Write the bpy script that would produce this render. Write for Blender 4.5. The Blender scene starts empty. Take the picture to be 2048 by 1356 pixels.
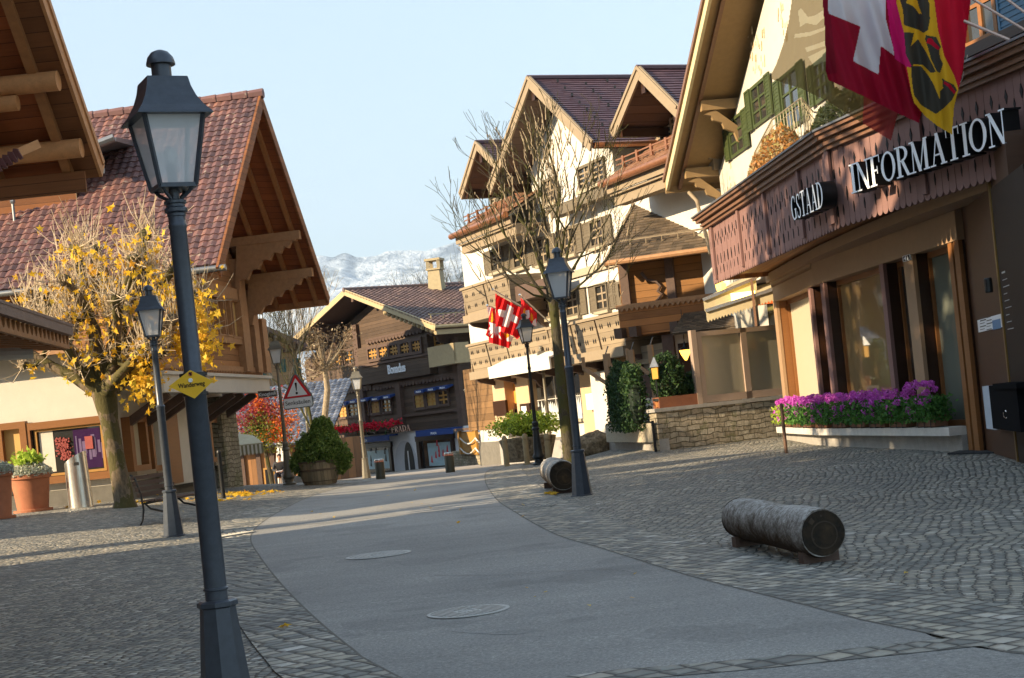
import bpy, math, random
from mathutils import Vector, Matrix
R = math.radians
random.seed(7)
sc = bpy.context.scene
COL = sc.collection
# ------------------------------------------------------------------ camera
TH = math.atan(.105); CT, ST = math.cos(TH), math.sin(TH); FP = 3050.0; CZ = 1.6
cd = bpy.data.cameras.new('camera'); cam = bpy.data.objects.new('camera', cd); COL.objects.link(cam)
cd.sensor_width = 36; cd.lens = FP / 2048 * 36; cd.shift_y = (830 - 678) / 2048; cd.clip_start = .1; cd.clip_end = 40000
cam.matrix_world = Matrix(((CT, ST, 0, 0), (0, 0, -1, 0), (-ST, CT, 0, CZ), (0, 0, 0, 1)))
sc.camera = cam
# ------------------------------------------------------------------ world, sun, exposure
SUN_AZ = (-math.cos(R(24)), -math.sin(R(24))); SUN_EL = R(23)
w = bpy.data.worlds.new('World'); sc.world = w; w.use_nodes = True
nt = w.node_tree; nt.nodes.clear()
sky = nt.nodes.new('ShaderNodeTexSky'); sky.sky_type = 'NISHITA'; sky.sun_disc = False
sky.sun_elevation = SUN_EL; sky.sun_rotation = math.atan2(SUN_AZ[0], SUN_AZ[1]); sky.altitude = 1000
sky.air_density = 1.15; sky.dust_density = .05; sky.ozone_density = 3.0
hs = nt.nodes.new('ShaderNodeHueSaturation'); hs.inputs['Saturation'].default_value = .60
bg = nt.nodes.new('ShaderNodeBackground'); bg.inputs[1].default_value = .115
wo = nt.nodes.new('ShaderNodeOutputWorld')
tcw = nt.nodes.new('ShaderNodeTexCoord'); sxw = nt.nodes.new('ShaderNodeSeparateXYZ'); mrw = nt.nodes.new('ShaderNodeMapRange'); mxw = nt.nodes.new('ShaderNodeVectorMath'); mxw.operation = 'SCALE'
mrw.inputs[1].default_value = 0; mrw.inputs[2].default_value = .6; mrw.inputs[3].default_value = .36; mrw.inputs[4].default_value = 1.25   # dims the low sky that shows, leaves the upper sky bright as fill
nt.links.new(tcw.outputs['Generated'], sxw.inputs[0]); nt.links.new(sxw.outputs[2], mrw.inputs[0]); nt.links.new(sky.outputs[0], mxw.inputs[0]); nt.links.new(mrw.outputs[0], mxw.inputs['Scale'])
nt.links.new(mxw.outputs[0], hs.inputs['Color']); tnt = nt.nodes.new('ShaderNodeVectorMath'); tnt.operation = 'MULTIPLY'; tnt.inputs[1].default_value = (.93, 1.0, .955); nt.links.new(hs.outputs[0], tnt.inputs[0]); nt.links.new(tnt.outputs[0], bg.inputs[0]); nt.links.new(bg.outputs[0], wo.inputs[0])
sl = bpy.data.lights.new('sun', 'SUN'); sl.energy = 5.0; sl.angle = R(.5); sl.color = (1, .79, .52)
so = bpy.data.objects.new('sun', sl); COL.objects.link(so)
sv = Vector((SUN_AZ[0] * math.cos(SUN_EL), SUN_AZ[1] * math.cos(SUN_EL), math.sin(SUN_EL)))
so.rotation_euler = sv.to_track_quat('Z', 'Y').to_euler(); so.location = (0, 0, 40)
sc.view_settings.view_transform = 'Standard'; sc.view_settings.look = 'None'; sc.view_settings.gamma = 1
sc.view_settings.exposure = 1.62
sc.cycles.max_bounces = 8; sc.cycles.transparent_max_bounces = 16; sc.cycles.use_denoising = True
sc.cycles.sample_clamp_indirect = 6
# ------------------------------------------------------------------ pixel rays of the 2048 px photograph -> directions
def uv(px, py):
    dx, dy = px - 1024, py - 830
    return (dx * CT - dy * ST) / FP, -(dx * ST + dy * CT) / FP
def at(px, py, Y):
    u, q = uv(px, py); return Vector((u * Y, Y, CZ + q * Y))
def sst(x, a, b):
    t = min(1, max(0, (x - a) / (b - a))); return t * t * (3 - 2 * t)
GP = [(-60, -.1), (0, -.08), (8.5, -.05), (12, 0), (18, .1), (24, .2), (30, .24), (36, .24), (43, .12), (51, -.07), (60, -.3), (75, -.65), (90, -.98), (140, -1.8), (400, -6)]
def g(x, y):
    z = GP[-1][1]
    for i in range(len(GP) - 1):
        if y < GP[i + 1][0]:
            (y0, a), (y1, b) = GP[i], GP[i + 1]
            m0 = (b - GP[max(0, i - 1)][1]) / (y1 - GP[max(0, i - 1)][0]); j = min(len(GP) - 1, i + 2)
            m1 = (GP[j][1] - a) / (GP[j][0] - y0); h = y1 - y0; t = max(0, (y - y0) / h)
            z = (2*t**3 - 3*t*t + 1) * a + (t**3 - 2*t*t + t) * h * m0 + (3*t*t - 2*t**3) * b + (t**3 - t*t) * h * m1
            break
    l = max(0, -x - 3); z += .36 * (1 - math.exp(-.05 * l * l)) * sst(y, 16, 31) * (1 - sst(y, 46, 60))
    if y > 34: z += sst(x, 1, 3.5) * .028 * min(y - 34, 30) * (1 - sst(x, 12, 20))
    return z
def gnd(px, py, Y0=20):
    u, q = uv(px, py); Y = Y0
    for _ in range(60):
        Y = .5 * Y + .5 * (CZ - g(u * Y, Y)) / max(-q, 1e-4)
    return Vector((u * Y, Y, g(u * Y, Y)))
def pos(px, py, Y):
    u, q = uv(px, py); return Vector((u * Y, Y, g(u * Y, Y)))
class Fr:
    """a vertical plane: s runs to the right along it, n comes out of it towards the street"""
    def __init__(s, x, y, dx, dy):
        l = math.hypot(dx, dy); s.x, s.y, s.dx, s.dy = x, y, dx / l, dy / l; s.nx, s.ny = s.dy, -s.dx
    def P(s, a, n, z): return Vector((s.x + s.dx * a + s.nx * n, s.y + s.dy * a + s.ny * n, z))
    def on(s, px, py, n=0):
        u, q = uv(px, py); ax, ay = s.x + s.nx * n, s.y + s.ny * n
        Y = (ax * s.dy - ay * s.dx) / (u * s.dy - s.dx)
        return (u * Y - ax) * s.dx + (Y - ay) * s.dy, CZ + q * Y
    def sub(s, a, n=0, turn=0):
        p = s.P(a, n, 0); c, t = math.cos(turn), math.sin(turn)
        return Fr(p.x, p.y, s.dx * c - s.dy * t, s.dx * t + s.dy * c)
# ------------------------------------------------------------------ mesh builder
class MB:
    def __init__(s): s.v = []; s.f = []; s.m = []; s.t = []
    def poly(s, pts, m=0, t=None):
        i = len(s.v); s.v += [tuple(p) for p in pts]; s.f.append(tuple(range(i, i + len(pts)))); s.m.append(m); s.t.append(t)
    def face(s, idx, m=0, t=None): s.f.append(tuple(idx)); s.m.append(m); s.t.append(t)
    def hexa(s, p, m=0):
        i = len(s.v); s.v += [tuple(q) for q in p]
        for q in ((0, 3, 2, 1), (4, 5, 6, 7), (0, 1, 5, 4), (1, 2, 6, 5), (2, 3, 7, 6), (3, 0, 4, 7)): s.face([i + k for k in q], m)
    def box(s, F, a0, a1, n0, n1, z0, z1, m=0):
        s.hexa([F.P(a, n, z) for z in (z0, z1) for a, n in ((a0, n1), (a1, n1), (a1, n0), (a0, n0))], m)
    def wbox(s, x0, x1, y0, y1, z0, z1, m=0):
        s.hexa([(x, y, z) for z in (z0, z1) for x, y in ((x0, y0), (x1, y0), (x1, y1), (x0, y1))], m)
    def prism(s, F, pts, n0, n1, m=0):
        k = len(pts); i = len(s.v)
        s.v += [tuple(F.P(a, n1, z)) for a, z in pts] + [tuple(F.P(a, n0, z)) for a, z in pts]
        s.face(range(i, i + k), m); s.face([i + k + j for j in reversed(range(k))], m)
        for j in range(k): s.face((i + j, i + k + j, i + k + (j + 1) % k, i + (j + 1) % k), m)
    def pprism(s, F, pts, n0, n1, m=0): s.prism(F, [F.on(x, y, n1) for x, y in pts], n0, n1, m)
    def pbox(s, F, x0, y0, x1, y1, n0, n1, m=0):
        """box whose front face has its lower left and upper right corners at those two photo points"""
        a, z0 = F.on(x0, y0, n1); b, z1 = F.on(x1, y1, n1); s.box(F, min(a, b), max(a, b), n0, n1, min(z0, z1), max(z0, z1), m)
    def bar(s, p, q, w, h, m=0, up=(0, 0, 1)):
        p, q = Vector(p), Vector(q); d = (q - p).normalized(); r = d.cross(Vector(up)).normalized(); u = r.cross(d)
        s.hexa([c + r * (w / 2 * a) + u * (h / 2 * b) for c in (p, q) for a, b in ((-1, -1), (1, -1), (1, 1), (-1, 1))], m)
    def tube(s, pts, rad, seg=6, m=0, cap=True):
        pts = [Vector(p) for p in pts]; n = len(pts)
        if not isinstance(rad, (list, tuple)): rad = [rad] * n
        i0 = len(s.v); up = None
        for k, p in enumerate(pts):
            d = (pts[min(k + 1, n - 1)] - pts[max(k - 1, 0)]).normalized()
            if up is None: up = Vector((1, 0, 0)) if abs(d.x) < .8 else Vector((0, 1, 0))
            r = d.cross(up).normalized(); up = r.cross(d)
            for j in range(seg):
                a = 2 * math.pi * j / seg; s.v.append(tuple(p + (r * math.cos(a) + up * math.sin(a)) * rad[k]))
        for k in range(n - 1):
            for j in range(seg):
                a = i0 + k * seg + j; b = i0 + k * seg + (j + 1) % seg; s.face((a, b, b + seg, a + seg), m)
        if cap:
            s.face([i0 + j for j in reversed(range(seg))], m); s.face([i0 + (n - 1) * seg + j for j in range(seg)], m)
    def lathe(s, c, prof, seg=16, m=0, rot=0, sx=1, sy=1):
        c = Vector(c); i0 = len(s.v); n = len(prof)
        for r, z in prof:
            for j in range(seg):
                a = 2 * math.pi * j / seg + rot; s.v.append((c.x + r * math.cos(a) * sx, c.y + r * math.sin(a) * sy, c.z + z))
        for k in range(n - 1):
            for j in range(seg):
                a = i0 + k * seg + j; b = i0 + k * seg + (j + 1) % seg; s.face((a, b, b + seg, a + seg), m)
        s.face([i0 + j for j in reversed(range(seg))], m); s.face([i0 + (n - 1) * seg + j for j in range(seg)], m)
    def blob(s, c, r, m=0, seg=10, rings=7, jit=.1, sq=(1, 1, 1)):
        c = Vector(c); i0 = len(s.v)
        for k in range(rings + 1):
            ph = math.pi * k / rings
            for j in range(seg):
                a = 2 * math.pi * j / seg; q = r * (1 + random.uniform(-jit, jit) * (0 < k < rings))
                s.v.append((c.x + q * math.sin(ph) * math.cos(a) * sq[0], c.y + q * math.sin(ph) * math.sin(a) * sq[1], c.z + q * math.cos(ph) * sq[2]))
        for k in range(rings):
            for j in range(seg):
                a = i0 + k * seg + j; b = i0 + k * seg + (j + 1) % seg; s.face((a, a + seg, b + seg, b), m)
    def grid(s, fn, nu, nv, m=0):
        i0 = len(s.v)
        for a in range(nu + 1):
            for b in range(nv + 1): s.v.append(tuple(fn(a / nu, b / nv)))
        for a in range(nu):
            for b in range(nv):
                k = i0 + a * (nv + 1) + b; s.face((k, k + nv + 1, k + nv + 2, k + 1), m, ((a + .5) / nu, (b + .5) / nv))
    def build(s, name, mats, parent=None, label=None, smooth=None, loc=None):
        if not isinstance(mats, (list, tuple)): mats = [mats]
        root = parent
        while root is not None and root.parent is not None: root = root.parent
        off = Vector(loc) if loc is not None else (root.location.copy() if root else Vector((0, 0, 0)))
        me = bpy.data.meshes.new(name); me.from_pydata([(v[0] - off.x, v[1] - off.y, v[2] - off.z) for v in s.v], [], s.f)
        for x in mats: me.materials.append(x)
        me.polygons.foreach_set('material_index', s.m)
        if any(t is not None for t in s.t):
            ul = me.uv_layers.new(name='UVMap'); dat = []
            for p, t in zip(me.polygons, s.t):
                if t is None: dat += [0., 0.] * p.loop_total
                elif isinstance(t[0], (tuple, list)):
                    for q in t: dat += [q[0], q[1]]
                else: dat += [t[0], t[1]] * p.loop_total
            ul.data.foreach_set('uv', dat)
        me.validate(); me.update()
        if smooth:
            me.shade_smooth(); me.set_sharp_from_angle(angle=R(smooth))
        o = bpy.data.objects.new(name, me); COL.objects.link(o)
        if parent is not None: o.parent = parent
        else: o.location = off
        if label: o['label'] = label
        return o
def tag(o, label, cat, group=None, kind=None):
    if label: o['label'] = label
    if cat: o['category'] = cat
    if group: o['group'] = group
    if kind: o['kind'] = kind
    return o
def thing(name, label, cat, loc=(0, 0, 0), group=None):
    o = bpy.data.objects.new(name, None); COL.objects.link(o); o.location = loc; o.empty_display_size = .3
    return tag(o, label, cat, group)
def struct(name, b, m, **k): o = b.build(name, m, **k); o['kind'] = 'structure'; return o
def dup(root, loc, rz, label, group=None, scale=1):
    def cp(o, par):
        c = o.copy(); COL.objects.link(c)
        if par is not None: c.parent = par
        for ch in [x for x in o.children]: cp(ch, c)
        return c
    r = cp(root, None); r.location = loc; r.rotation_euler = (0, 0, rz); r.scale = (scale,) * 3; r['label'] = label
    if group: r['group'] = group
    return r
# ------------------------------------------------------------------ materials
class N:
    """small node helper"""
    def __init__(s, name):
        s.m = bpy.data.materials.new(name); s.m.use_nodes = True; s.t = s.m.node_tree; s.t.nodes.clear()
        s.out = s.t.nodes.new('ShaderNodeOutputMaterial'); s.b = s.t.nodes.new('ShaderNodeBsdfPrincipled'); s.t.links.new(s.b.outputs[0], s.out.inputs[0])
        s.tc = s.t.nodes.new('ShaderNodeTexCoord')
    def n(s, ty, ins=None, **kw):
        x = s.t.nodes.new(ty)
        for k, v in kw.items(): setattr(x, k, v)
        for k, v in (ins or {}).items(): s.set(x.inputs[k], v)
        return x
    def set(s, i, v):
        if isinstance(v, bpy.types.NodeSocket): s.t.links.new(v, i)
        elif isinstance(v, bpy.types.Node): s.t.links.new(v.outputs[0], i)
        else: i.default_value = v
    def math(s, op, a, b=0, c=0): return s.n('ShaderNodeMath', {0: a, 1: b, 2: c}, operation=op).outputs[0]
    def mp(s, src='Object', scale=(1, 1, 1), rot=(0, 0, 0)):
        return s.n('ShaderNodeMapping', {'Vector': s.tc.outputs[src], 'Scale': scale, 'Rotation': rot}).outputs[0]
    def noise(s, vec, scale, detail=4, rough=.6): return s.n('ShaderNodeTexNoise', {'Vector': vec, 'Scale': scale, 'Detail': detail, 'Roughness': rough}).outputs[0]
    def ramp(s, fac, stops):
        r = s.n('ShaderNodeValToRGB', {0: fac}); e = r.color_ramp.elements
        while len(e) < len(stops): e.new(.5)
        for q, (p, c) in zip(e, stops): q.position = p; q.color = (c[0], c[1], c[2], 1)
        return r.outputs[0]
    def mix(s, fac, a, b, mode='MIX'):
        x = s.n('ShaderNodeMix', data_type='RGBA', blend_type=mode); s.set(x.inputs[0], fac)
        for k, v in ((6, a), (7, b)): s.set(x.inputs[k], (*v, 1) if isinstance(v, tuple) and len(v) == 3 else v)
        return x.outputs[2]
    def bump(s, h, dist=.01, strength=1): s.set(s.b.inputs['Normal'], s.n('ShaderNodeBump', {'Height': h, 'Distance': dist, 'Strength': strength}))
    def fin(s, col=None, rough=.7, metal=0, spec=None, alpha=None):
        if col is not None: s.set(s.b.inputs['Base Color'], (*col, 1) if isinstance(col, tuple) and len(col) == 3 else col)
        s.set(s.b.inputs['Roughness'], rough); s.set(s.b.inputs['Metallic'], metal)
        if spec is not None: s.b.inputs['Specular IOR Level'].default_value = spec
        return s.m
def sc3(c, k): return tuple(min(1, x * k) for x in c)
def flat(name, c, rough=.7, metal=0, var=.15, scale=6, bump=.002, spec=None):
    m = N(name); v = m.mp(); n = m.noise(v, scale, 5); n2 = m.noise(v, scale * 9, 3)
    a = m.math('ADD', m.math('MULTIPLY', n, .7), m.math('MULTIPLY', n2, .3))
    col = m.ramp(a, [(.3, sc3(c, 1 - var)), (.7, sc3(c, 1 + var))])
    if bump: m.bump(n2, bump)
    return m.fin(col, rough, metal, spec)
def planks(name, c, sp=.19, var=.3, rough=.7, axis=2, gap=.04, streak=1):
    m = N(name); v = m.tc.outputs['Object']; sx = m.n('ShaderNodeSeparateXYZ', {0: v}); z = m.math('DIVIDE', sx.outputs[axis], sp)
    fl = m.math('FLOOR', z); fr = m.math('FRACT', z); rnd = m.n('ShaderNodeTexWhiteNoise', {'W': fl}, noise_dimensions='1D').outputs[0]
    sc_ = [1.2, 1.2, 1.2]; sc_[axis] = 22
    gr = m.noise(m.mp(scale=tuple(sc_)), 1.6, 6, .7); big = m.noise(v, .7, 3)
    a = m.math('ADD', m.math('ADD', m.math('MULTIPLY', rnd, .35), m.math('MULTIPLY', gr, .45 * streak)), m.math('MULTIPLY', big, .35))
    col = m.ramp(a, [(.28, sc3(c, 1 - var * 1.3)), (.55, c), (.85, sc3(c, 1 + var * 1.3))])
    line = m.math('LESS_THAN', fr, gap if sp < 10 else -1); col = m.mix(line, col, sc3(c, .25))
    hgt = m.math('SUBTRACT', m.math('MULTIPLY', gr, .4), m.math('MULTIPLY', line, 1.5)); m.bump(hgt, .008)
    return m.fin(col, rough, 0, .3)
def tilemat(name, cols, rough=.65, lichen=None, spec=.4):
    m = N(name); v = m.tc.outputs['UV']; rn = m.n('ShaderNodeTexWhiteNoise', {'Vector': v}, noise_dimensions='3D').outputs[0]
    big = m.noise(m.tc.outputs['Object'], .45, 4); sm = m.noise(m.tc.outputs['Object'], 14, 4)
    a = m.math('ADD', m.math('MULTIPLY', rn, .5), m.math('ADD', m.math('MULTIPLY', big, .8), -.2)); a = m.math('ADD', a, m.math('MULTIPLY', m.math('SUBTRACT', sm, .5), .35))
    col = m.ramp(a, [(.15 + .7 * i / (len(cols) - 1), c) for i, c in enumerate(cols)])
    if lichen:
        l = m.math('GREATER_THAN', m.math('ADD', m.noise(m.tc.outputs['Object'], 7, 5), m.math('MULTIPLY', rn, .1)), .69); col = m.mix(m.math('MULTIPLY', l, .6), col, lichen)
    m.bump(sm, .004); return m.fin(col, rough, 0, spec)
def leafmat(name, cols, trans=.4, rough=.55):
    m = N(name); rn = m.n('ShaderNodeTexWhiteNoise', {'Vector': m.tc.outputs['UV']}, noise_dimensions='3D').outputs[0]
    col = m.ramp(rn, [(i / max(1, len(cols) - 1), c) for i, c in enumerate(cols)])
    m.fin(col, rough, 0, .25); tr = m.n('ShaderNodeBsdfTranslucent', {'Color': col}); mx = m.n('ShaderNodeMixShader', {0: trans, 1: m.b.outputs[0], 2: tr.outputs[0]})
    m.t.links.new(mx.outputs[0], m.out.inputs[0]); return m.m
def bark(name, c, moss=None, scale=8):
    m = N(name); v = m.mp(scale=(1, 1, .35)); n = m.noise(v, scale * 3, 6, .7); b = m.noise(m.tc.outputs['Object'], 2.2, 4)
    col = m.ramp(n, [(.3, sc3(c, .45)), (.55, c), (.75, sc3(c, 1.6))])
    if moss: col = m.mix(m.math('MULTIPLY', m.math('GREATER_THAN', b, .5), .75), col, moss)
    m.bump(n, .03); return m.fin(col, .9, 0, .2)
def emis(name, c, s, base=(.8, .8, .8)):
    m = N(name); m.b.inputs['Emission Color'].default_value = (*c, 1); m.b.inputs['Emission Strength'].default_value = s; return m.fin(base, .5)
def glassy(name, c, rough=.04, spec=.8): m = N(name); return m.fin(c, rough, 0, spec)
def clear(name, tint, k, rough=.02):
    """pane that lets part of what is behind it through"""
    m = N(name); m.fin(tint, rough, 0, .8); tr = m.n('ShaderNodeBsdfTransparent', {'Color': (*sc3(tint, 1), 1)}); tr.inputs[0].default_value = (.92, .92, .92, 1)
    mx = m.n('ShaderNodeMixShader', {0: k, 1: m.b.outputs[0], 2: tr.outputs[0]}); m.t.links.new(mx.outputs[0], m.out.inputs[0]); return m.m
M = {}
M['iron'] = flat('iron_paint', (.055, .064, .080), .34, .3, .2, 20, .0008, .5)
M['ironb'] = flat('iron_dark', (.02, .021, .022), .4, .3, .2, 20, .0008, .5)
M['bronze'] = flat('iron_brown', (.17, .15, .11), .5, .4, .2, 20, .001)  # brown iron for the farther lamps
M['frost'] = clear('frosted_pane', (.80, .82, .84), .45, .4)
M['bulb'] = flat('bulb_white', (.55, .55, .52), .4, 0, .02)
M['white'] = flat('plaster_white', (.54, .51, .45), .85, 0, .05, 3, .004)
M['cream'] = flat('plaster_cream', (.56, .52, .44), .85, 0, .05, 3, .004)
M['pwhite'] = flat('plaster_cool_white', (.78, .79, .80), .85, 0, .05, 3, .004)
M['peach'] = flat('plaster_peach', (.48, .34, .21), .85, 0, .06, 3, .004)
M['orange'] = flat('plaster_orange', (.62, .27, .04), .85, 0, .06, 3, .004)
M['beam'] = flat('painted_beam', (.25, .19, .12), .7, 0, .08, 5, .002)
M['conc'] = flat('concrete', (.30, .28, .25), .9, 0, .2, 4, .006)
M['plinth'] = flat('dark_plinth', (.13, .12, .10), .85, 0, .25, 5, .004)
M['lhwood'] = planks('weathered_honey_boards', (.30, .14, .055), .17, .3)
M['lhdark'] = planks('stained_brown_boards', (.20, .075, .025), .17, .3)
M['lhbeam'] = flat('carved_timber', (.33, .17, .075), .7, 0, .2, 9, .003)
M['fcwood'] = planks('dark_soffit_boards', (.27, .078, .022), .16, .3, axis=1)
M['fcbeam'] = flat('round_purlin_timber', (.50, .23, .085), .65, 0, .2, 9, .003)
M['rafter'] = flat('rafter_timber', (.33, .14, .045), .65, 0, .2, 9, .003)
M['gold'] = flat('amber_painted_wood', (.36, .18, .03), .6, 0, .12, 9, .002)
M['pcwood'] = planks('grey_brown_boards', (.080, .052, .034), .2, .35)
M['pcbeam'] = flat('dark_timber', (.085, .05, .035), .75, 0, .25, 9, .003)
M['pctrim'] = flat('pale_ochre_verge', (.40, .31, .17), .7, 0, .12, 6, .002)  # pale ochre timber for verge, gutter and balcony
M['htwood'] = planks('silvered_balcony_boards', (.24, .185, .12), .2, .25)
M['httrim'] = flat('stone_grey_paint', (.34, .29, .20), .7, 0, .1, 6, .002)
M['shut'] = flat('grey_shutters', (.12, .095, .06), .7, 0, .2, 9, .003)
M['axwood'] = planks('amber_chalet_boards', (.22, .10, .027), .21, .35)
M['axwood2'] = planks('red_brown_boards', (.30, .12, .035), .21, .35)
M['copper'] = flat('copper_gutter', (.40, .17, .08), .35, .7, .25, 10, .001)
M['zinc'] = flat('zinc_sheet', (.20, .21, .22), .45, .7, .2, 10, .001)
M['fasc'] = planks('mauve_brown_boards', (.205, .115, .10), 50, .12, .7)
M['mould'] = flat('moulded_rail_timber', (.17, .085, .045), .5, 0, .25, 14, .002)
M['tbwood'] = planks('varnished_larch', (.21, .088, .028), 60, .25, .45)
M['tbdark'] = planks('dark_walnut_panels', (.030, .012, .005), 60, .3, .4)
M['stucco'] = flat('brown_stucco', (.31, .195, .11), .8, 0, .08, 5, .003)
M['tbwall'] = flat('warm_white_plaster', (.48, .45, .38), .85, 0, .05, 3, .003)
M['tbroof'] = flat('olive_brown_soffit', (.26, .165, .07), .7, 0, .12, 6, .002)
M['green'] = flat('green_shutters', (.042, .058, .012), .6, 0, .12, 9, .002)
M['blue'] = flat('blue_shutters', (.04, .12, .20), .5, 0, .12, 9, .002)
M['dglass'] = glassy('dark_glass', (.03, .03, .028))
M['lglass'] = clear('shop_glass', (.05, .05, .05), .6)
M['blindp'] = glassy('pale_roller_blind', (.50, .45, .33), .25, .6)
M['amberp'] = flat('amber_blind', (.55, .35, .12), .35, 0, .05, 3, .0)
M['curt'] = flat('yellow_curtain', (.40, .25, .07), .8, 0, .2, 20, .002)
M['navy'] = flat('navy_awning_cloth', (.012, .05, .22), .7, 0, .1, 9, .001)
M['lettw'] = flat('white_letter_face', (.82, .86, .90), .4, 0, .03)
M['mattblk'] = flat('matt_black', (.007, .007, .008), .9, 0, .1, spec=.05)
M['black'] = flat('black_paint', (.010, .010, .011), .45, 0, .1, spec=.2)
M['red'] = flat('signal_red', (.62, .012, .02), .45, 0, .05)
M['signw'] = flat('sign_white', (.78, .79, .80), .4, 0, .03)
M['yel'] = flat('sign_yellow', (.80, .45, .01), .4, 0, .03)
M['steel'] = flat('brushed_steel', (.80, .76, .70), .25, .95, .1, 12, .001)
M['terra'] = flat('terracotta', (.36, .13, .06), .8, 0, .15, 7, .004)
M['soil'] = flat('soil', (.04, .028, .02), .95)
M['canvas'] = flat('off_white_canvas', (.60, .57, .50), .8, 0, .06, 6, .003)
M['ycanvas'] = flat('striped_cream_canvas', (.38, .31, .18), .8, 0, .12, 6, .003)
# ------------------------------------------------------------------ ground materials
def mat_cobble(nm='cobblestones', fx=9.6, fy=12.4, rz=.25, ran=.42):
    m = N(nm); P = m.tc.outputs['Object']; wv = m.n('ShaderNodeTexNoise', {'Vector': P, 'Scale': .35, 'Detail': 2})
    add = m.n('ShaderNodeVectorMath', {0: P, 1: m.n('ShaderNodeVectorMath', {0: wv.outputs['Color'], 'Scale': .9}, operation='SCALE').outputs[0]}, operation='ADD').outputs[0]
    vec = m.n('ShaderNodeMapping', {'Vector': add, 'Scale': (fx, fy, 0), 'Rotation': (0, 0, rz)}).outputs[0]
    vd = m.n('ShaderNodeTexVoronoi', {'Vector': vec, 'Scale': 1, 'Randomness': ran}, feature='DISTANCE_TO_EDGE').outputs[0]
    vc = m.n('ShaderNodeTexVoronoi', {'Vector': vec, 'Scale': 1, 'Randomness': ran}, feature='F1'); rn = m.n('ShaderNodeTexWhiteNoise', {'Vector': vc.outputs['Color']}).outputs[0]
    big = m.noise(P, .35, 4); fine = m.noise(P, 60, 4)
    a = m.math('ADD', m.math('MULTIPLY', rn, .55), m.math('ADD', m.math('MULTIPLY', big, .4), m.math('MULTIPLY', fine, .15)))
    col = m.ramp(a, [(.2, (.13, .13, .12)), (.40, (.22, .22, .195)), (.58, (.31, .295, .25)), (.76, (.41, .37, .29)), (.92, (.66, .64, .60))])
    j = m.n('ShaderNodeMapRange', {0: vd, 1: .02, 2: .10}).outputs[0]; col = m.mix(j, (.045, .045, .04), col)
    dome = m.n('ShaderNodeMapRange', {0: vd, 1: 0, 2: .28}, interpolation_type='SMOOTHSTEP').outputs[0]
    m.bump(m.math('ADD', m.math('ADD', dome, m.math('MULTIPLY', rn, .35)), m.math('MULTIPLY', fine, .2)), .034, 1.0)
    return m.fin(col, m.math('ADD', .5, m.math('MULTIPLY', fine, .25)), 0, .4)
def mat_asphalt():
    m = N('asphalt'); P = m.tc.outputs['Object']; f = m.noise(P, 38, 7, .85); mid = m.noise(P, 9, 4); b = m.noise(P, .3, 5)
    wv = m.noise(m.mp(scale=(.25, 3, 1)), 1.2, 3)
    a = m.math('ADD', m.math('MULTIPLY', f, .75), m.math('ADD', m.math('MULTIPLY', b, .22), m.math('MULTIPLY', m.math('SUBTRACT', wv, .4), .08)))
    col = m.ramp(a, [(.35, (.10, .10, .095)), (.46, (.225, .22, .205)), (.55, (.32, .31, .285)), (.65, (.62, .60, .54))])
    P2 = m.n('ShaderNodeVectorMath', {0: P, 1: m.n('ShaderNodeVectorMath', {0: m.n('ShaderNodeTexNoise', {'Vector': P, 'Scale': .8, 'Detail': 5}).outputs['Color'], 'Scale': 1.6}, operation='SCALE').outputs[0]}, operation='ADD').outputs[0]
    cr = m.n('ShaderNodeTexVoronoi', {'Vector': P2, 'Scale': .16}, feature='DISTANCE_TO_EDGE').outputs[0]
    pt = m.math('GREATER_THAN', m.noise(P, .55, 3), .60); col = m.mix(m.math('MULTIPLY', pt, .22), col, (.10, .10, .095)); sp_ = m.math('GREATER_THAN', m.noise(P, 3.2, 6, .8), .68); col = m.mix(m.math('MULTIPLY', sp_, .35), col, (.09, .085, .075))
    m.bump(f, .008, .8); return m.fin(col, .72, 0, .35)
def mat_sett():
    m = N('kerb_setts'); v = m.tc.outputs['UV']; w_ = m.n('ShaderNodeTexNoise', {'Vector': v, 'Scale': 3, 'Detail': 3})
    vv = m.n('ShaderNodeVectorMath', {0: v, 1: m.n('ShaderNodeVectorMath', {0: w_.outputs['Color'], 'Scale': .12}, operation='SCALE').outputs[0]}, operation='ADD').outputs[0]
    b = m.n('ShaderNodeTexBrick', {'Vector': vv, 'Scale': 1, 'Mortar Size': .009, 'Mortar Smooth': .5, 'Brick Width': .17, 'Row Height': .125, 'Bias': 0, 'Color1': (.14, .145, .135, 1), 'Color2': (.27, .26, .22, 1), 'Mortar': (.07, .07, .065, 1)})
    n = m.noise(m.tc.outputs['Object'], 30, 5); col = m.mix(.5, b.outputs[0], m.ramp(n, [(.3, (.3, .3, .3)), (.7, (.75, .75, .72))]), 'OVERLAY')
    m.bump(m.math('ADD', m.math('MULTIPLY', b.outputs[1], -1), m.math('MULTIPLY', n, .4)), .014); return m.fin(col, .6, 0, .4)
M['cob'] = mat_cobble(); M['asph'] = mat_asphalt(); M['sett'] = mat_cobble('kerb_setts', 5.4, 7.0, -.5, .30)
M['slab'] = flat('pale_paving', (.34, .30, .25), .8, 0, .15, 3, .003)
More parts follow.
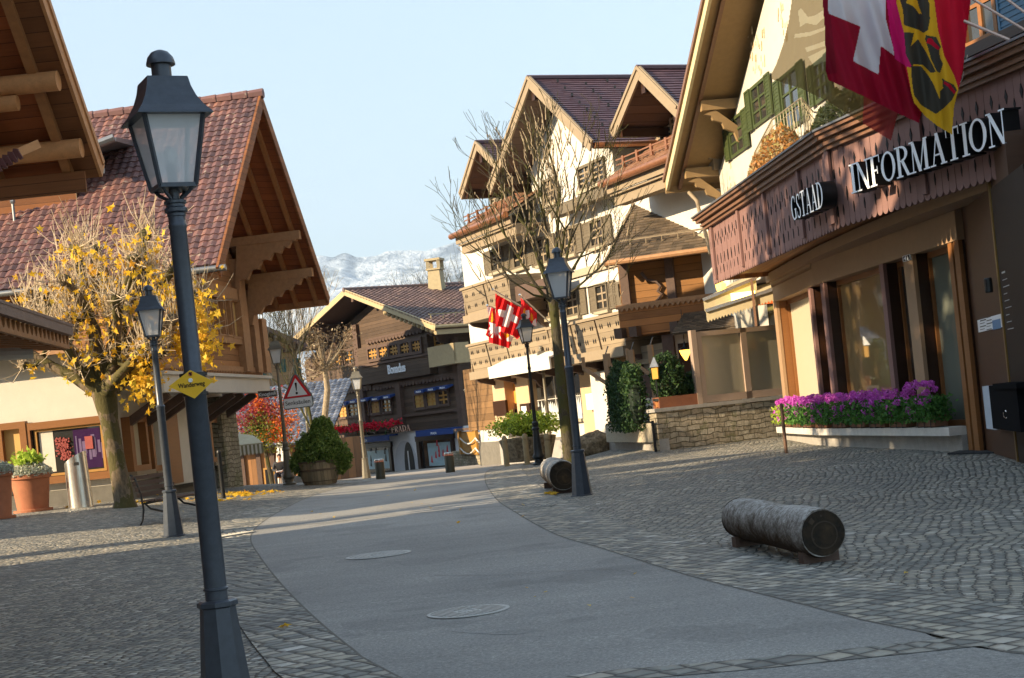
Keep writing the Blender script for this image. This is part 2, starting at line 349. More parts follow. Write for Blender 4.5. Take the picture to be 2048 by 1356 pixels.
# ------------------------------------------------------------------ ground, road, strips
def frange(a, b, n): return [a + (b - a) * i / n for i in range(n + 1)]
b = MB(); ys = frange(-40, 4, 22)[:-1] + frange(4, 50, 115)[:-1] + frange(50, 110, 60)[:-1] + [110, 125, 150, 200, 300, 500, 900, 1600]
xs = [-900, -400, -150, -80, -55] + frange(-40, -14, 26)[:-1] + frange(-14, 14, 70)[:-1] + frange(14, 40, 26) + [55, 80, 150, 400, 900]
i0 = 0; b.v = [(x, y, g(x, y)) for y in ys for x in xs]; nx = len(xs)
for j in range(len(ys) - 1):
    for i in range(nx - 1): b.face((j * nx + i, j * nx + i + 1, (j + 1) * nx + i + 1, (j + 1) * nx + i))
struct('ground', b, M['cob'], smooth=80)
def G3(p, dz): return (p[0], p[1], g(p[0], p[1]) + dz)
def crv(pts, n=8):
    P = [pts[0]] + list(pts) + [pts[-1]]; out = []
    for i in range(1, len(P) - 2):
        for k in range(n):
            t = k / n; q = []
            for c in (0, 1):
                a, b_, c_, d = P[i-1][c], P[i][c], P[i+1][c], P[i+2][c]
                q.append(.5 * (2*b_ + (c_-a)*t + (2*a-5*b_+4*c_-d)*t*t + (3*b_-a-3*c_+d)*t**3))
            out.append(tuple(q))
    return out + [tuple(pts[-1])]
def pxl(l): return [(gnd(x, y).x, gnd(x, y).y) for x, y in l]
LE = crv([(4.0, -6), (1.6, 3), ] + pxl([(790, 1356), (700, 1300), (620, 1232), (560, 1170), (520, 1118), (500, 1080), (516, 1052), (566, 1020), (618, 995), (690, 974)]) + [(-4.2, 46), (-5.5, 53)])
RE = crv([(12, -6), (5.5, 4)] + pxl([(2048, 1312), (1870, 1272), (1740, 1246), (1670, 1227), (1526, 1191), (1374, 1152), (1276, 1121), (1190, 1094), (1112, 1070), (1034, 1027), (991, 996), (971, 957), (985, 938), (1030, 920)]) + [(1.2, 46), (.6, 53)])
def resample(pts, n):
    L = [0]
    for a, c in zip(pts, pts[1:]): L.append(L[-1] + math.dist(a, c))
    out = []; k = 0
    for i in range(n + 1):
        d = L[-1] * i / n
        while k < len(L) - 2 and L[k + 1] < d: k += 1
        t = (d - L[k]) / max(1e-6, L[k + 1] - L[k]); out.append((pts[k][0] + (pts[k+1][0] - pts[k][0]) * t, pts[k][1] + (pts[k+1][1] - pts[k][1]) * t))
    return out
def xat(pts, y):
    for a, c in zip(pts, pts[1:]):
        if min(a[1], c[1]) <= y <= max(a[1], c[1]) and a[1] != c[1]: return a[0] + (c[0] - a[0]) * (y - a[1]) / (c[1] - a[1])
    return pts[0][0] if y < pts[0][1] else pts[-1][0]
b = MB(); yy = frange(-6, 53, 170); NX = 30; Vx = []
for y in yy:
    l, r = xat(LE, y), xat(RE, y)
    for i in range(NX + 1): x = l + (r - l) * i / NX; b.v.append(G3((x, y), .012))
for j in range(len(yy) - 1):
    for i in range(NX): k = j * (NX + 1) + i; b.face((k, k + 1, k + NX + 2, k + NX + 1))
struct('road', b, M['asph'], smooth=80)
def strip(pts, w0, w1, dz, mat, name, n=160):
    P = resample(pts, n); b = MB(); d = 0; L = []
    for i, p in enumerate(P):
        a, c = P[max(0, i - 1)], P[min(len(P) - 1, i + 1)]; t = Vector((c[0] - a[0], c[1] - a[1])).normalized(); nn = Vector((-t.y, t.x))
        if i: d += math.dist(P[i - 1], p)
        k = 5; L.append(([G3((p[0] + nn.x * (w0 + (w1 - w0) * q / k), p[1] + nn.y * (w0 + (w1 - w0) * q / k)), dz) for q in range(k + 1)], d))
    for (r0, d0), (r1, d1) in zip(L, L[1:]):
        for q in range(5):
            u0, u1 = (w1 - w0) * q / 5, (w1 - w0) * (q + 1) / 5
            b.poly([r0[q], r0[q + 1], r1[q + 1], r1[q]], 0, ((d0, u0), (d0, u1), (d1, u1), (d1, u0)))
    return struct(name, b, mat, smooth=80)
strip(LE, -.02, .62, .0145, M['sett'], 'kerb_strip')
strip(LE, -.02, .0, .0155, M['plinth'], 'road_joint')
strip(RE, -.9, .02, .0145, M['sett'], 'kerb_strip')
strip(RE, 0, .02, .0155, M['plinth'], 'road_joint')
XS = pxl([(1180, 1362), (1300, 1350), (1410, 1341), (1520, 1331), (1740, 1309), (2048, 1278)])
XS = [(XS[0][0] - 1.6, XS[0][1] - .35)] + XS + [(4.6, XS[-1][1] - .2)]
strip(crv(XS), -.17, .17, .0165, M['sett'], 'crossing_strip', 60)
# faint old seam across the road and a tar repair
sm = flat('old_tar_seam', (.29, .28, .26), .7, 0, .3, 9)
strip(crv(pxl([(500, 1062), (620, 1050), (760, 1036), (900, 1022), (1040, 1012)])), -.012, .012, .0145, M['soil'], 'road_seam', 60)
strip(crv(pxl([(860, 1154), (1000, 1152), (1120, 1145), (1230, 1141), (1270, 1147)])), -.008, .008, .0145, sm, 'road_seam', 40)
strip(crv(pxl([(905, 1266), (960, 1270), (1020, 1272), (1060, 1269)])), -.006, .018, .0145, sm, 'road_seam', 20)
# pale paving in front of the far shops
b = MB()
for j in range(24):
    for i in range(20):
        x0, y0 = -16 + i, 53 + j * 1.4; b.poly([G3((x0, y0), .02), G3((x0 + 1, y0), .02), G3((x0 + 1, y0 + 1.4), .02), G3((x0, y0 + 1.4), .02)])
struct('pavement', b, M['slab'], smooth=80)
# manhole covers, drain grates
def manhole(px, py, r, rot, label):
    p = gnd(px, py); p.z += .012; t = thing('manhole_cover', label, 'manhole cover', p, 'round iron covers in the road'); b = MB()
    b.lathe(p, [(r, 0), (r, .006), (r * .93, .007)], 40, 0); b.build('frame_ring', M['cover'], t, smooth=40); b = MB(); n = 15
    for i in range(n):
        x = -r * .86 + (i + .5) * 1.72 * r / n; h = math.sqrt(max(0, (r * .88) ** 2 - x * x)); c, s = math.cos(rot), math.sin(rot)
        for lo, hi in (((-h, -.13 * r), (.13 * r, h)) if abs(x) < .3 * r else ((-h, h),)) if False else ([(-h, h)] if abs(x) > .33 * r else [(-h, -.3 * r), (.3 * r, h)]):
            A = p + Vector((x * c - lo * s, x * s + lo * c, .009)); B = p + Vector((x * c - hi * s, x * s + hi * c, .009)); b.bar(A, B, r * .062, .006)
    for i in range(9):
        a = 2 * math.pi * i / 9; q = p + Vector((math.cos(a) * r * .2, math.sin(a) * r * .2, .009)); b.bar(q - Vector((.02, 0, 0)), q + Vector((.02, 0, 0)), .03, .006)
    b.build('rib', M['cover'], t, None, None); b = MB(); b.lathe(p, [(r * .9, .0), (r * .9, .0055)], 32); b.build('recess', M['plinth'], t)
M['cover'] = flat('cast_cover', (.42, .41, .38), .5, .3, .15, 20, .002)
manhole(937, 1226, .345, .5, 'round ribbed iron manhole cover, nearest one in the asphalt')
manhole(757, 1112, .39, .3, 'smooth pale round manhole cover farther up the road')
def grate(px, py, L, rz, label):
    p = gnd(px, py); p.z += .016; t = thing('drain_grate', label, 'drain grate', p, 'drain grates beside the kerb setts'); d = Vector((math.cos(rz), math.sin(rz), 0)); q = Vector((-d.y, d.x, 0))
    b = MB(); b.bar(p - d * L / 2, p + d * L / 2, .32, .006); b.build('pit', M['black'], t); b = MB()
    for i in range(9): c = p + d * (L * (i / 8 - .5)) + Vector((0, 0, .006)); b.bar(c - q * .17, c + q * .17, .022, .012)
    for s_ in (-1, 1): b.bar(p - d * L / 2 + q * .17 * s_ + Vector((0, 0, .005)), p + d * L / 2 + q * .17 * s_ + Vector((0, 0, .005)), .02, .014)
    b.build('bars', M['cover'], t)
grate(1068, 1016, .6, -.25, 'slotted drain grate in the setts right of the road')
grate(462, 1072, .7, .9, 'slotted drain grate in the setts left of the road')
# ------------------------------------------------------------------ mountains
def mat_snow():
    m = N('snow_and_rock'); P = m.tc.outputs['Object']; n = m.noise(m.mp(scale=(1, 1, 1.6)), .0035, 8, .62); f = m.noise(P, .02, 5, .7)
    geo = m.n('ShaderNodeNewGeometry'); sx = m.n('ShaderNodeSeparateXYZ', {0: geo.outputs['Normal']})
    a = m.math('ADD', m.math('MULTIPLY', n, 1), m.math('MULTIPLY', m.math('SUBTRACT', f, .5), .5)); a = m.math('ADD', a, m.math('MULTIPLY', m.math('SUBTRACT', sx.outputs[2], .8), .35))
    col = m.ramp(a, [(.38, (.10, .13, .17)), (.46, (.28, .34, .40)), (.56, (.52, .58, .64))]); m.bump(m.math('ADD', n, m.math('MULTIPLY', f, .4)), 130); return m.fin(col, .9, 0, .1)
from mathutils import noise as mn
def ridge(name, Y, sil, seed, jag, depth=2600):
    b = MB(); W = []
    for i in range(201):
        px = 200 + 1300 * i / 200
        k = 0
        while k < len(sil) - 2 and sil[k + 1][0] < px: k += 1
        (x0, y0), (x1, y1) = sil[k], sil[k + 1]; t = min(1, max(0, (px - x0) / (x1 - x0))); W.append(at(px, y0 + (y1 - y0) * t, Y))
    def fn(a, c):
        q = a * 200; i = min(199, int(q)); p = W[i].lerp(W[i + 1], q - i); e = Vector((p.x, p.y - c * depth, 0)); top = p.z
        n1 = mn.fractal(Vector((e.x / 700 + seed, e.y / 700, 0)), 1.0, 2.0, 7); r = mn.ridged_multi_fractal(Vector((e.x / 900 + seed, e.y / 1400, 0)), 1.0, 2.1, 6, 1, 2)
        z = top * (1 - c) ** 1.15 + (n1 * 110 * jag + (r - 1) * 70 * jag) * math.sin(math.pi * min(1, c * 1.1 + .02)) * 1.0
        return Vector((e.x, e.y, z + (n1 * 16 * jag) * (1 - c)))
    b.grid(fn, 260, 110); b.build(name, M['snow'], smooth=80)['kind'] = 'structure'
M['snow'] = mat_snow()
ridge('mountain', 9000, [(200, 590), (480, 540), (636, 505), (665, 512), (690, 504), (712, 514), (752, 510), (772, 498), (820, 494), (850, 498), (875, 490), (930, 474), (990, 455), (1100, 440), (1500, 420)], 3.1, 1.5)
ridge('mountain', 6200, [(200, 660), (480, 640), (640, 600), (700, 572), (760, 545), (800, 530), (850, 528), (885, 520), (930, 506), (980, 480), (1100, 450), (1500, 420)], 9.7, 1.0, 2200)
# ------------------------------------------------------------------ letters
def tmesh(txt, fn, h, name, mat, parent, cw=1.0, depth=.004, bold=0):
    """text in the built-in typeface turned into a mesh; fn(x, y, z) maps letter space (height 1) to the world"""
    cu = bpy.data.curves.new('t', 'FONT'); cu.body = txt; cu.size = 1; cu.extrude = .5; cu.offset = bold
    o = bpy.data.objects.new('t', cu); COL.objects.link(o); dg = bpy.context.evaluated_depsgraph_get(); me = bpy.data.meshes.new_from_object(o.evaluated_get(dg))
    w = max((v.co.x for v in me.vertices), default=1); b = MB(); b.v = [tuple(fn(v.co.x / w, v.co.y / .72, v.co.z + .5)) for v in me.vertices]
    for p in me.polygons: b.face(list(p.vertices))
    bpy.data.objects.remove(o); bpy.data.meshes.remove(me); bpy.data.curves.remove(cu)
    return b.build(name, mat, parent)
def ftext(F, txt, bl, br, hpx, n, name, mat, parent, thick=.01, bold=0):
    """text on plane F from photo point bl to br (baseline), letter height hpx photo pixels"""
    s0, z0 = F.on(*bl, n); s1, z1 = F.on(*br, n); _, zt = F.on(bl[0], bl[1] - hpx, n); h = zt - z0
    return tmesh(txt, lambda x, y, z: F.P(s0 + (s1 - s0) * x, n + thick * z, z0 + (z1 - z0) * x + h * y), h, name, mat, parent, bold=bold)
# serif capitals as strokes: (x0,y0,x1,y1,width) lines and ('a',cx,cy,rx,ry,a0,a1,wthick,wthin) arcs, cell height 1
TK, TN = .15, .05
def sf(x, y, w=.26): return ('b', x - w / 2, y, x + w / 2, y + (.05 if y < .5 else -.05))
GL = {
 'I': (.36, [('s', .18, 0, .18, 1, TK), sf(.18, 0, .34), sf(.18, 1, .34)]),
 'N': (.80, [('s', .15, 0, .15, 1, TN), ('s', .12, 1, .66, .0, TK), ('s', .66, 0, .66, 1, TN), sf(.15, 0), sf(.66, 1), sf(.1, 1, .2)]),
 'F': (.62, [('s', .17, 0, .17, 1, TK), ('b', .17, 1, .58, .95), ('b', .17, .54, .44, .48), ('b', .54, 1, .58, .74), ('b', .41, .64, .45, .38), sf(.17, 0, .36), sf(.12, 1, .24)]),
 'O': (.80, [('a', .39, .5, .31, .47, 0, 360, TK, TN)]),
 'R': (.74, [('s', .17, 0, .17, 1, TK), ('a', .32, .745, .25, .23, -90, 90, TK, TN), ('b', .17, 1, .33, .95), ('b', .17, .54, .33, .49), ('s', .36, .5, .62, 0, TK), sf(.17, 0, .34), sf(.65, 0, .2), sf(.1, 1, .2)]),
 'M': (.98, [('s', .13, 0, .17, 1, TN), ('s', .17, 1, .47, .0, TK), ('s', .47, 0, .76, 1, TN), ('s', .80, 0, .80, 1, TK), sf(.13, 0), sf(.80, 0, .32), sf(.12, 1, .2), sf(.83, 1, .2)]),
 'A': (.78, [('s', .13, 0, .38, 1, TN), ('s', .38, 1, .63, 0, TK), ('b', .22, .36, .54, .31), sf(.13, 0), sf(.64, 0, .3)]),
 'T': (.70, [('s', .34, 0, .34, 1, TK), ('b', .04, 1, .64, .94), ('b', .04, 1, .08, .74), ('b', .60, 1, .64, .74), sf(.34, 0, .36)]),
 'G': (.78, [('a', .39, .5, .31, .47, 45, 325, TK, TN), ('s', .62, .05, .62, .42, TK), ('b', .48, .45, .74, .40), ('b', .60, .95, .64, .70)]),
 'S': (.60, [('a', .29, .735, .19, .22, 30, 230, .11, .06), ('a', .29, .245, .20, .22, -150, 50, .11, .06), ('s', .17, .60, .43, .38, .15), ('b', .44, .95, .48, .72), ('b', .08, .05, .12, .30)]),
 'D': (.78, [('s', .17, 0, .17, 1, TK), ('a', .26, .5, .42, .475, -90, 90, TK, TN), ('b', .1, 1, .3, .95), ('b', .1, 0, .3, .05), ('b', .03, 1, .12, .95), ('b', .03, 0, .12, .05)]),
 'P': (.66, [('s', .17, 0, .17, 1, TK), ('a', .32, .73, .26, .245, -90, 90, TK, TN), ('b', .17, 1, .33, .95), ('b', .17, .52, .33, .47), sf(.17, 0, .34), sf(.1, 1, .2)])}
def serif(F, txt, bl, br, tl, n, depth, name, fmat, smat, parent, each=True, thin=1.0, lab=None):
    s0, z0 = F.on(*bl, n); s1, z1 = F.on(*br, n); _, zt = F.on(*tl, n); H = zt - z0
    tot = sum(GL[c][0] for c in txt) ; x = 0; out = []
    for c in txt:
        wd, st = GL[c]; b = MB(); lay = 0
        def m(px_, py_, nn): t = (x + px_) / tot; return F.P(s0 + (s1 - s0) * t, n + nn, z0 + (z1 - z0) * t + H * py_)
        def pl(pts, k):
            i = len(b.v); q = len(pts); b.v += [tuple(m(a, c_, .0008 * k)) for a, c_ in pts] + [tuple(m(a, c_, -depth)) for a, c_ in pts]
            b.face(range(i, i + q), 0); b.face([i + q + j for j in reversed(range(q))], 1)
            for j in range(q): b.face((i + j, i + q + j, i + q + (j + 1) % q, i + (j + 1) % q), 1)
        for e in st:
            lay += 1
            if e[0] == 's':
                _, xa, ya, xb, yb, w_ = e; w_ *= thin; pl([(xa - w_ / 2, ya), (xa + w_ / 2, ya), (xb + w_ / 2, yb), (xb - w_ / 2, yb)], lay)
            elif e[0] == 'b': _, xa, ya, xb, yb = e; pl([(xa, ya), (xb, ya), (xb, yb), (xa, yb)], lay)
            else:
                _, cx, cy, rx, ry, a0, a1, wt, wn = e; k = 22; wt *= thin
                for i in range(k):
                    q = []
                    for a in (a0 + (a1 - a0) * i / k, a0 + (a1 - a0) * (i + 1) / k):
                        ca, sa = math.cos(R(a)), math.sin(R(a)); w_ = wn + (wt - wn) * abs(ca); q.append(((cx + rx * ca + (w_ / 2) * ca, cy + ry * sa + (.04 * sa) * .6), (cx + rx * ca - (w_ / 2) * ca, cy + ry * sa - (.05 * sa))))
                    pl([q[0][0], q[1][0], q[1][1], q[0][1]], lay)
        out.append(b.build(name, [fmat, smat], parent, lab and lab % c)); x += wd
    return out
# ------------------------------------------------------------------ roofs, windows, shared building parts
def tiles(b, A, S, U, W, L, tw, rh, amp, lip, m=0, pts=4, seed=0):
    """rows of overlapping tiles on the rectangle A + a*S + u*U (A lower left, S along the eave, U up the slope)"""
    A, S, U = Vector(A), Vector(S).normalized(), Vector(U).normalized(); Nn = S.cross(U).normalized()
    if Nn.z < 0: Nn = -Nn
    nc = max(1, round(W / tw)); nr = max(1, round(L / rh)); tw = W / nc; rh = L / nr; rd = random.Random(seed)
    prof = [0, .55, 1, .55] if pts == 4 else ([0, 1] if pts == 2 else [0])
    for r in range(nr):
        i0 = len(b.v); k = nc * pts; u0, u1 = r * rh - .25 * rh, (r + 1) * rh; jit = [rd.uniform(-.014, .014) for _ in range(nc + 1)]
        for row in range(3):
            for i in range(k + 1):
                h = prof[i % pts] * amp; a = i * tw / pts; j = jit[i // pts]
                q = A + S * a + U * ((u0 + j) if row < 2 else u1) + Nn * (h + (lip if row == 1 else 0) + (0 if row else -.01)); b.v.append(tuple(q))
        for i in range(k):
            t = ((i // pts) + seed * 31.7, r * 1.37); a = i0 + i; b.face((a, a + 1, a + k + 2, a + k + 1), m, t); a += k + 1; b.face((a, a + 1, a + k + 2, a + k + 1), m, t)
def ridgecaps(b, p, q, r, step, m=0):
    p, q = Vector(p), Vector(q); d = (q - p); n = int(d.length / step); d.normalize()
    for i in range(n): a = p + d * (i * step); b.tube([a, a + d * step * 1.12], [r * 1.12, r * .95], 7, m)
def win(T, F, a0, a1, z0, z1, n, cols=1, rows=3, fr=.06, dep=.16, frame='gold', glass='dglass', sill=None, leaves=0, label=None, reveal=None, bar=None):
    """a window: timber frame (part) > pane, glazing bars, sill (sub-parts); built in a shallow niche box on the wall at n"""
    b = MB(); f = fr
    for q in ((a0, a0 + f, z0, z1), (a1 - f, a1, z0, z1), (a0 + f, a1 - f, z0, z0 + f), (a0 + f, a1 - f, z1 - f, z1)): b.box(F, q[0], q[1], n + .001, n + dep, q[2], q[3])
    w_ = b.build('window', M[frame], T, label); b = MB(); b.box(F, a0 + f, a1 - f, n + .004, n + .02, z0 + f, z1 - f); b.build('pane', M[glass], w_)
    if cols > 1 or rows > 1:
        b = MB(); iw, ih = a1 - a0 - 2 * f, z1 - z0 - 2 * f; t = fr * .32 * (.38 if frame == 'httrim' else 1) * (1.0 if bar else 1)
        for i in range(1, cols): x = a0 + f + iw * i / cols; b.box(F, x - t * (1.6 if i * 2 == cols else 1), x + t * (1.6 if i * 2 == cols else 1), n + .0205, n + .05, z0 + f, z1 - f)
        for j in range(1, rows): z = z0 + f + ih * j / rows; b.box(F, a0 + f, a1 - f, n + .0215, n + .045, z - t, z + t)
        b.build('glazing_bar', M[bar or (frame if frame != 'httrim' else 'white')], w_)
    if sill: b = MB(); b.box(F, a0 - .06, a1 + .06, n, n + dep + .08, z0 - .1, z0); b.build('sill', M[sill], w_)
    return w_
def pwin(T, F, x0, y0, x1, y1, n, **k):
    a0, z0 = F.on(x0, y0, n); a1, z1 = F.on(x1, y1, n); return win(T, F, a0, a1, z0, z1, n, **k)
def shutter(T, F, a0, a1, z0, z1, n, mat, label=None):
    b = MB(); f = .05; b.box(F, a0, a1, n, n + .025, z0, z1)
    for q in ((a0, a0 + f, z0, z1), (a1 - f, a1, z0, z1), (a0 + f, a1 - f, z0, z0 + f), (a0 + f, a1 - f, z1 - f, z1), (a0 + f, a1 - f, (z0 + z1) / 2 - f / 2, (z0 + z1) / 2 + f / 2)): b.box(F, q[0], q[1], n + .025, n + .045, q[2], q[3])
    k = max(2, int((z1 - z0) / .09))
    for i in range(k): z = z0 + f + (z1 - z0 - 2 * f) * (i + .3) / k; b.box(F, a0 + f, a1 - f, n + .025, n + .036, z, z + .03)
    return b.build('shutter', mat, T, label)
def scal(b, F, a0, a1, z, n0, n1, step, h, top, m=0, shape='v'):
    """a hanging edge: row of small pointed or round tongues below height z"""
    k = max(1, round((a1 - a0) / step)); st = (a1 - a0) / k
    for i in range(k):
        x = a0 + i * st
        if shape == 'v': pts = [(x, z + top), (x, z), (x + st / 2, z - h), (x + st * .999, z), (x + st * .999, z + top)]
        else: pts = [(x, z + top)] + [(x + st / 2 - st / 2 * math.cos(math.pi * j / 6), z - h * math.sin(math.pi * j / 6)) for j in range(7)] + [(x + st * .999, z + top)]
        b.prism(F, pts[::-1], n0, n1, m)
M['lhtile'] = tilemat('red_clay_tiles', [(.055, .032, .034), (.10, .055, .055), (.14, .068, .064), (.18, .085, .07), (.26, .11, .065)], .62, (.30, .27, .22))
M['pctile'] = tilemat('plum_clay_tiles', [(.06, .036, .032), (.10, .062, .055), (.15, .095, .08), (.22, .13, .09)], .55, (.25, .2, .14))
M['httile'] = tilemat('plum_flat_tiles', [(.065, .035, .045), (.095, .052, .062), (.13, .075, .08)], .45)
M['axtile'] = tilemat('brown_shingles', [(.035, .026, .018), (.08, .06, .04), (.14, .10, .065), (.22, .16, .10)], .7)
M['rdtile'] = tilemat('orange_brown_tiles', [(.13, .06, .03), (.20, .10, .055), (.30, .17, .10)], .6)
M['bltile'] = tilemat('blue_slate_tiles', [(.05, .06, .085), (.10, .115, .15), (.18, .20, .25), (.27, .28, .32)], .4)
# ================================================================== left shop house
LX, LY = -9.50, 36.0
G = Fr(LX, LY, .118, .993); H = Fr(LX, LY, .993, -.118)          # gable side (faces right), long front
LH = thing('shop_house', 'large left chalet with red tiled roof, brown boards above and cream shop front', 'chalet', (LX, LY, .5))
V = 3.42; SR, SF_, SN = 4.15, 9.3, -1.0; ZE, ZR = 5.62, 10.45
def lhz(s): return ZR - abs(s - SR) * (ZR - ZE) / (SR - SN)
b = MB(); b.box(H, -26, 0, -9.0, 0, -.2, 4.3); wl = b.build('wall', M['cream'], LH)
b = MB(); b.box(H, -26, .02, .003, .05, 0, .95); b.box(G, -.03, 9.0, .003, .05, 0, .95); b.build('plinth', M['plinth'], LH)
# upper storey: boards, jettied over the shop on the gable side
b = MB(); j = 1.2
b.box(H, -26, j, .0, .55, 4.15, 5.6); b.box(G, -.5, 9.0, .0, j - .003, 3.5, 4.4); b.prism(Fr(H.P(j, 0, 0).x, H.P(j, 0, 0).y, G.dx, G.dy), [(-.5, 4.15), (9.0, 4.15), (9.0, lhz(9.0) - .5), (SR, ZR - .5), (-.5, lhz(-.5) - .35)], -26, 0)
b.build('wall', M['lhwood'], LH, 'honey brown boarded upper wall')
b = MB(); b.box(H, -26, j + .03, .551, .60, 4.12, 4.22); b.box(G, -.6, 9.1, j + .002, j + .07, 3.5, 3.62)
scal(b, H, -14, j, 4.98, .551, .60, .16, .12, .15); scal(b, G, -.5, 9, 3.62, j + .07, j + .10, .14, .08, .12); b.build('carved_band', M['lhbeam'], LH)
# tiled roof
b = MB(); up = Vector((G.dx * (SR - SN), G.dy * (SR - SN), ZR - ZE)); L = up.length; A = G.P(SN, V, ZE + .10) - Vector((H.dx, H.dy, 0)) * 16.0
tiles(b, A, (H.dx, H.dy, 0), up, 16.0, L, .21, .232, .035, .03, 0, 4, 1)
up2 = Vector((-G.dx * (SF_ - SR), -G.dy * (SF_ - SR), ZR - ZE)); A2 = G.P(SF_, V, ZE + .10)
tiles(b, A2, (-H.dx, -H.dy, 0), up2, 16.0, L, .4, .232, .03, .03, 0, 2, 2); rf = b.build('roof', M['lhtile'], LH, 'steep red clay tile roof')
b = MB(); rp = G.P(SR, V + .05, ZR + .16); ridgecaps(b, rp, rp - Vector((H.dx, H.dy, 0)) * 16, .12, .42); b.build('ridge_tile', M['lhtile'], rf, smooth=50)
b = MB()      # roof deck with soffit boards
for s0, s1 in ((SN, SR), (SF_, SR)):
    p = [G.P(s0, V - .06, ZE), G.P(s1, V - .06, ZR), G.P(s1, -25, ZR), G.P(s0, -25, ZE)]; b.hexa([q + Vector((0, 0, -.10)) for q in p] + [q + Vector((0, 0, .07)) for q in p])
b.build('soffit', M['fcwood'], rf)
b = MB()      # bargeboards and rafters
for s0, s1 in ((SN - .1, SR), (SF_ + .1, SR)):
    b.bar(G.P(s0, V - .03, lhz(s0) - .02), G.P(s1, V - .03, ZR - .02), .06, .30, 0, (0, 0, 1)); 
b.build('bargeboard', M['lhdark'], rf)
b = MB()
for n in (V - .35, V - .95, V - 1.55, V - 2.15):
    for s0, s1 in ((SN + .1, SR), (SF_ - .05, SR)): b.bar(G.P(s0, n, lhz(s0) - .18), G.P(s1, n, ZR - .18), .11, .16)
b.build('rafter', M['rafter'], rf)
b = MB(); b.bar(G.P(SF_ - .02, j, ZE - .12), G.P(SF_ - .02, V - .02, ZE - .12), .05, .26); b.build('eave_board', M['rafter'], rf)
b = MB()      # gutter at the near eave
e0 = G.P(SN - .1, V + .15, ZE - .02); e1 = e0 - Vector((H.dx, H.dy, 0)) * 16; b.tube([e0, e1], .075, 8); b.build('gutter', M['zinc'], rf, smooth=60)
for s_, cons in ((None, [(470, 468), (590, 462), (592, 478), (582, 482), (578, 492), (566, 494), (562, 503), (546, 505), (541, 517), (524, 520), (518, 535), (502, 540), (496, 556), (480, 560), (478, 600), (470, 600)]),
                 (None, [(494, 546), (612, 538), (613, 553), (604, 556), (600, 566), (588, 568), (583, 577), (568, 580), (562, 590), (546, 594), (541, 606), (528, 612), (522, 625), (508, 630), (505, 650), (494, 650)])):
    # find the gable position where the purlin end touches the roof
    tipx, tipy = cons[1]; best = None
    for k in range(0, 120):
        s_ = SR + k * (SF_ - SR) / 120; FN = Fr(G.P(s_, 0, 0).x, G.P(s_, 0, 0).y, G.nx, G.ny); a, z = FN.on(tipx, tipy)
        e = abs(z - (lhz(s_) - .27))
        if best is None or e < best[0]: best = (e, s_, FN)
    _, s_, FN = best
    b = MB(); zt = lhz(s_) - .27; b.box(FN, 0, V - .12, -.11, .11, zt - .24, zt); b.build('purlin', M['lhbeam'], LH)
    pts = [FN.on(x, y, .09) for x, y in cons]; pts = [(max(1.18, min(a, V - .2)), min(z, zt - .22)) for a, z in pts]
    b = MB(); b.prism(FN, pts[::-1], -.09, .09)
    for (x, z) in pts[2:-2:2]: c = FN.P(x - .05, 0, z + .0); b.tube([c + Vector((FN.nx, FN.ny, 0)) * .12, c - Vector((FN.nx, FN.ny, 0)) * .12], .045, 8)
    b.build('console', M['lhbeam'], LH)
for s_ in (SR, 1.2):
    b = MB(); FN = Fr(G.P(s_, 0, 0).x, G.P(s_, 0, 0).y, G.nx, G.ny); b.box(FN, 0, V - .12, -.11, .11, lhz(s_) - .5, lhz(s_) - .27); b.build('purlin', M['lhbeam'], LH)
# gable windows and posts of the upper floor
for x0, x1, y0, y1 in ((429, 439, 672, 600), (442, 453, 673, 600), (456, 468, 677, 602)): pwin(LH, G, x0, y0, x1, y1, j, rows=1, fr=.05, frame='lhbeam', glass='amberp')
b = MB(); b.pbox(G, 424, 682, 486, 674, j, j + .14); b.pbox(G, 414, 590, 482, 580, j, j + .16); b.build('moulding', M['lhbeam'], LH)
for x0, x1 in ((476, 489), (499, 508), (515, 524)):
    b = MB(); a0, z1 = G.on(x0, 560, j + .2); a1, _ = G.on(x1, 560, j + .2); b.box(G, a0, a1, j, j + .2, 3.6, min(z1 + .6, lhz(a0) - .6)); b.build('post', M['lhbeam'], LH)
# white canopy beam with dark struts
b = MB(); b.box(G, .2, 9.3, j - .1, j + .18, 3.0, 3.42); b.box(G, .15, 9.4, j - .1, j + .26, 3.42, 3.5); b.build('canopy_beam', M['white'], LH)
for s_ in (.9, 2.2, 3.0, 6.1, 7.0, 8.2):
    b = MB(); b.bar(G.P(s_, j + .02, 2.98), G.P(s_, .1, 2.35), .16, .2); b.build('strut', M['pcbeam'], LH)
b = MB(); b.box(G, 7.6, 9.05, .0, .35, -.2, 3.0); b.build('stone_pier', None or M['conc'], LH); LHP = b
# ground floor openings
def recess(T, F, x0, y0, x1, y1, n, frame, glass, fr=.14, dep=.22, label=None, **k):
    return pwin(T, F, x0, y0, x1, y1, n, fr=fr, dep=dep, frame=frame, glass=glass, label=label, **k)
recess(LH, G, 252, 945, 276, 834, .0, 'tbwood', 'blindp', cols=2, rows=1, sill='beam')
recess(LH, G, 295, 944, 336, 826, .0, 'tbwood', 'blindp', cols=2, rows=1, sill='beam')
recess(LH, G, 413, 926, 434, 836, .0, 'tbwood', 'blindp', cols=2, rows=1, sill='beam')
b = MB(); b.pbox(G, 338, 972, 392, 776, .05, .30); b.build('portal', M['cream'], LH); b = MB(); b.pbox(G, 352, 970, 384, 798, .301, .31); dd = b.build('door', M['cream'], LH)
b = MB(); b.pbox(G, 345, 968, 351, 800, .301, .34); b.build('door_frame', M['tbwood'], dd)
ftext(G, 'Cartier', (336, 792), (358, 792), 14, .34, 'lettering', M['lettw'], LH, .05, .02)
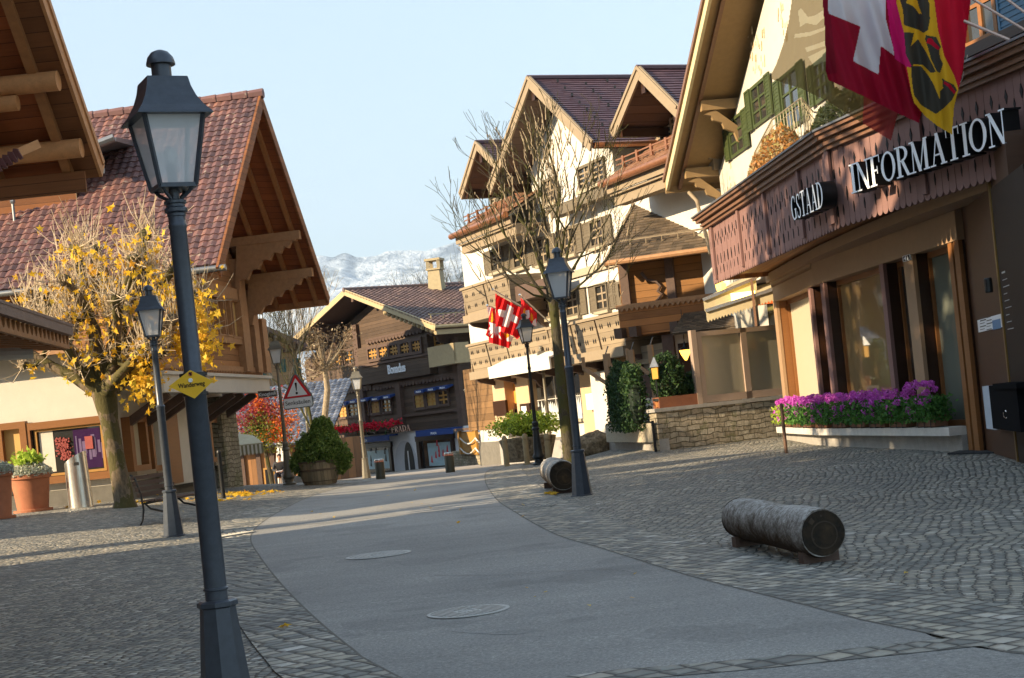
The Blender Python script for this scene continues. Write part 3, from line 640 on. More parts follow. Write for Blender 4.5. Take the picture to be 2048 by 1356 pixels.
pwin(LH, H, 8, 985, 55, 842, .05, fr=.16, frame='tbwood', glass='amberp', rows=1, label='brown framed door with amber blind')
wz = pwin(LH, H, 62, 972, 222, 829, .05, fr=.17, dep=.14, frame='tbwood', glass='pane_disp' if False else 'dglass', rows=1, label='wide shop window with its reflections painted on as coloured pieces')
b = MB(); a0, z0 = H.on(78, 955, .1); a1, z1 = H.on(205, 845, .1)
for q in ((a0, a0 + .06, z0, z1), (a1 - .06, a1, z0, z1), (a0 + .06, a1 - .06, z0, z0 + .06), (a0 + .06, a1 - .06, z1 - .06, z1)): b.box(H, q[0], q[1], .075, .13, q[2], q[3])
b.build('inner_frame', M['gold'], wz)
# purple and pink glass reflections painted as screens and blossom, beside a curtain
pk = flat('reflection_coral', (.30, .05, .04), .6); vi = flat('reflection_violet', (.035, .012, .055), .2); lp = flat('reflection_lilac', (.14, .10, .19), .3)
ww = a1 - a0; b = MB(); b.box(H, a0 + .1, a0 + ww * .26, .074, .08, z0 + .1, z1 - .06); b.build('display_curtain', M['cream'], wz)
b = MB(); b.box(H, a0 + ww * .55, a1 - .1, .073, .077, z0 + .1, z1 - .1)
b.build('reflection_screen', vi, wz); b = MB()
for k in range(9): x = a0 + ww * (.58 + .045 * k); b.box(H, x, x + .03 + .03 * (k % 3), .0775, .082, z0 + .3 + .05 * (k % 4), z1 - .25 - .07 * (k % 5))
b.build('reflection_strip', lp, wz); rd = random.Random(3); b = MB()
for k in range(230):
    t = rd.random(); x = a0 + ww * (.40 + rd.gauss(0, .05)); z = z0 + .35 + t * (z1 - z0 - .6); r = .012 + .022 * rd.random(); b.prism(H, [(x - r, z), (x, z - r), (x + r, z), (x, z + r)], .083, .083 + .004 * (k % 9 + 1))
b.box(H, a0 + ww * .72, a0 + ww * .83, .083, .11, z0 + .55, z0 + .85); b.build('reflection_flowers', pk, wz)
# dormer block rising through the front roof
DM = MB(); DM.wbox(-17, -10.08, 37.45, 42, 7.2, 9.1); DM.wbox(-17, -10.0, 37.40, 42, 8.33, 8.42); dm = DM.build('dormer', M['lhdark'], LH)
FD = Fr(-17, 37.45, 1, 0); pwin(LH, FD, 132, 376, 157, 360, 0, fr=.07, dep=.06, frame='rafter', glass='dglass', rows=1)
b = MB(); b.wbox(-17, -9.9, 37.2, 42.2, 9.1, 9.2); b.tube([(-10.0, 37.0, 9.0), (-8.9, 37.0, 9.3)], .1, 8); b.hexa([(-10, 37, 8.95), (-8.9, 37.2, 9.25), (-8.9, 39, 9.45), (-10, 39, 9.3), (-10, 37, 9.1), (-8.9, 37.2, 9.35), (-8.9, 39, 9.6), (-10, 39, 9.45)]); b.build('flashing', M['zinc'], dm)
b = MB()
for q in ((7.2, .0), (8.3, .6)): p = G.P(SR - 3.2, -q[0] + 5.0, lhz(SR - 3.2) + .1); b.tube([p, p + Vector((0, 0, .45))], .035, 6); b.blob(p + Vector((0, 0, .5)), .07, 0, 6, 4, 0)
b.build('vent_pipe', M['zinc'], rf)
# ================================================================== near left chalet: roof corner and canopy in view
FC = thing('near_chalet', 'dark brown chalet at the left edge, seen as a deep roof overhang with round purlins', 'chalet', (-12, 16, 0))
FT = .93; ye, yr = 24.0, 14.5; ze = 6.03; zr = ze + (yr and (ye - yr) * FT); VX = -6.04
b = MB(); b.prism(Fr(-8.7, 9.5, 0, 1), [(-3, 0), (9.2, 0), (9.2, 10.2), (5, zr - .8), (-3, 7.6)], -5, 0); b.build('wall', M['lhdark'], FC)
b = MB()
for y0 in (ye, 2 * yr - ye):
    p = [Vector((VX, y0, ze)), Vector((VX, yr, zr)), Vector((-15.5, yr, zr)), Vector((-15.5, y0, ze))]; b.hexa([q + Vector((0, 0, .1)) for q in p] + [q + Vector((0, 0, .22)) for q in p])
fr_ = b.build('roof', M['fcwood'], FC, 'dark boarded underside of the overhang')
b = MB(); tiles(b, (VX + .05, ye + .05, ze + .24), (-1, 0, 0), (0, yr - ye, zr - ze), 9.5, 13.0, .3, .3, .03, .03, 0, 2, 5); tiles(b, (VX + .05, 2 * yr - ye, ze + .24), (-1, 0, 0), (0, ye - yr, zr - ze), 9.5, 13.0, .6, .5, .03, .03, 0, 2, 6); b.build('roof_tiles', M['lhtile'], fr_)
b = MB()
for y0 in (ye + .05, 2 * yr - ye): b.bar((VX - .22, y0, ze + .0), (VX - .22, yr, zr), .40, .06)
b.build('verge_board', M['lhdark'], fr_)
b = MB()
for y0 in (ye + .1, 2 * yr - ye): b.bar((VX + .0, y0, ze + .08), (VX, yr, zr + .1), .05, .30); b.bar((VX + .035, y0, ze + .2), (VX + .035, yr, zr + .22), .03, .1)
b.build('bargeboard', M['fcbeam'], fr_)
b = MB()
for x in (-6.5, -7.6, -8.7):
    for y0 in (ye - .05, 2 * yr - ye): b.bar((x, y0, ze + .0), (x, yr, zr + .0), .14, .2)
b.build('rafter', M['rafter'], fr_)
for px, py, cons in ((103, 152, True), (152, 284, False)):
    y = 22.5 if cons else 23.4; zz = ze + (ye - y) * FT - .22
    b = MB(); b.tube([(-6.14, y, zz), (-8.9, y, zz)], .15, 14); b.build('purlin', M['fcbeam'], FC, smooth=40)
    if cons:
        b = MB(); FN = Fr(-6.5, y, -1, 0)
        b.tube([(-6.77, y, zz - .26), (-8.9, y, zz - .26)], .12, 12); b.tube([(-7.1, y, zz - .46), (-8.9, y, zz - .46)], .11, 12); b.build('console', M['fcbeam'], FC, smooth=40)
b = MB(); b.bar((-6.22, ye - .25, ze - .12), (-15.4, ye - .25, ze - .12), .07, .32); b.bar((-6.3, ye - .1, ze + .02), (-15.4, ye - .1, ze + .02), .05, .12); b.build('eave_board', M['lhdark'], fr_)
b = MB(); b.tube([(VX + .02, ye + .12, ze + .12), (-15.4, ye + .12, ze + .12)], .08, 8); b.build('gutter', M['zinc'], fr_, smooth=60)
# carved pendant and stub
p0, p1 = at(30, 308, 21.6), at(76, 288, 21.9); b = MB(); b.bar(p0, p1, .08, .12); b.build('carved_rail', M['fcbeam'], FC)
b = MB(); q0, q1 = at(-30, 345, 21.2), at(34, 308, 21.6)
for k in range(6):
    c = q0.lerp(q1, (k + .5) / 6); b.bar(c - Vector((.0, .0, .09)), c + Vector((.03, 0, .09)), .07, .06, 0, (0, 1, 0)); b.bar(c + Vector((.04, -.01, .07)), c + Vector((.1, -.01, -.06)), .05, .05, 0, (0, 1, 0))
b.build('carved_rail', flat('dark_red_carving', (.12, .035, .03), .6), FC)
# canopy with scalloped edge
c0, c1 = Vector((-5.32, 12.0, 3.46)), Vector((-6.20, 21.95, 3.46)); b = MB(); b.bar(c0, c1, .09, .13); b.hexa([c0 + Vector((.05, 0, .06)), c1 + Vector((.05, .05, .06)), Vector((-8.8, 21.95, 4.5)), Vector((-8.8, 12, 4.5)), c0 + Vector((.05, 0, .1)), c1 + Vector((.05, .05, .1)), Vector((-8.8, 21.95, 4.55)), Vector((-8.8, 12, 4.55))])
cn = b.build('canopy', flat('canopy_timber', (.20, .125, .09), .7), FC)
CF = Fr(c0.x - .06, c0.y, c1.x - c0.x, c1.y - c0.y); b = MB(); LL = (c1 - c0).length; k = 40; st = LL / k
for i in range(k):
    x = i * st; pts = [(x + st * .5 - st * .36 * math.cos(math.pi * q / 8), 3.40 - .14 * math.sin(math.pi * q / 8)) for q in range(9)]
    b.prism(CF, ([(x, 3.5), (x, 3.30)] + [(x + st, 3.30), (x + st, 3.5)])[::-1] if False else [(x, 3.39)] + pts + [(x + st, 3.39), (x + st, 3.21), (x, 3.21)], -.03, .03)
b.build('scalloped_board', M['rafter'], cn); b = MB()
for i in range(24): y = 12.2 + i * .42; b.bar((-5.42 - .088 * (y - 12), y, 3.23), (-8.7, y, 3.45), .10, .07)
b.build('rafter', M['rafter'], cn); b = MB(); b.tube([(-7.2, 21.3, 3.2), (-6.62, 21.5, 3.18)], .09, 10); b.build('lamp_tube', M['white'], cn)
# ================================================================== unseen chalets added for their shade on the square and far shops
def shadehouse(name, x, y, wx, wy, h, rh, label, ang=0):
    T = thing(name, label, 'chalet', (x, y, g(x, y))); F = Fr(x - wx / 2, y - wy / 2, 1, 0); b = MB(); b.wbox(x - wx/2, x + wx/2, y - wy/2, y + wy/2, -.5, h * .4); b.build('wall', M['white'], T)
    b = MB(); F2 = Fr(x + wx / 2, y - wy / 2, 0, 1); b.prism(F2, [(0, h * .4), (wy, h * .4), (wy, h), (wy / 2, rh - .3), (0, h)], -wx, .05); b.build('wall', M['lhdark'], T, 'brown boarded upper wall')
    b = MB(); sl = (rh - h) / (wy / 2)
    for s_ in (-1, 1):
        A = (x + wx/2 + 1.2, y + s_ * (wy/2 + 1), h - sl + .15); tiles(b, A, (-1, 0, 0), (0, -s_, sl), wx + 2.4, math.hypot(wy/2 + 1, (wy/2 + 1) * sl), .5, .4, .03, .03, 0, 2, 8)
        p = [Vector((x + wx/2 + 1.2, y + s_ * (wy/2 + 1), h - sl)), Vector((x + wx/2 + 1.2, y, rh)), Vector((x - wx/2 - 1.2, y, rh)), Vector((x - wx/2 - 1.2, y + s_ * (wy/2 + 1), h - sl))]; b.hexa([q - Vector((0, 0, .05)) for q in p] + [q + Vector((0, 0, .1)) for q in p])
    b.build('roof', M['lhtile'], T)
    for i in range(5):
        for z in (1.1, h * .4 + 1.0):
            yy_ = -wy/2 + wy * (i + .5) / 5; win(T, F2, yy_ + wy/2 - .5, yy_ + wy/2 + .5, z, z + 1.3, .06, cols=2, rows=3, frame='gold')
    return T
shadehouse('chalet', -17, -4, 16, 24, 8.5, 14.5, 'unseen tall chalet added beside the camera to shade the foreground')
shadehouse('chalet', -21.8, 23.0, 8, 2.2, 8.4, 10.6, 'unseen narrow chalet added to throw a shade band across the road')
shadehouse('chalet', -24, 77, 12, 15, 9.0, 14.5, 'unseen chalet added behind the left shop house to shade the gabled chalet')
# ================================================================== far chalet with the shops (gable to the street)
AP = at(690, 584, 88); PV = Fr(AP.x, 88, .514, -.857); PW = Fr(PV.P(0, -1.9, 0).x, PV.P(0, -1.9, 0).y, .514, -.857)
PC = thing('gabled_chalet', 'dark timber chalet with a broad plum tiled gable roof and white ground floor shops', 'chalet', (AP.x, 88, -.9))
sR, zR = PV.on(870, 653, 0); sL, zL = PV.on(565, 700, 0); zA = AP.z
def pcz(s): return zA + (zR - zA) * s / sR if s > 0 else zA + (zL - zA) * s / sL
def C6(x, y): return 640 + x / 4.239, 640 + y / 4.239
aL = PW.on(*C6(-60, 900))[0]; aR = PW.on(*C6(1205, 800))[0]; zW = PW.on(*C6(700, 948))[1]
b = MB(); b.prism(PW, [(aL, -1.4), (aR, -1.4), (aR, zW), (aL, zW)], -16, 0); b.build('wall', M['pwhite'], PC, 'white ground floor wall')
b = MB(); b.prism(PW, [(aL, zW), (aR, zW), (aR, pcz(aR + .9) - .35), (0, zA - .6), (aL, pcz(aL) - .6)], -16, .12)
a5, z5 = PW.on(*C6(335, 460), .6); a6, z6 = PW.on(*C6(921, 305), .6); b.box(PW, a5, a6, .1, .6, PW.on(*C6(640, 505), .6)[1], PW.on(*C6(640, 175), .6)[1]); b.build('wall', M['pcwood'], PC, 'dark weathered board wall')
b = MB()
for s0 in (sR, sL):
    p = [PV.P(s0, 0, pcz(s0) - .02), PV.P(0, 0, zA - .02), PV.P(0, -26, zA - .02), PV.P(s0, -26, pcz(s0) - .02)]; b.hexa([q - Vector((0, 0, .16)) for q in p] + [q for q in p])
prf = b.build('roof', M['pcbeam'], PC, 'low pitched roof with dark soffit')
b = MB()
for s0, sg, ps in ((sR, 1, 4), (sL, -1, 2)):
    A = PV.P(s0, .1 if sg > 0 else -26, pcz(s0) + .06); U = PV.P(0, 0, zA) - PV.P(s0, 0, pcz(s0)); S = Vector((-PV.nx, -PV.ny, 0)) if sg > 0 else Vector((PV.nx, PV.ny, 0))
    tiles(b, A, S, U, 26, U.length, .34, .36, .06, .05, 0, ps, 11)
ridgecaps(b, PV.P(0, .1, zA + .12), PV.P(0, -26, zA + .12), .13, .45); b.build('roof_tiles', M['pctile'], prf)
b = MB(); b.bar(PV.P(sR + .1, .03, pcz(sR) - .06), PV.P(0, .03, zA - .02), .07, .34); b.bar(PV.P(sL, .03, pcz(sL) - .06), PV.P(0, .03, zA - .02), .07, .34); b.build('bargeboard', M['pctrim'], prf)
b = MB(); zz = pcz(sR); b.tube([PV.P(sR + .12, .1, zz - .02), PV.P(sR + .12, -26, zz - .02)], .09, 8); b.box(PV, sR - .15, sR + .0, -26, -.05, zz - .42, zz - .17); b.build('gutter', M['pctrim'], prf)
b = MB()
for i in range(34): p = PV.P(sR * .86, -.6 - i * .75, pcz(sR * .86) + .1); b.bar(p, p + Vector((0, 0, .26)), .05, .05, 0, (1, 0, 0))
b.bar(PV.P(sR * .86, -.5, pcz(sR * .86) + .34), PV.P(sR * .86, -26, pcz(sR * .86) + .34), .05, .05); b.build('snow_guard', M['pctrim'], prf)
b = MB()      # decorated verge brackets
for i in range(13): s_ = sR * (.42 + .045 * i); p = PV.P(s_, -.25, pcz(s_) - .42); b.blob(p, .13, 0, 6, 5, .1)
b.build('verge_ornament', M['pctrim'], prf)
for fr_s in (.02, .45, .86, -.5):
    s_ = sR * fr_s if fr_s > 0 else sL * -fr_s; b = MB(); b.box(PV, s_ - .14, s_ + .14, -2.2, -.3, pcz(s_) - .55, pcz(s_) - .25); b.build('purlin', M['pcbeam'], prf)
for fr_s in (.86, -.5):
    s_ = sR * fr_s if fr_s > 0 else sL * -fr_s; z = pcz(s_) - .55; FN = Fr(PV.P(s_, -.3, 0).x, PV.P(s_, -.3, 0).y, -PV.nx, -PV.ny)
    b = MB(); b.prism(FN, [(0, z), (.2, z - .25), (.5, z - .3), (.6, z - .6), (.95, z - .7), (1.1, z - 1.05), (1.5, z - 1.2), (1.6, z - 1.6), (1.6, z)][::-1], -.12, .12); b.build('console', M['pcbeam'], PC)
# chimney
cp = Vector((0, 0, 0)); best = None
for k in range(40):
    q = PV.P(1.0, -4 - k * .5, zA); u, v_ = uv(880, 560); e = abs(q.x / q.y - u)
    if best is None or e < best[0]: best = (e, q)
cp = best[1]; b = MB(); Lc = cp.copy(); Lc.z = 0
b.lathe(Lc, [(.66, zA - 1.2), (.50, zA + .9)], 4, 0, .5); b.lathe(Lc, [(.62, zA + .9), (.62, zA + 1.0)], 4, 0, .5)
for k in range(4): a = .5 + k * math.pi / 2; c = Lc + Vector((math.cos(a) * .47, math.sin(a) * .47, 0)); b.wbox(c.x - .1, c.x + .1, c.y - .1, c.y + .1, zA + 1.0, zA + 1.45)
b.lathe(Lc, [(.68, zA + 1.45), (.68, zA + 1.58)], 4, 0, .5); b.build('chimney', flat('chimney_render', (.36, .29, .17), .85), prf)
# windows
def wC6(x0, y0, x1, y1, n, **k): pwin(PC, PW, *C6(x0, y0), *C6(x1, y1), n, **k)
for x0, y1, x1, y0 in ((418, 208, 498, 362), (508, 192, 588, 346), (596, 176, 676, 330), (690, 158, 772, 314), (786, 140, 866, 298)): wC6(x0, y0, x1, y1, .6, cols=3, rows=3, fr=.17, dep=.12, frame='pcbeam', glass='dglass', bar='gold')
for x0, y1, x1, y0 in ((140, 255, 196, 408), (222, 236, 292, 392)): wC6(x0, y0, x1, y1, .12, cols=2, rows=3, fr=.14, dep=.12, frame='pcbeam', glass='dglass', bar='gold')
aw = [(165, 712, 238, 846), (252, 690, 328, 834), (345, 678, 418, 822), (440, 668, 515, 812), (538, 652, 610, 800), (810, 606, 892, 768), (912, 588, 994, 752), (1012, 572, 1094, 738)]
for i, (x0, y1, x1, y0) in enumerate(aw):
    wC6(x0, y0, x1, y1, .12, cols=2, rows=3, fr=.15, dep=.1, frame='pcbeam', glass='curt' if i % 3 != 1 else 'dglass', bar='gold')
    a0, z0 = PW.on(*C6(x0 + 6, y1 + 18), .5); a1, z1 = PW.on(*C6(x1 - 6, y1 - 20), .5); b = MB(); FN = Fr(PW.P(a0, 0, 0).x, PW.P(a0, 0, 0).y, PW.nx, PW.ny)
    b.prism(FN, [(.13, z1 + .15), (.6, z0 + .2), (.6, z0), (.57, z0), (.57, z0 + .17), (.13, z1 + .1)][::-1], 0, -(a1 - a0)) if False else b.hexa([PW.P(a0, .6, z0), PW.P(a1, .6, z0), PW.P(a1, .2, z1 - .05), PW.P(a0, .2, z1 - .05), PW.P(a0, .62, z0 + .16), PW.P(a1, .62, z0 + .16), PW.P(a1, .2, z1 + .05), PW.P(a0, .2, z1 + .05)])
    w_ = b.build('window_awning', M['navy'], PC)
    tmesh('PRADA', lambda x, y, z, a0=a0, a1=a1, z0=z0: PW.P(a0 + (a1 - a0) * (.2 + .6 * x), .622 + .01 * z, z0 + .03 + .10 * y), .1, 'lettering', M['lettw'], w_, bold=.01)
b = MB()      # bands with carved frieze
for y0, y1 in ((395, 372),): pass
def band(x0, y0, x1, y1, h, n0, n1): a0, z0 = PW.on(*C6(x0, y0), n1); a1, z1 = PW.on(*C6(x1, y1), n1); z = (z0 + z1) / 2; b.box(PW, a0, a1, n0, n1, z - h, z); return a0, a1, z
band(340, 372, 925, 292, .12, .6, .7); a0, a1, z = band(440, 545, 1160, 452, .12, .12, .32); scal(b, PW, a0, a1, z - .12, .12, .3, .42, .22, .1, 0, 'r')
a0, a1, z = band(380, 165, 860, 60, .12, .12, .3); scal(b, PW, a0, a1, z - .12, .12, .28, .42, .2, .1, 0, 'r')
band(700, 805, 1195, 742, .14, .12, .26); a0, a1, z = band(150, 590, 430, 560, .1, .12, .3); scal(b, PW, a0, a1, z - .1, .12, .28, .42, .2, .1, 0, 'r')
b.build('carved_band', M['pcbeam'], PC)
for x0, x1 in ((335, 375), (650, 690), (1160, 1200)):
    b = MB(); a0 = PW.on(*C6(x0, 700), .3)[0]; a1 = PW.on(*C6(x1, 700), .3)[0]; b.box(PW, a0, a1, .12, .34, zW, pcz(a0) - 1.0 if x0 != 650 else PW.on(*C6(660, 530), .3)[1]); b.build('post', M['pcbeam'], PC)
b = MB(); a0, z0 = PW.on(*C6(925, 385), 1.0); a1, z1 = PW.on(*C6(1140, 290), 1.0); b.box(PW, a0, a1, .1, 1.0, z0 - .12, z0); b.box(PW, a0, a1, .9, 1.0, z0, z0 + .95); b.box(PW, a1 - .1, a1, .1, 1.0, z0, z0 + .95); b.build('balcony', M['pctrim'], PC)
wC6(985, 268, 1070, 110, .12, cols=2, rows=3, fr=.1, dep=.08, frame='gold', glass='dglass')
# blackletter name in white strokes: read as far as the picture allows
def stroke_text(F, n, p0, p1, h, strokes, mat, name, parent, w=.09):
    s0, z0 = F.on(*p0, n); s1, z1 = F.on(*p1, n); _, zt = F.on(p0[0], p0[1] - h, n); hh = zt - z0; b = MB()
    for k, (xa, ya, xb, yb) in enumerate(strokes):
        A = F.P(s0 + (s1 - s0) * xa, n + .0015 * k, z0 + (z1 - z0) * xa + hh * ya); B_ = F.P(s0 + (s1 - s0) * xb, n + .0015 * k, z0 + (z1 - z0) * xb + hh * yb); b.bar(A, B_, .03, w, 0, (F.nx, F.ny, 0)) if False else b.bar(A, B_, w, .03, 0, (F.nx, F.ny, .001))
    return b.build(name, mat, parent)
tmesh('Bonadus', lambda x, y, z: PW.P(PW.on(776, 750, .65)[0] + (PW.on(811, 744, .65)[0] - PW.on(776, 750, .65)[0]) * x, .62 + .05 * z, PW.on(776, 749, .65)[1] + .02 + y * .52), 1, 'lettering', M['lettw'], PC, bold=.01)
# geranium box
a0, z0 = PW.on(*C6(95, 905), .9); a1, z1 = PW.on(*C6(632, 840), .9); b = MB(); b.box(PW, a0, a1, .3, .9, z1 - .60, z1 - .35); fbx = b.build('flower_box', M['pcbeam'], PC)
M['gerred'] = leafmat('geranium_blooms_red', [(.75, .01, .03), (.9, .03, .08), (.5, .01, .02)], .2); M['gerleaf'] = leafmat('geranium_leaves', [(.03, .10, .02), (.06, .17, .03), (.12, .25, .05)], .3)
def leafcloud(b, pts, size, m=0, rd=random, flat_=0, quad=True):
    for k, p in enumerate(pts):
        s_ = size * rd.uniform(.6, 1.3); a = Vector((rd.gauss(0, 1), rd.gauss(0, 1), rd.gauss(0, 1) * (1 - flat_))).normalized(); c = a.cross(Vector((rd.gauss(0, 1), rd.gauss(0, 1), rd.gauss(0, 1)))).normalized()
        t = (rd.random() * 40, rd.random() * 40); p = Vector(p)
        b.poly([p - a * s_, p + c * s_ * .55, p + a * s_, p - c * s_ * .55], m, t)
rd = random.Random(5); b = MB(); P1 = [PW.P(rd.uniform(a0, a1), rd.uniform(.35, 1.15), z1 - .38 + rd.gauss(.12, .10)) for _ in range(2000)]; leafcloud(b, P1, .09, 0, rd); b.build('blossom', M['gerred'], fbx)
b = MB(); leafcloud(b, [PW.P(rd.uniform(a0, a1), rd.uniform(.3, 1.0), z1 - .4 + rd.gauss(.05, .12)) for _ in range(900)], .09, 0, rd); b.build('foliage', M['gerleaf'], fbx)
# ground floor: awnings, shop windows, arch
for x0, y0, x1, y1, h in ((185, 1012, 582, 972, 30), (812, 950, 1122, 908, 30)):
    a0, z0 = PW.on(*C6(x0, y0 + h), .75); a1, z1 = PW.on(*C6(x1, y1 + h), .75); z = (z0 + z1) / 2; b = MB(); b.box(PW, a0, a1, .14, .75, z + .12, z + .22); b.box(PW, a0, a1, .70, .755, z - .12, z + .12); o = b.build('shop_awning', M['navy'], PC)
    tmesh('PRADA', lambda x, y, zz, a0=a0, a1=a1, z=z: PW.P((a0 + a1) / 2 + (x - .5) * .7, .757 + .01 * zz, z - .06 + .13 * y), .1, 'lettering', M['lettw'], o, bold=.01)
for x0, y0, x1, y1 in ((215, 1325, 600, 1075), (850, 1270, 1128, 1005)):
    a0, z0 = PW.on(*C6(x0, y0), .1); a1, z1 = PW.on(*C6(x1, y1), .1); z0 = -1.0; b = MB(); f = .28
    for q in ((a0 - f * .3, a0 + f, z0, z1), (a1 - f, a1, z0, z1), (a0 - f * .6, a1 + .1, z1, z1 + .3)): b.box(PW, q[0], q[1], .0, .16, q[2], q[3])
    w_ = b.build('shop_window', M['tbdark'], PC); b = MB(); b.box(PW, a0 + f, a1 - f, .003, .02, z0, z1); b.build('pane', M['dglass'], w_)
    b = MB(); q0 = a0 + (a1 - a0) * (.50 if x0 < 500 else .25); b.box(PW, q0, a1 - f, .021, .04, z0 + .25, z1 - .15); b.build('poster', flat('poster_pale_blue', (.36, .52, .58), .5), w_)
    b = MB(); rd = random.Random(int(x0))
    for k in range(7): s_ = q0 + .15 + rd.random() * (a1 - f - q0 - .3); z = z0 + .4 + rd.random() * 1.2; b.prism(PW, [(s_ - .12, z), (s_ + .1, z - .05), (s_ + .06, z + .38), (s_ - .02, z + .3)], .041, .045 + .002 * k)
    b.build('display_shape', M['red'] if x0 > 500 else M['black'], w_)
    if x0 < 500: tmesh('PRADA', lambda x, y, zz, a0=a0: PW.P(a0 + .75 + .9 * x, .021 + .01 * zz, z1 - .75 + .2 * y), .1, 'lettering', M['frost'], w_)
ac0, _ = PW.on(*C6(640, 1290), .05); ac1, _ = PW.on(*C6(832, 1275), .05); zt = PW.on(*C6(740, 1020), .05)[1]; w2 = (ac1 - ac0) / 2
arch = [(ac0, -1.3)] + [(ac0 + w2 - w2 * math.cos(math.pi * k / 14), zt - w2 + w2 * math.sin(math.pi * k / 14)) for k in range(15)] + [(ac1, -1.3)]
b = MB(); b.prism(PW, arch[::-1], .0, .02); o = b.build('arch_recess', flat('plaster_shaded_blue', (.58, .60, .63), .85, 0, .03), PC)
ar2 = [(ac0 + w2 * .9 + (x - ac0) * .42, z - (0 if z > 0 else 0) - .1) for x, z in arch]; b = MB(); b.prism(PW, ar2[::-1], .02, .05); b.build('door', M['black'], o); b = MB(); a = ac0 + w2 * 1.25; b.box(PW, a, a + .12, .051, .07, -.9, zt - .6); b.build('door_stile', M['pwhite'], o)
serif(PW, 'PRADA', (783, 866), (821, 861), (781, 854), .95, .08, 'letter', flat('letter_rose_gold', (.72, .45, .33), .4), M['pcbeam'], PC)
b = MB(); b.pbox(PW, *C6(380, 968), *C6(474, 932), .12, .2); o = b.build('street_name_plate', M['mould'], PC); ftext(PW, 'Hornweg', C6(390, 962), C6(466, 955), 6, .21, 'lettering', M['lettw'], o, .01, .02)
# ================================================================== low slate-roofed barn and houses behind it
SB = thing('low_barn', 'low wooden barn with a blue grey slate roof behind the red maple', 'barn', (-12, 68, -.5)); SF = Fr(-12, 68, .985, -.17)
b = MB(); a0 = SF.on(440, 930)[0]; a1 = SF.on(652, 930)[0]; zE = SF.on(590, 886, .5)[1]; b.box(SF, a0, a1, -6, 0, -1.2, zE); b.build('wall', planks('barn_boards', (.27, .13, .05), .22, .35, .7, 0), SB)
b = MB(); A = SF.P(a0 - .4, .5, zE); U = Vector((-SF.nx * 5, -SF.ny * 5, 2.75)); tiles(b, A, (SF.dx, SF.dy, 0), U, a1 - a0 + .8, U.length, .25, .27, .05, .04, 0, 4, 21); b.build('roof', M['bltile'], SB)
b = MB(); p = SF.P(a0 - .4, .5, zE - .06); q = SF.P(a1 + .4, .5, zE - .06); b.hexa([p, q, q + U, p + U] + [x + Vector((0, 0, .05)) for x in (p, q, q + U, p + U)]); b.tube([p + Vector((0, -.05, .03)), q + Vector((0, -.05, .03))], .07, 6); b.build('gutter', M['ironb'], SB)
for px in (487, 520, 548): b = MB(); a = SF.on(px, 940)[0]; b.box(SF, a - .1, a + .1, 0, .1, -1.2, zE); b.build('post', M['pcbeam'], SB)
b = MB(); b.pbox(SF, 530, 975, 548, 934, .1, .16); bd = b.build('board_frame', M['gold'], SB); b = MB(); b.pbox(SF, 533, 973, 545, 938, .16, .18); b.build('chalkboard', M['black'], bd)
BH = thing('background_chalet', 'pale brown chalet with green shutters rising behind the low barn', 'chalet', (-13, 82, -1)); BF = Fr(-13, 82, .97, .25)
a0 = BF.on(430, 800)[0]; a1 = BF.on(604, 800)[0]; s0_, z0_ = BF.on(512, 652, .9); s1_, z1_ = BF.on(610, 694, .9); sl = (z1_ - z0_) / (s1_ - s0_); zap = z0_ - sl * (s0_ - a0)
b = MB(); b.prism(BF, [(a0, -1.5), (a1, -1.5), (a1, zap + sl * (a1 - a0) - .2), (a0, zap - .2)], -9, 0); b.build('wall', planks('pale_brown_boards', (.40, .25, .13), .24, .25), BH)
b = MB(); A = [BF.P(a0, .9, zap), BF.P(a1 + .5, .9, zap + sl * (a1 - a0 + .5))]; Bk = [q - Vector((BF.nx * 10, BF.ny * 10, 0)) for q in A]; b.hexa([A[0], A[1], Bk[1], Bk[0]] + [q + Vector((0, 0, .25)) for q in (A[0], A[1], Bk[1], Bk[0])]); b.build('roof', M['pctile'], BH)
for x0, y0, x1, y1 in ((521, 752, 531, 722), (560, 745, 570, 718), (588, 748, 600, 716), (560, 842, 570, 812)):
    s0, z0 = BF.on(x0, y0); s1, z1 = BF.on(x1, y1); shutter(BH, BF, s0, s1, z0, z1, .02, flat('teal_shutter', (.02, .10, .09), .6))
b = MB()
for yb in (776, 700): a, z = BF.on(560, yb); b.box(BF, a0, a1, .001, .15, z - .15, z)
b.build('band', M['pcbeam'], BH)
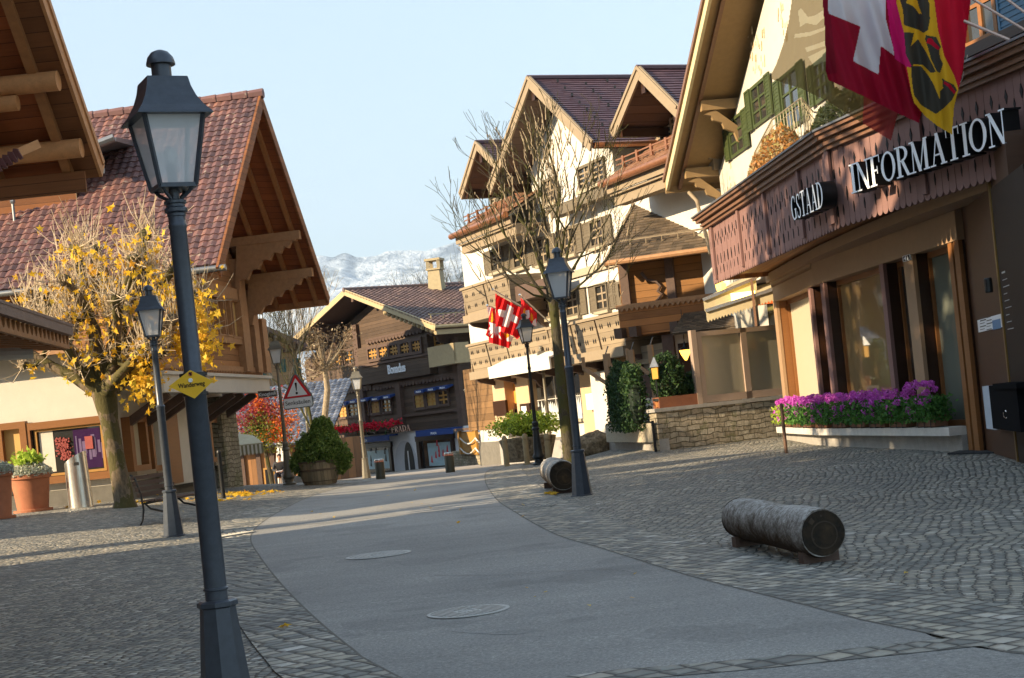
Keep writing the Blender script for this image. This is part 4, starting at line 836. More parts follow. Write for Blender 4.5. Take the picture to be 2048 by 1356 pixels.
# ================================================================== hotel with tall gables
X0 = uv(1100, 760)[0] * 56; HF = Fr(X0, 56, .40, -.917)
HT = thing('gabled_hotel', 'tall plastered hotel with three pointed gables, grey shutters and carved balconies, in full sun', 'hotel', (X0, 56, .5))
def C7(x, y): return 820 + x / 3.303, 130 + y / 3.303
def CR(x, y): return 900 + x / 5.215, 380 + y / 5.215
hl = HF.on(932, 600)[0]; hr = HF.on(1260, 500)[0] + 8; ztop = HF.on(1230, 345)[1]
b = MB(); b.box(HF, hl, hr, -14, 0, -1.5, HF.on(1000, 440)[1]); b.build('wall', M['white'], HT)
def gable(F, ap, le, ri, nf, nb, wall_n, wmat, tmat, T, zb, th=.28, trim='beam', soff='tbdark', inset=.55, tl=(.26, .17), brd=.38):
    a, za = F.on(*ap, nf); l, zl = F.on(*le, nf); r, zr_ = F.on(*ri, nf)
    b = MB(); kl = (za - zl) / (a - l); kr = (za - zr_) / (r - a); d = .35
    zL_, zR_ = za - d - kl * (a - l - inset), za - d - kr * (r - a - inset)
    pts = [(l + inset, min(zb, zL_ - .2)), (r - inset, min(zb, zR_ - .2)), (r - inset, zR_), (a, za - d), (l + inset, zL_)]
    b.prism(F, pts, nb, wall_n); w_ = b.build('wall', wmat, T)
    b = MB()
    for e, ze_ in ((l, zl), (r, zr_)):
        p = [F.P(e, nf - .04, ze_), F.P(a, nf - .04, za), F.P(a, nb, za), F.P(e, nb, ze_)]; b.hexa([q - Vector((0, 0, .22)) for q in p] + [q - Vector((0, 0, .06)) for q in p])
    rf = b.build('roof', soff, T); b = MB(); Bn = Vector((-F.nx, -F.ny, 0))
    U = F.P(a, 0, za) - F.P(r, 0, zr_); tiles(b, F.P(r, nf + .06, zr_ - .02), Bn, U, nf - nb, U.length, tl[0], tl[1], .0, .03, 0, 1, 31)
    U = F.P(a, 0, za) - F.P(l, 0, zl); tiles(b, F.P(l, nb, zl - .02), -Bn, U, nf - nb, U.length, tl[0], tl[1], .0, .03, 0, 1, 32)
    b.tube([F.P(a, nf + .05, za + .03), F.P(a, nb, za + .03)], .09, 6); b.build('roof_tiles', tmat, rf)
    b = MB(); b.bar(F.P(l, nf, zl - .12), F.P(a, nf, za - .10), .07, brd); b.bar(F.P(r, nf - .004, zr_ - .12), F.P(a, nf - .004, za - .10), .07, brd)
    b.bar(F.P(l, nf + .05, zl + .02), F.P(a, nf + .05, za + .04), .06, .1); b.bar(F.P(r, nf + .046, zr_ + .02), F.P(a, nf + .046, za + .04), .06, .1); b.build('bargeboard', M[trim], rf)
    b = MB(); b.box(F, a - .12, a + .12, wall_n - .3, nf - .1, za - .75, za - .45); b.build('purlin', M['tbdark'], rf)
    for e, ze_ in ((l, zl), (r, zr_)):
        s_ = a + (e - a) * .82; z = za + (ze_ - za) * .82; b = MB(); b.box(F, s_ - .1, s_ + .1, wall_n - .3, nf - .1, z - .55, z - .28); b.build('purlin', M['tbdark'], rf)
    return w_, rf, (a, za, l, zl, r, zr_)
gdark = planks('gable_dark_boards', (.10, .065, .05), .2, .25)
gable(HF, (1057, 157), (978, 376), (1182, 284), 1.5, -13, .25, M['white'], M['httile'], HT, HF.on(1100, 420)[1], soff=gdark, inset=1.0)
gable(HF, (953, 286), (921, 388), (991, 324), .9, -9, -.9, M['httrim'], M['httile'], HT, HF.on(953, 445)[1], soff=gdark, inset=.5, brd=.3)
gable(HF, (1276, 137), (1224, 262), (1356, 216), .9, -12, -.9, M['httrim'], M['httile'], HT, HF.on(1290, 350)[1], soff=gdark, inset=.6)
# snow hooks on the big roof
a, za = HF.on(1057, 157, 1.5); r, zr_ = HF.on(1182, 284, 1.5); b = MB(); rd = random.Random(9)
for i in range(7):
    for j in range(13):
        t = (i + .8 + .45 * (j % 2)) / 8.5; p = HF.P(a + (r - a) * t, .6 - j * .95, za + (zr_ - za) * t + .06); b.bar(p, p + Vector((0, 0, .10)), .07, .07, 0, (1, 0, 0))
b.build('snow_hook', M['ironb'], HT)
b = MB(); b.tube([HF.P(r + .05, 1.4, zr_ - .1), HF.P(r + .05, -12, zr_ - .1)], .1, 7); b.build('gutter', M['copper'], HT)
# pent roofs with copper gutters left and right of the tall middle
for (x0, y0), (x1, y1), back in (((905, 476), (1014, 426), 1), ((1205, 372), (1350, 308), 1)):
    s0, z0 = HF.on(x0, y0, 1.6); s1, z1 = HF.on(x1, y1, 1.6); z = (z0 + z1) / 2; s1 += 1.5 if x0 > 1000 else 0
    A = HF.P(s0, 1.55, z + .08); U = Vector((-HF.nx * 2.7, -HF.ny * 2.7, 1.5)); b = MB(); tiles(b, A, (HF.dx, HF.dy, 0), U, s1 - s0, U.length, .25, .26, .03, .03, 0, 4, 41); o = b.build('pent_roof', M['rdtile'], HT)
    b = MB(); p, q = HF.P(s0, 1.5, z - .02), HF.P(s1, 1.5, z - .02); b.hexa([p, q, q + U, p + U] + [x + Vector((0, 0, .07)) for x in (p, q, q + U, p + U)]); b.build('soffit', M['beam'], o)
    b = MB(); b.tube([HF.P(s0, 1.66, z), HF.P(s1, 1.66, z)], .12, 8); b.build('gutter', M['copper'], o, smooth=60)
    b = MB(); b.box(HF, s0 + .05, s1, 1.42, 1.5, z - .32, z - .03); b.box(HF, s0 + .1, s1, .0, 1.42, z - .40, z - .33); b.box(HF, s0 + .1, s1, .9, 1.3, z - .7, z - .4); b.build('eave_board', M['beam'], o)
    b = MB()
    for i in range(int((s1 - s0) / .9)): b.box(HF, s0 + .4 + i * .9, s0 + .52 + i * .9, 1.0, 1.06, z + .45, z + .8)
    b.box(HF, s0, s1, 1.02, 1.05, z + .72, z + .76); b.box(HF, s0, s1, 1.02, 1.05, z + .56, z + .6); b.build('snow_guard', M['copper'], o)
# windows with shutters
def hwin(x0, y0, x1, y1, n=.0, sh=1, cols=2, rows=3, lab=None):
    a0, z0 = HF.on(x0, y0, n + .05); a1, z1 = HF.on(x1, y1, n + .05); win(HT, HF, a0, a1, z0, z1, n, cols=cols, rows=rows, fr=.09, dep=.1, frame='shut', glass='dglass', sill='httrim', bar='beam')
    w_ = (a1 - a0) * .52
    if sh: shutter(HT, HF, a0 - w_ - .03, a0 - .03, z0, z1, n + .03, M['shut']); shutter(HT, HF, a1 + .03, a1 + w_ + .03, z0, z1, n + .03, M['shut'])
for q in ((984, 547, 1004, 492), (1030, 540, 1050, 482), (1077, 532, 1094, 470), (1129, 514, 1147, 450), (1184, 498, 1205, 433)): hwin(*q)
for q in ((985, 648, 1003, 606), (1087, 640, 1104, 585), (1135, 636, 1155, 577), (1195, 624, 1214, 563), (1240, 612, 1256, 558)): hwin(*q)
for q in ((1160, 384, 1180, 325), (1187, 371, 1207, 312), (1090, 412, 1112, 350)): hwin(*q, n=.25, sh=0, rows=4)
for q in ((984, 424, 994, 384), (999, 418, 1010, 378), (1306, 298, 1321, 238), (1332, 284, 1349, 216)): hwin(*q, n=-.9, sh=0, rows=4)
b = MB(); 
for x0, y0, x1, y1 in ((1100, 424, 1156, 405), (1155, 400, 1206, 380)): a0, z0 = HF.on(x0, y0, .7); a1, z1 = HF.on(x1, y1, .7); b.box(HF, a0, a1, .25, .7, (z0 + z1) / 2 - .2, (z0 + z1) / 2 + .12)
b.build('window_box', M['shut'], HT)
# cornice bands
b = MB()
for x, y in ((1150, 548), (1150, 668)): a, z = HF.on(x, y, .1); b.box(HF, hl, hr, 0, .1, z - .12, z + .12)
b.build('cornice', M['httrim'], HT)
b = MB(); b.box(HF, hl - .05, hr, .002, .10, -1.5, .62); b.build('plinth', M['plinth'], HT)
# balconies
dk = M['black']
def balcony(xa, ya, xb, yb, hpx, n, label=None):
    s0, zt0 = HF.on(xa, ya, n); s1, zt1 = HF.on(xb, yb, n); zt = (zt0 + zt1) / 2; h = 1.05; b = MB()
    b.box(HF, s0, s1, 0, n + .12, zt - h - .30, zt - h); b.box(HF, s0 - .02, s1 + .02, n - .02, n + .14, zt - .06, zt + .03); B0 = b.build('balcony', M['beam'], HT, label)
    k = max(1, round((s1 - s0) / 2.1)); w_ = (s1 - s0) / k; cu = MB(); pn = MB()
    for i in range(k):
        a, c = s0 + i * w_ + .06, s0 + (i + 1) * w_ - .06; pn.hexa([HF.P(a, n - .08, zt - h), HF.P(c, n - .08, zt - h), HF.P(c, n - .14, zt - h), HF.P(a, n - .14, zt - h), HF.P(a, n + .08, zt - .06), HF.P(c, n + .08, zt - .06), HF.P(c, n + .02, zt - .06), HF.P(a, n + .02, zt - .06)])
        for j in range(3):
            for r_ in (0, 1):
                for e in (-.07, .07):
                    x = a + (c - a) * (j + .5) / 3 + e; z = zt - .30 - .42 * r_; nn = n + .08 - .16 * (.24 + .42 * r_) / (h - .06); cu.prism(HF, [(x - .04, z), (x, z - .09), (x + .04, z), (x, z + .09)], nn - .01, nn + .012)
    pn.box(HF, s0, s0 + .07, .1, n, zt - h, zt); pn.box(HF, s1 - .07, s1, .1, n, zt - h, zt)
    k0 = len(pn.v); pn.v += cu.v; pn.f += [tuple(x + k0 for x in q) for q in cu.f]; pn.m += [1] * len(cu.f); pn.t += cu.t; pn.build('parapet', [M['htwood'], dk], B0)
    for i in range(k + 1):
        b = MB(); x = s0 + i * w_ - (.05 if i else 0); FN = Fr(HF.P(x, 0, 0).x, HF.P(x, 0, 0).y, HF.nx, HF.ny); z = zt - h - .3; b.prism(FN, [(0, z - .7), (.25, z - .55), (.45, z - .3), (n * .8, z - .12), (n * .9, z), (0, z)], -.09, .09); b.build('bracket', M['pcbeam'], B0)
    return zt - h
balcony(926, 583, 1016, 545, 40, 1.4, 'upper left balcony')
balcony(938, 690, 1098, 656, 40, 1.4, 'lower left balcony'); balcony(1098, 658, 1245, 622, 45, 1.5, 'lower right balcony')
b = MB(); a0, z0 = HF.on(1008, 604, 1.3); a1, z1 = HF.on(1052, 560, 1.3); b.box(HF, a0 + .2, a1 + 1.6, .4, 1.2, z0 - .1, z1 - .1); b.build('balcony_recess', M['pcbeam'], HT)
# dark timber part low on the left, ground floor
b = MB(); b.pbox(HF, 938, 862, 992, 728, -.4, .06); b.build('wall', planks('hotel_lower_boards', (.17, .095, .04), .25, .3), HT, 'brown boarded ground floor wall')
b = MB(); a0, z0 = HF.on(1000, 900, 1.6); a1, z1 = HF.on(1060, 884, 1.6); b.box(HF, a0, a1 + 6, .1, 1.6, -1.0, z1); TERR = b.build('terrace', M['conc'], HT)
b = MB(); b.pbox(HF, 1004, 868, 1046, 744, .06, .12); b.build('wall', M['orange'], HT, 'orange recessed wall'); b = MB(); b.pbox(HF, 994, 868, 1006, 752, .0, .5); b.build('pillar', M['peach'], HT)
for q_ in ((1040, 868, 1054, 748), (1170, 868, 1193, 728)): b = MB(); b.pbox(HF, *q_, .0, .4); b.build('pillar', M['peach'], HT)
b = MB(); b.pbox(HF, 1192, 868, 1216, 740, .0, .7); b.build('pillar', M['white'], HT, 'bright white pillar')
sg = pwin(HT, HF, 1060, 852, 1172, 736, .06, cols=2, rows=2, fr=.1, dep=.1, frame='httrim', glass='dglass')
b = MB(); rd = random.Random(4); a0, z0 = HF.on(1062, 846, .1); a1, z1 = HF.on(1168, 812, .1)
for i in range(30): x = a0 + (a1 - a0) * i / 30; b.prism(HF, [(x, z0), (x + (a1 - a0) / 31, z0), (x + (a1 - a0) / 31, z0 + .35 + .3 * rd.random()), (x + (a1 - a0) / 62, z0 + .5 + .4 * rd.random()), (x, z0 + .3 + .3 * rd.random())], .10, .105)
b.build('window_film', flat('film_white', (.50, .52, .52), .5), sg)
b = MB(); s0, z0 = HF.on(979, 762, 2.1); s1, z1 = HF.on(1100, 733, 2.1); z = (z0 + z1) / 2; b.hexa([HF.P(s0, 2.1, z), HF.P(s1, 2.1, z), HF.P(s1, 2.04, z), HF.P(s0, 2.04, z), HF.P(s0, 2.12, z + .42), HF.P(s1, 2.12, z + .42), HF.P(s1, 2.05, z + .42), HF.P(s0, 2.05, z + .42)]); b.hexa([HF.P(s0, 2.04, z + .36), HF.P(s1, 2.04, z + .36), HF.P(s1, .2, z + 1.0), HF.P(s0, .2, z + 1.0), HF.P(s0, 2.05, z + .42), HF.P(s1, 2.05, z + .42), HF.P(s1, .2, z + 1.06), HF.P(s0, .2, z + 1.06)]); b.build('shop_awning', M['canvas'], HT, 'cream cloth awning over the entrance')
b = MB(); b.pbox(HF, 988, 762, 1016, 748, .5, .62); b.pbox(HF, 1022, 757, 1052, 742, .5, .62); b.build('sign_box', M['peach'], HT)
# small cases on the hotel front
for q, mt, lb in (((988, 832, 1010, 800), 'tbdark', 'brown tilted board'), ((1042, 836, 1058, 806), 'tbdark', 'brown menu case'), ((1174, 820, 1188, 786), 'signw', 'white menu case')): b = MB(); b.pbox(HF, *q, .5, .6); o = b.build('notice_case', M[mt], HT, lb)
b = MB(); b.pbox(HF, 1044, 832, 1052, 812, .61, .62); b.build('notice_sheet', M['signw'], HT); b = MB(); b.pbox(HF, 1022, 858, 1036, 818, .12, .16); b.build('door', M['black'], HT)
# ground floor boards and sign on the right
b = MB(); b.pbox(HF, 1262, 732, 1330, 684, .9, 1.0); b.pbox(HF, 1215, 738, 1262, 705, .9, 1.0); b.build('fascia_board', M['htwood'], HT); ftext(HF, 'ANTIQUES', (1225, 727), (1255, 720), 15, 1.01, 'lettering', M['gold'], HT, .04, .02)
b = MB(); b.pbox(HF, 1215, 860, 1262, 738, .0, .1); b.build('wall', M['amberp'], HT, 'amber glazed bay'); b = MB(); b.pbox(HF, 1238, 860, 1241, 738, .1, .2); b.build('mullion', M['httrim'], HT)  # flat amber panel with a mullion
# ================================================================== timber annex between hotel and information building
q = uv(1325, 512); AX = Fr(q[0] * 45, 45, .93, -.37); AT = thing('timber_house', 'low amber timber house with shingle roof between the hotel and the information building', 'chalet', (q[0] * 45 + 1, 46, .3))
s0, z0 = AX.on(1225, 529); s1, z1 = AX.on(1428, 498); zE = (z0 + z1) / 2; s1 += 3; U = Vector((-AX.nx * 3.7, -AX.ny * 3.7, 2.1))
b = MB(); tiles(b, AX.P(s0 - .15, .05, zE + .08), (AX.dx, AX.dy, 0), U, s1 - s0, U.length, .19, .2, .0, .028, 0, 1, 51); rfA = b.build('roof', M['axtile'], AT, 'brown shingle roof')
b = MB(); p, q = AX.P(s0 - .15, 0, zE), AX.P(s1, 0, zE); b.hexa([p, q, q + U, p + U] + [x + Vector((0, 0, .07)) for x in (p, q, q + U, p + U)]); b.tube([AX.P(s0 - .2, .12, zE + .02), AX.P(s1, .12, zE + .02)], .09, 8); b.build('gutter', M['lhbeam'], rfA)
b = MB(); b.bar(AX.P(s0 - .2, 0, zE + .02), AX.P(s0 - .2, 0, zE + .02) + U, .06, .28)
for i in range(20): p = AX.P(s0 + .4 + i * .5, -.7, zE + .52); b.bar(p, p + Vector((0, 0, .22)), .03, .03, 0, (1, 0, 0))
b.bar(AX.P(s0 + .1, -.7, zE + .72), AX.P(s1, -.7, zE + .72), .04, .05); b.build('snow_guard', M['htwood'], rfA)
n = -.9; w0 = AX.on(1238, 560, n)[0]; w1 = s1; zb = AX.on(1300, 668, n)[1]; zm = AX.on(1330, 604, n)[1]
b = MB(); b.prism(Fr(AX.P(w1, n, 0).x, AX.P(w1, n, 0).y, -AX.nx, -AX.ny), [(0, zm), (6, zm), (6, zE + 2.6), (3, zE + 2.4), (0, zE + .4)], 0, w1 - w0) if False else b.box(AX, w0, w1, n - 6, n, zm, zE + .45); b.build('wall', M['axwood'], AT, 'amber boarded upper wall')
b = MB(); b.box(AX, w0 - .05, w1, n - 5.9, n + .25, zb, zm - .01); b.build('wall', M['axwood2'], AT, 'red brown boarded gallery front')
b = MB(); b.box(AX, w0 - .1, w1, n, n + .32, zm - .06, zm + .06); scal(b, AX, w0, w1, zm - .06, n + .26, n + .31, .16, .1, .05); b.build('carved_band', M['lhbeam'], AT)
for px in (1249, 1341, 1434): b = MB(); a = AX.on(px, 560, n + .1)[0]; b.box(AX, a - .13, a + .13, n, n + .16, zm - .35, zE + .4); b.build('post', M['pcbeam'], AT)
for px in (1240, 1270, 1352): b = MB(); a = AX.on(px, 640, n + .4)[0]; b.box(AX, a - .12, a + .12, n + .2, n + .75, zb - .05, zb + .25); b.build('beam_end', M['pcbeam'], AT)
b = MB(); ax0, az0 = AX.on(1282, 560, n + .1); pts = [AX.on(x, y, n + .08) for x, y in ((1283, 545), (1295, 560), (1313, 563), (1321, 572), (1316, 582), (1324, 588), (1318, 598), (1312, 604))]
b.tube([AX.P(a, n + .09, z) for a, z in pts], .05, 6); b.build('carved_vine', M['pcbeam'], AT)
# below: white entrance with a lit lamp
b = MB(); b.box(AX, AX.on(1345, 720, n - .1)[0], w1, n - 5, n - .1, -.5, zb); b.build('wall', M['tbwall'], AT, 'white entrance wall'); b = MB(); b.pbox(AX, 1366, 790, 1392, 683, n - .1, n - .05); b.build('door', M['tbdark'], AT)
b = MB(); b.pbox(AX, 1336, 800, 1345, 668, n - .1, n + .1); b.pbox(AX, 1262, 800, 1336, 745, n - .9, n - .4); b.build('post', M['pcbeam'], AT)
b = MB(); A = AX.P(AX.on(1343, 660, .9)[0], .9, AX.on(1400, 660, .9)[1]); U2 = Vector((-AX.nx * 1.9, -AX.ny * 1.9, .75)); L2 = 5; tiles(b, A, (AX.dx, AX.dy, 0), U2, L2, U2.length, .22, .14, 0, .022, 0, 1, 52); p = A - Vector((0, 0, .06)); q = p + Vector((AX.dx, AX.dy, 0)) * L2; b.hexa([p, q, q + U2, p + U2] + [x + Vector((0, 0, .04)) for x in (p, q, q + U2, p + U2)]); b.build('porch_roof', M['axtile'], AT)
lt = thing('ceiling_lantern', 'small glowing amber lantern hanging in the white entrance', 'lantern', AX.P(AX.on(1370, 700, .1)[0], .1, AX.on(1370, 700, .1)[1])); c = lt.location
b = MB(); b.lathe(c, [(.03, -.3), (.13, -.12), (.17, 0)], 8); b.build('lamp_shade', emis('amber_glow', (1, .42, .05), 2.2, (.7, .3, .05)), lt); b = MB(); b.lathe(c, [(.19, 0), (.19, .05), (.05, .1), (.02, .25)], 8); b.lathe(c, [(.01, .2), (.01, 1.2)], 5); b.build('cap', M['ironb'], lt)
# small grey-brown forked posts in front
for px, y0, y1, lean in ((1211, 800, 708, 0), (1262, 800, 700, 0), (1300, 800, 690, 0)):
    F = AX; a, z1 = F.on(px, y1, 1.4); t = thing('forked_post', {1211: 'grey brown forked terrace post nearest the hotel pillar', 1262: 'grey brown forked terrace post in the middle of three', 1300: 'grey brown forked terrace post closest to the birdhouse lantern'}[px], 'post', F.P(a, 1.4, .35), 'forked terrace posts'); b = MB(); b.box(F, a - .07, a + .07, 1.33, 1.47, .2, z1); b.build('post', M['stucco'], t)
    b = MB(); b.bar(F.P(a, 1.4, z1 - .9), F.P(a - .7, 1.4, z1 - .35), .1, .1); b.bar(F.P(a - .7, 1.4, z1 - .4), F.P(a - .7, 1.4, z1 - .02), .1, .1, 0, (1, 0, 0)); b.build('arm', M['stucco'], t); b = MB(); b.bar(F.P(a, 1.4, z1), F.P(a + .1, 1.4, z1 + .22), .03, .03); b.build('floodlight', M['zinc'], t)
# ================================================================== rough stone wall with terrace and screens
def mat_stone(name, s_=(1, 1, 1), c=((.10, .09, .06), (.25, .21, .15), (.42, .37, .29))):
    m = N(name); sx = m.n('ShaderNodeSeparateXYZ', {0: m.tc.outputs['Object']}); cv = m.n('ShaderNodeCombineXYZ', {0: m.math('ADD', sx.outputs[0], m.math('MULTIPLY', sx.outputs[1], .9)), 1: sx.outputs[2]}).outputs[0]
    wn = m.n('ShaderNodeTexNoise', {'Vector': cv, 'Scale': 2.2, 'Detail': 4}); vv = m.n('ShaderNodeVectorMath', {0: cv, 1: m.n('ShaderNodeVectorMath', {0: wn.outputs['Color'], 'Scale': .20}, operation='SCALE').outputs[0]}, operation='ADD').outputs[0]
    bk = m.n('ShaderNodeTexBrick', {'Vector': vv, 'Scale': 1, 'Mortar Size': .010, 'Mortar Smooth': .4, 'Brick Width': .42, 'Row Height': .13, 'Color1': (*c[1], 1), 'Color2': (*c[2], 1), 'Mortar': (*c[0], 1)}, offset=.37, squash=.6, squash_frequency=3)
    n_ = m.noise(m.tc.outputs['Object'], 9, 6, .7); col = m.mix(.75, bk.outputs[0], m.ramp(n_, [(.3, (.25, .25, .22)), (.7, (.8, .78, .75))]), 'OVERLAY'); ms = m.math('GREATER_THAN', m.noise(m.tc.outputs['Object'], 1.7, 5), .56)
    col = m.mix(m.math('MULTIPLY', ms, .35), col, (.10, .12, .03)); m.bump(m.math('ADD', m.math('MULTIPLY', bk.outputs[1], -1), m.math('MULTIPLY', n_, .9)), .04); return m.fin(col, .9, 0, .2)
M['stone'] = mat_stone('rubble_stone'); LHP and None
for o in bpy.data.objects:
    if o.name.startswith('stone_pier'): o.data.materials[0] = mat_stone('pier_stone', c=((.07, .06, .04), (.20, .18, .13), (.33, .30, .23)))
ga, gb = pos(1320, 898, 37.8), pos(1590, 866, 39.0); SWF = Fr(ga.x, ga.y, gb.x - ga.x, gb.y - ga.y); wl_ = (gb - ga).length; zT = SWF.on(1440, 806)[1]
SW = thing('stone_wall', 'low rubble stone wall with a pale coping at the terrace edge', 'wall', (ga.x, ga.y, ga.z)); b = MB(); b.box(SWF, 0, wl_ + 1.5, -.45, 0, -.2, zT - .06); b.build('masonry', M['stone'], SW)
b = MB(); b.box(SWF, -.06, wl_ + 1.5, -.5, .05, zT - .06, zT + .03); b.build('coping', M['conc'], SW)
SF2 = Fr(ga.x, ga.y, -.12, 1); b = MB(); b.box(Fr(ga.x - .9, ga.y + 6, .9, -6), 0, 6.1, -.25, 0, -.2, .62); b.build('side_wall', M['conc'], SW)
# frosted terrace screens
SCN = thing('terrace_screen', 'brown framed frosted glass terrace screen on the stone wall', 'screen', SWF.P(1, -.2, zT)); b = MB()
a0, zb_ = SWF.on(1406, 803, -.1); a1, zt_ = SWF.on(1575, 645, -.1); zt_ = SWF.on(1490, 655, -.1)[1]; zb_ = zT + .04; am = SWF.on(1492, 720, -.1)[0]
for q in ((a0 - .16, a0 - .02, zT, zt_ + .05), (a0, a0 + .13, zb_, zt_), (a1 - .05, a1 + .05, zb_, zt_), (am - .09, am + .07, zb_, zt_), (a0 + .13, a1, zt_ - .12, zt_), (a0 + .13, a1, zb_, zb_ + .18)): b.box(SWF, q[0], q[1], -.2 if q[0] != a0 - .16 else -.22, -.08 if q[0] != a0 - .16 else -.05, q[2], q[3])
b.build('frame', flat('taupe_frame', (.33, .24, .18), .5, 0, .06), SCN)
fm = N('frosted_screen'); fm.fin((.42, .38, .28), .25, 0, .6); fm.b.inputs['Transmission Weight'].default_value = .35; b = MB(); b.box(SWF, a0 + .12, a1, -.15, -.14, zb_ + .17, zt_ - .11); b.build('pane', fm.m, SCN)
b = MB(); rd = random.Random(8)
for x0, x1, m_ in ((1418, 1430, 0), (1445, 1452, 1), (1462, 1476, 0), (1516, 1524, 0), (1535, 1550, 1)):
    aa, _ = SWF.on(x0, 720, -.5); bb, _ = SWF.on(x1, 720, -.5); b.box(SWF, aa, bb, -.9, -.5, zT, zt_ - .3, m_)
b.build('stacked_furniture', [M['axwood'], M['ycanvas']], SCN)
# low fence with clipped hedge at the corner
HD = thing('hedge', 'dark green clipped conifer hedge behind the railing at the stone wall corner', 'hedge', (ga.x - .5, ga.y + 2, .6)); M['conif'] = leafmat('conifer_green', [(.01, .025, .010), (.018, .045, .015), (.03, .075, .02), (.07, .12, .03)], .15, .6)
rd = random.Random(12); b = MB(); P_ = []
f0 = Vector((ga.x - .42, ga.y + .5, 0)); f1 = Vector((ga.x - .62, ga.y + 4.6, 0))
for _ in range(15000):
    t = rd.random(); c = f0.lerp(f1, t); top = 2.35 + .22 * math.sin(t * 19) + .3 * t; z = .85 + rd.random() ** .8 * (top - .85); wdt = .33 * (1 - .6 * max(0, (z - 1.9)) / .9) * (.85 + .3 * math.sin(t * 23 + z * 5)); a = rd.uniform(0, 6.28); r = wdt * rd.uniform(.75, 1.08)
    P_.append(c + Vector((math.cos(a) * r, math.sin(a) * r, z)))
leafcloud(b, P_, .045, 0, rd); b.build('foliage', M['conif'], HD); b = MB()
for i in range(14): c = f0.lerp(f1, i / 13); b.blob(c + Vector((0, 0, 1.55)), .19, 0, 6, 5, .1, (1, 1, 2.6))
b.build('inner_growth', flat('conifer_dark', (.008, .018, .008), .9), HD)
RA = thing('railing', 'black metal railing below the hedge', 'railing', (ga.x - .3, ga.y, .5)); b = MB(); r0, r1 = Vector((ga.x - .12, ga.y - .1, 0)), Vector((ga.x - .95, ga.y + 5.2, 0))
for i in range(28): c = r0.lerp(r1, i / 27); b.tube([c + Vector((0, 0, .55)), c + Vector((0, 0, 1.05))], .012, 4)
b.build('bar', M['black'], RA); b = MB(); b.bar(r0 + Vector((0, 0, 1.06)), r1 + Vector((0, 0, 1.06)), .03, .04); b.bar(r0 + Vector((0, 0, .3)), r0 + Vector((0, 0, 1.1)), .06, .06, 0, (1, 0, 0)); b.build('rail', M['black'], RA); b = MB(); b.bar(r0 + Vector((-.03, .1, .80)), r1 + Vector((-.03, 0, .80)), .01, .48); b.build('reed_mat', flat('reed_mat', (.38, .33, .24), .9, 0, .4, 30), RA)
# ================================================================== information building
CX, CY = 5.9, 26.0
F1 = Fr(CX, CY, .262, -.965); F2 = Fr(CX, CY, .073, -.997); W1 = Fr(6.69, 32.3, .105, -.994); W2 = Fr(6.69, 32.3, .0085, -1)
TB = thing('information_building', 'information building with mauve brown carved balcony front, larch shop windows and plastered upper floors', 'building', (8, 30, .2))
zt1 = F1.on(1675, 297)[1]; zb1 = F1.on(1700, 440)[1]; zt1 = (zt1 + F1.on(1990, 158)[1]) / 2
def C2(x, y): return 1380 + x / 2.7126, 420 + y / 2.7126
# facade boards with cut-outs, tongue by tongue
def boards(F, s0, s1, zt, zb, w, cuts):
    B0 = MB(); cu = MB(); k = round(abs(s1 - s0) / w); st = (s1 - s0) / k; rd = random.Random(int(abs(s0 * 10)))
    for i in range(k):
        a, c = s0 + i * st + .004, s0 + (i + 1) * st - .004; m_ = (a + c) / 2; h = (c - a) / 2; dn = rd.uniform(0, .008)
        pts = [(a, zt), (a, zb)] + [(m_ - h * math.cos(math.pi * j / 6), zb - h * .95 * math.sin(math.pi * j / 6)) for j in range(1, 6)] + [(c, zb), (c, zt)]
        B0.prism(F, pts, -.03, dn)
        if cuts:
            e = c + .004   # slots sit on the joints between boards
            for z, hh, ww in (((zt - .28, .10, .035), (zb + .45, .12, .03)) if i % 2 else ((zt - .42, .08, .022), (zb + .2, .09, .02))): cu.prism(F, [(e - ww, z), (e, z - hh), (e + ww, z), (e, z + hh)], -.02, dn + .012 if dn > .003 else .013)
    return B0, cu
s_end = F2.on(1421, 500)[0]
for F, a, c, nm in ((F1, .02, 6.6, 'angled front'), (F2, s_end, -.02, 'long front')):
    B0, cu = boards(F, a, c, zt1, zb1, .185, True); k0 = len(B0.v); B0.v += cu.v; B0.f += [tuple(x + k0 for x in q) for q in cu.f]; B0.m += [1] * len(cu.f); B0.t += cu.t; fb = B0.build('balcony_boards', [M['fasc'], M['black']], TB, 'carved mauve board ' + nm)
for F, xs_ in ((F1, (1669, 1858)), (F2, (1421, 1477, 1533, 1606, 1664))):
    for px in xs_: b = MB(); a = F.on(px, 420)[0]; b.box(F, a - .07, a + .07, .015, .06, zb1 + .02, zt1); b.build('cover_strip', M['fasc'], TB)
b = MB()      # moulded rail in steps
for i, (n1, z0, z1) in enumerate(((.10, 0, .07), (.16, .07, .13), (.13, .13, .17), (.24, .17, .25), (.30, .25, .31))):
    b.box(F1, -.0, 6.7, -.05, n1, zt1 + z0, zt1 + z1 - .002); b.box(F2, s_end - n1, .0, -.05, n1, zt1 + z0, zt1 + z1 - .004)
b.build('moulded_rail', M['mould'], TB)
b = MB(); b.box(F1, .0, 6.7, -.9, .34, zt1 + .31, zt1 + .345); b.box(F2, s_end - .3, 0, -.9, .34, zt1 + .31, zt1 + .343); b.build('flashing', M['zinc'], TB)
b = MB(); b.poly([F2.P(s_end, -.03, zb1 + .10), F2.P(0, -.03, zb1 + .10), F2.P(0, -2.2, zb1 + .10), F2.P(s_end, -2.2, zb1 + .10)]); b.poly([F1.P(0, -.03, zb1 + .103), F1.P(6.7, -.03, zb1 + .103), F1.P(6.7, -2.6, zb1 + .103), F1.P(-.4, -2.2, zb1 + .103)])
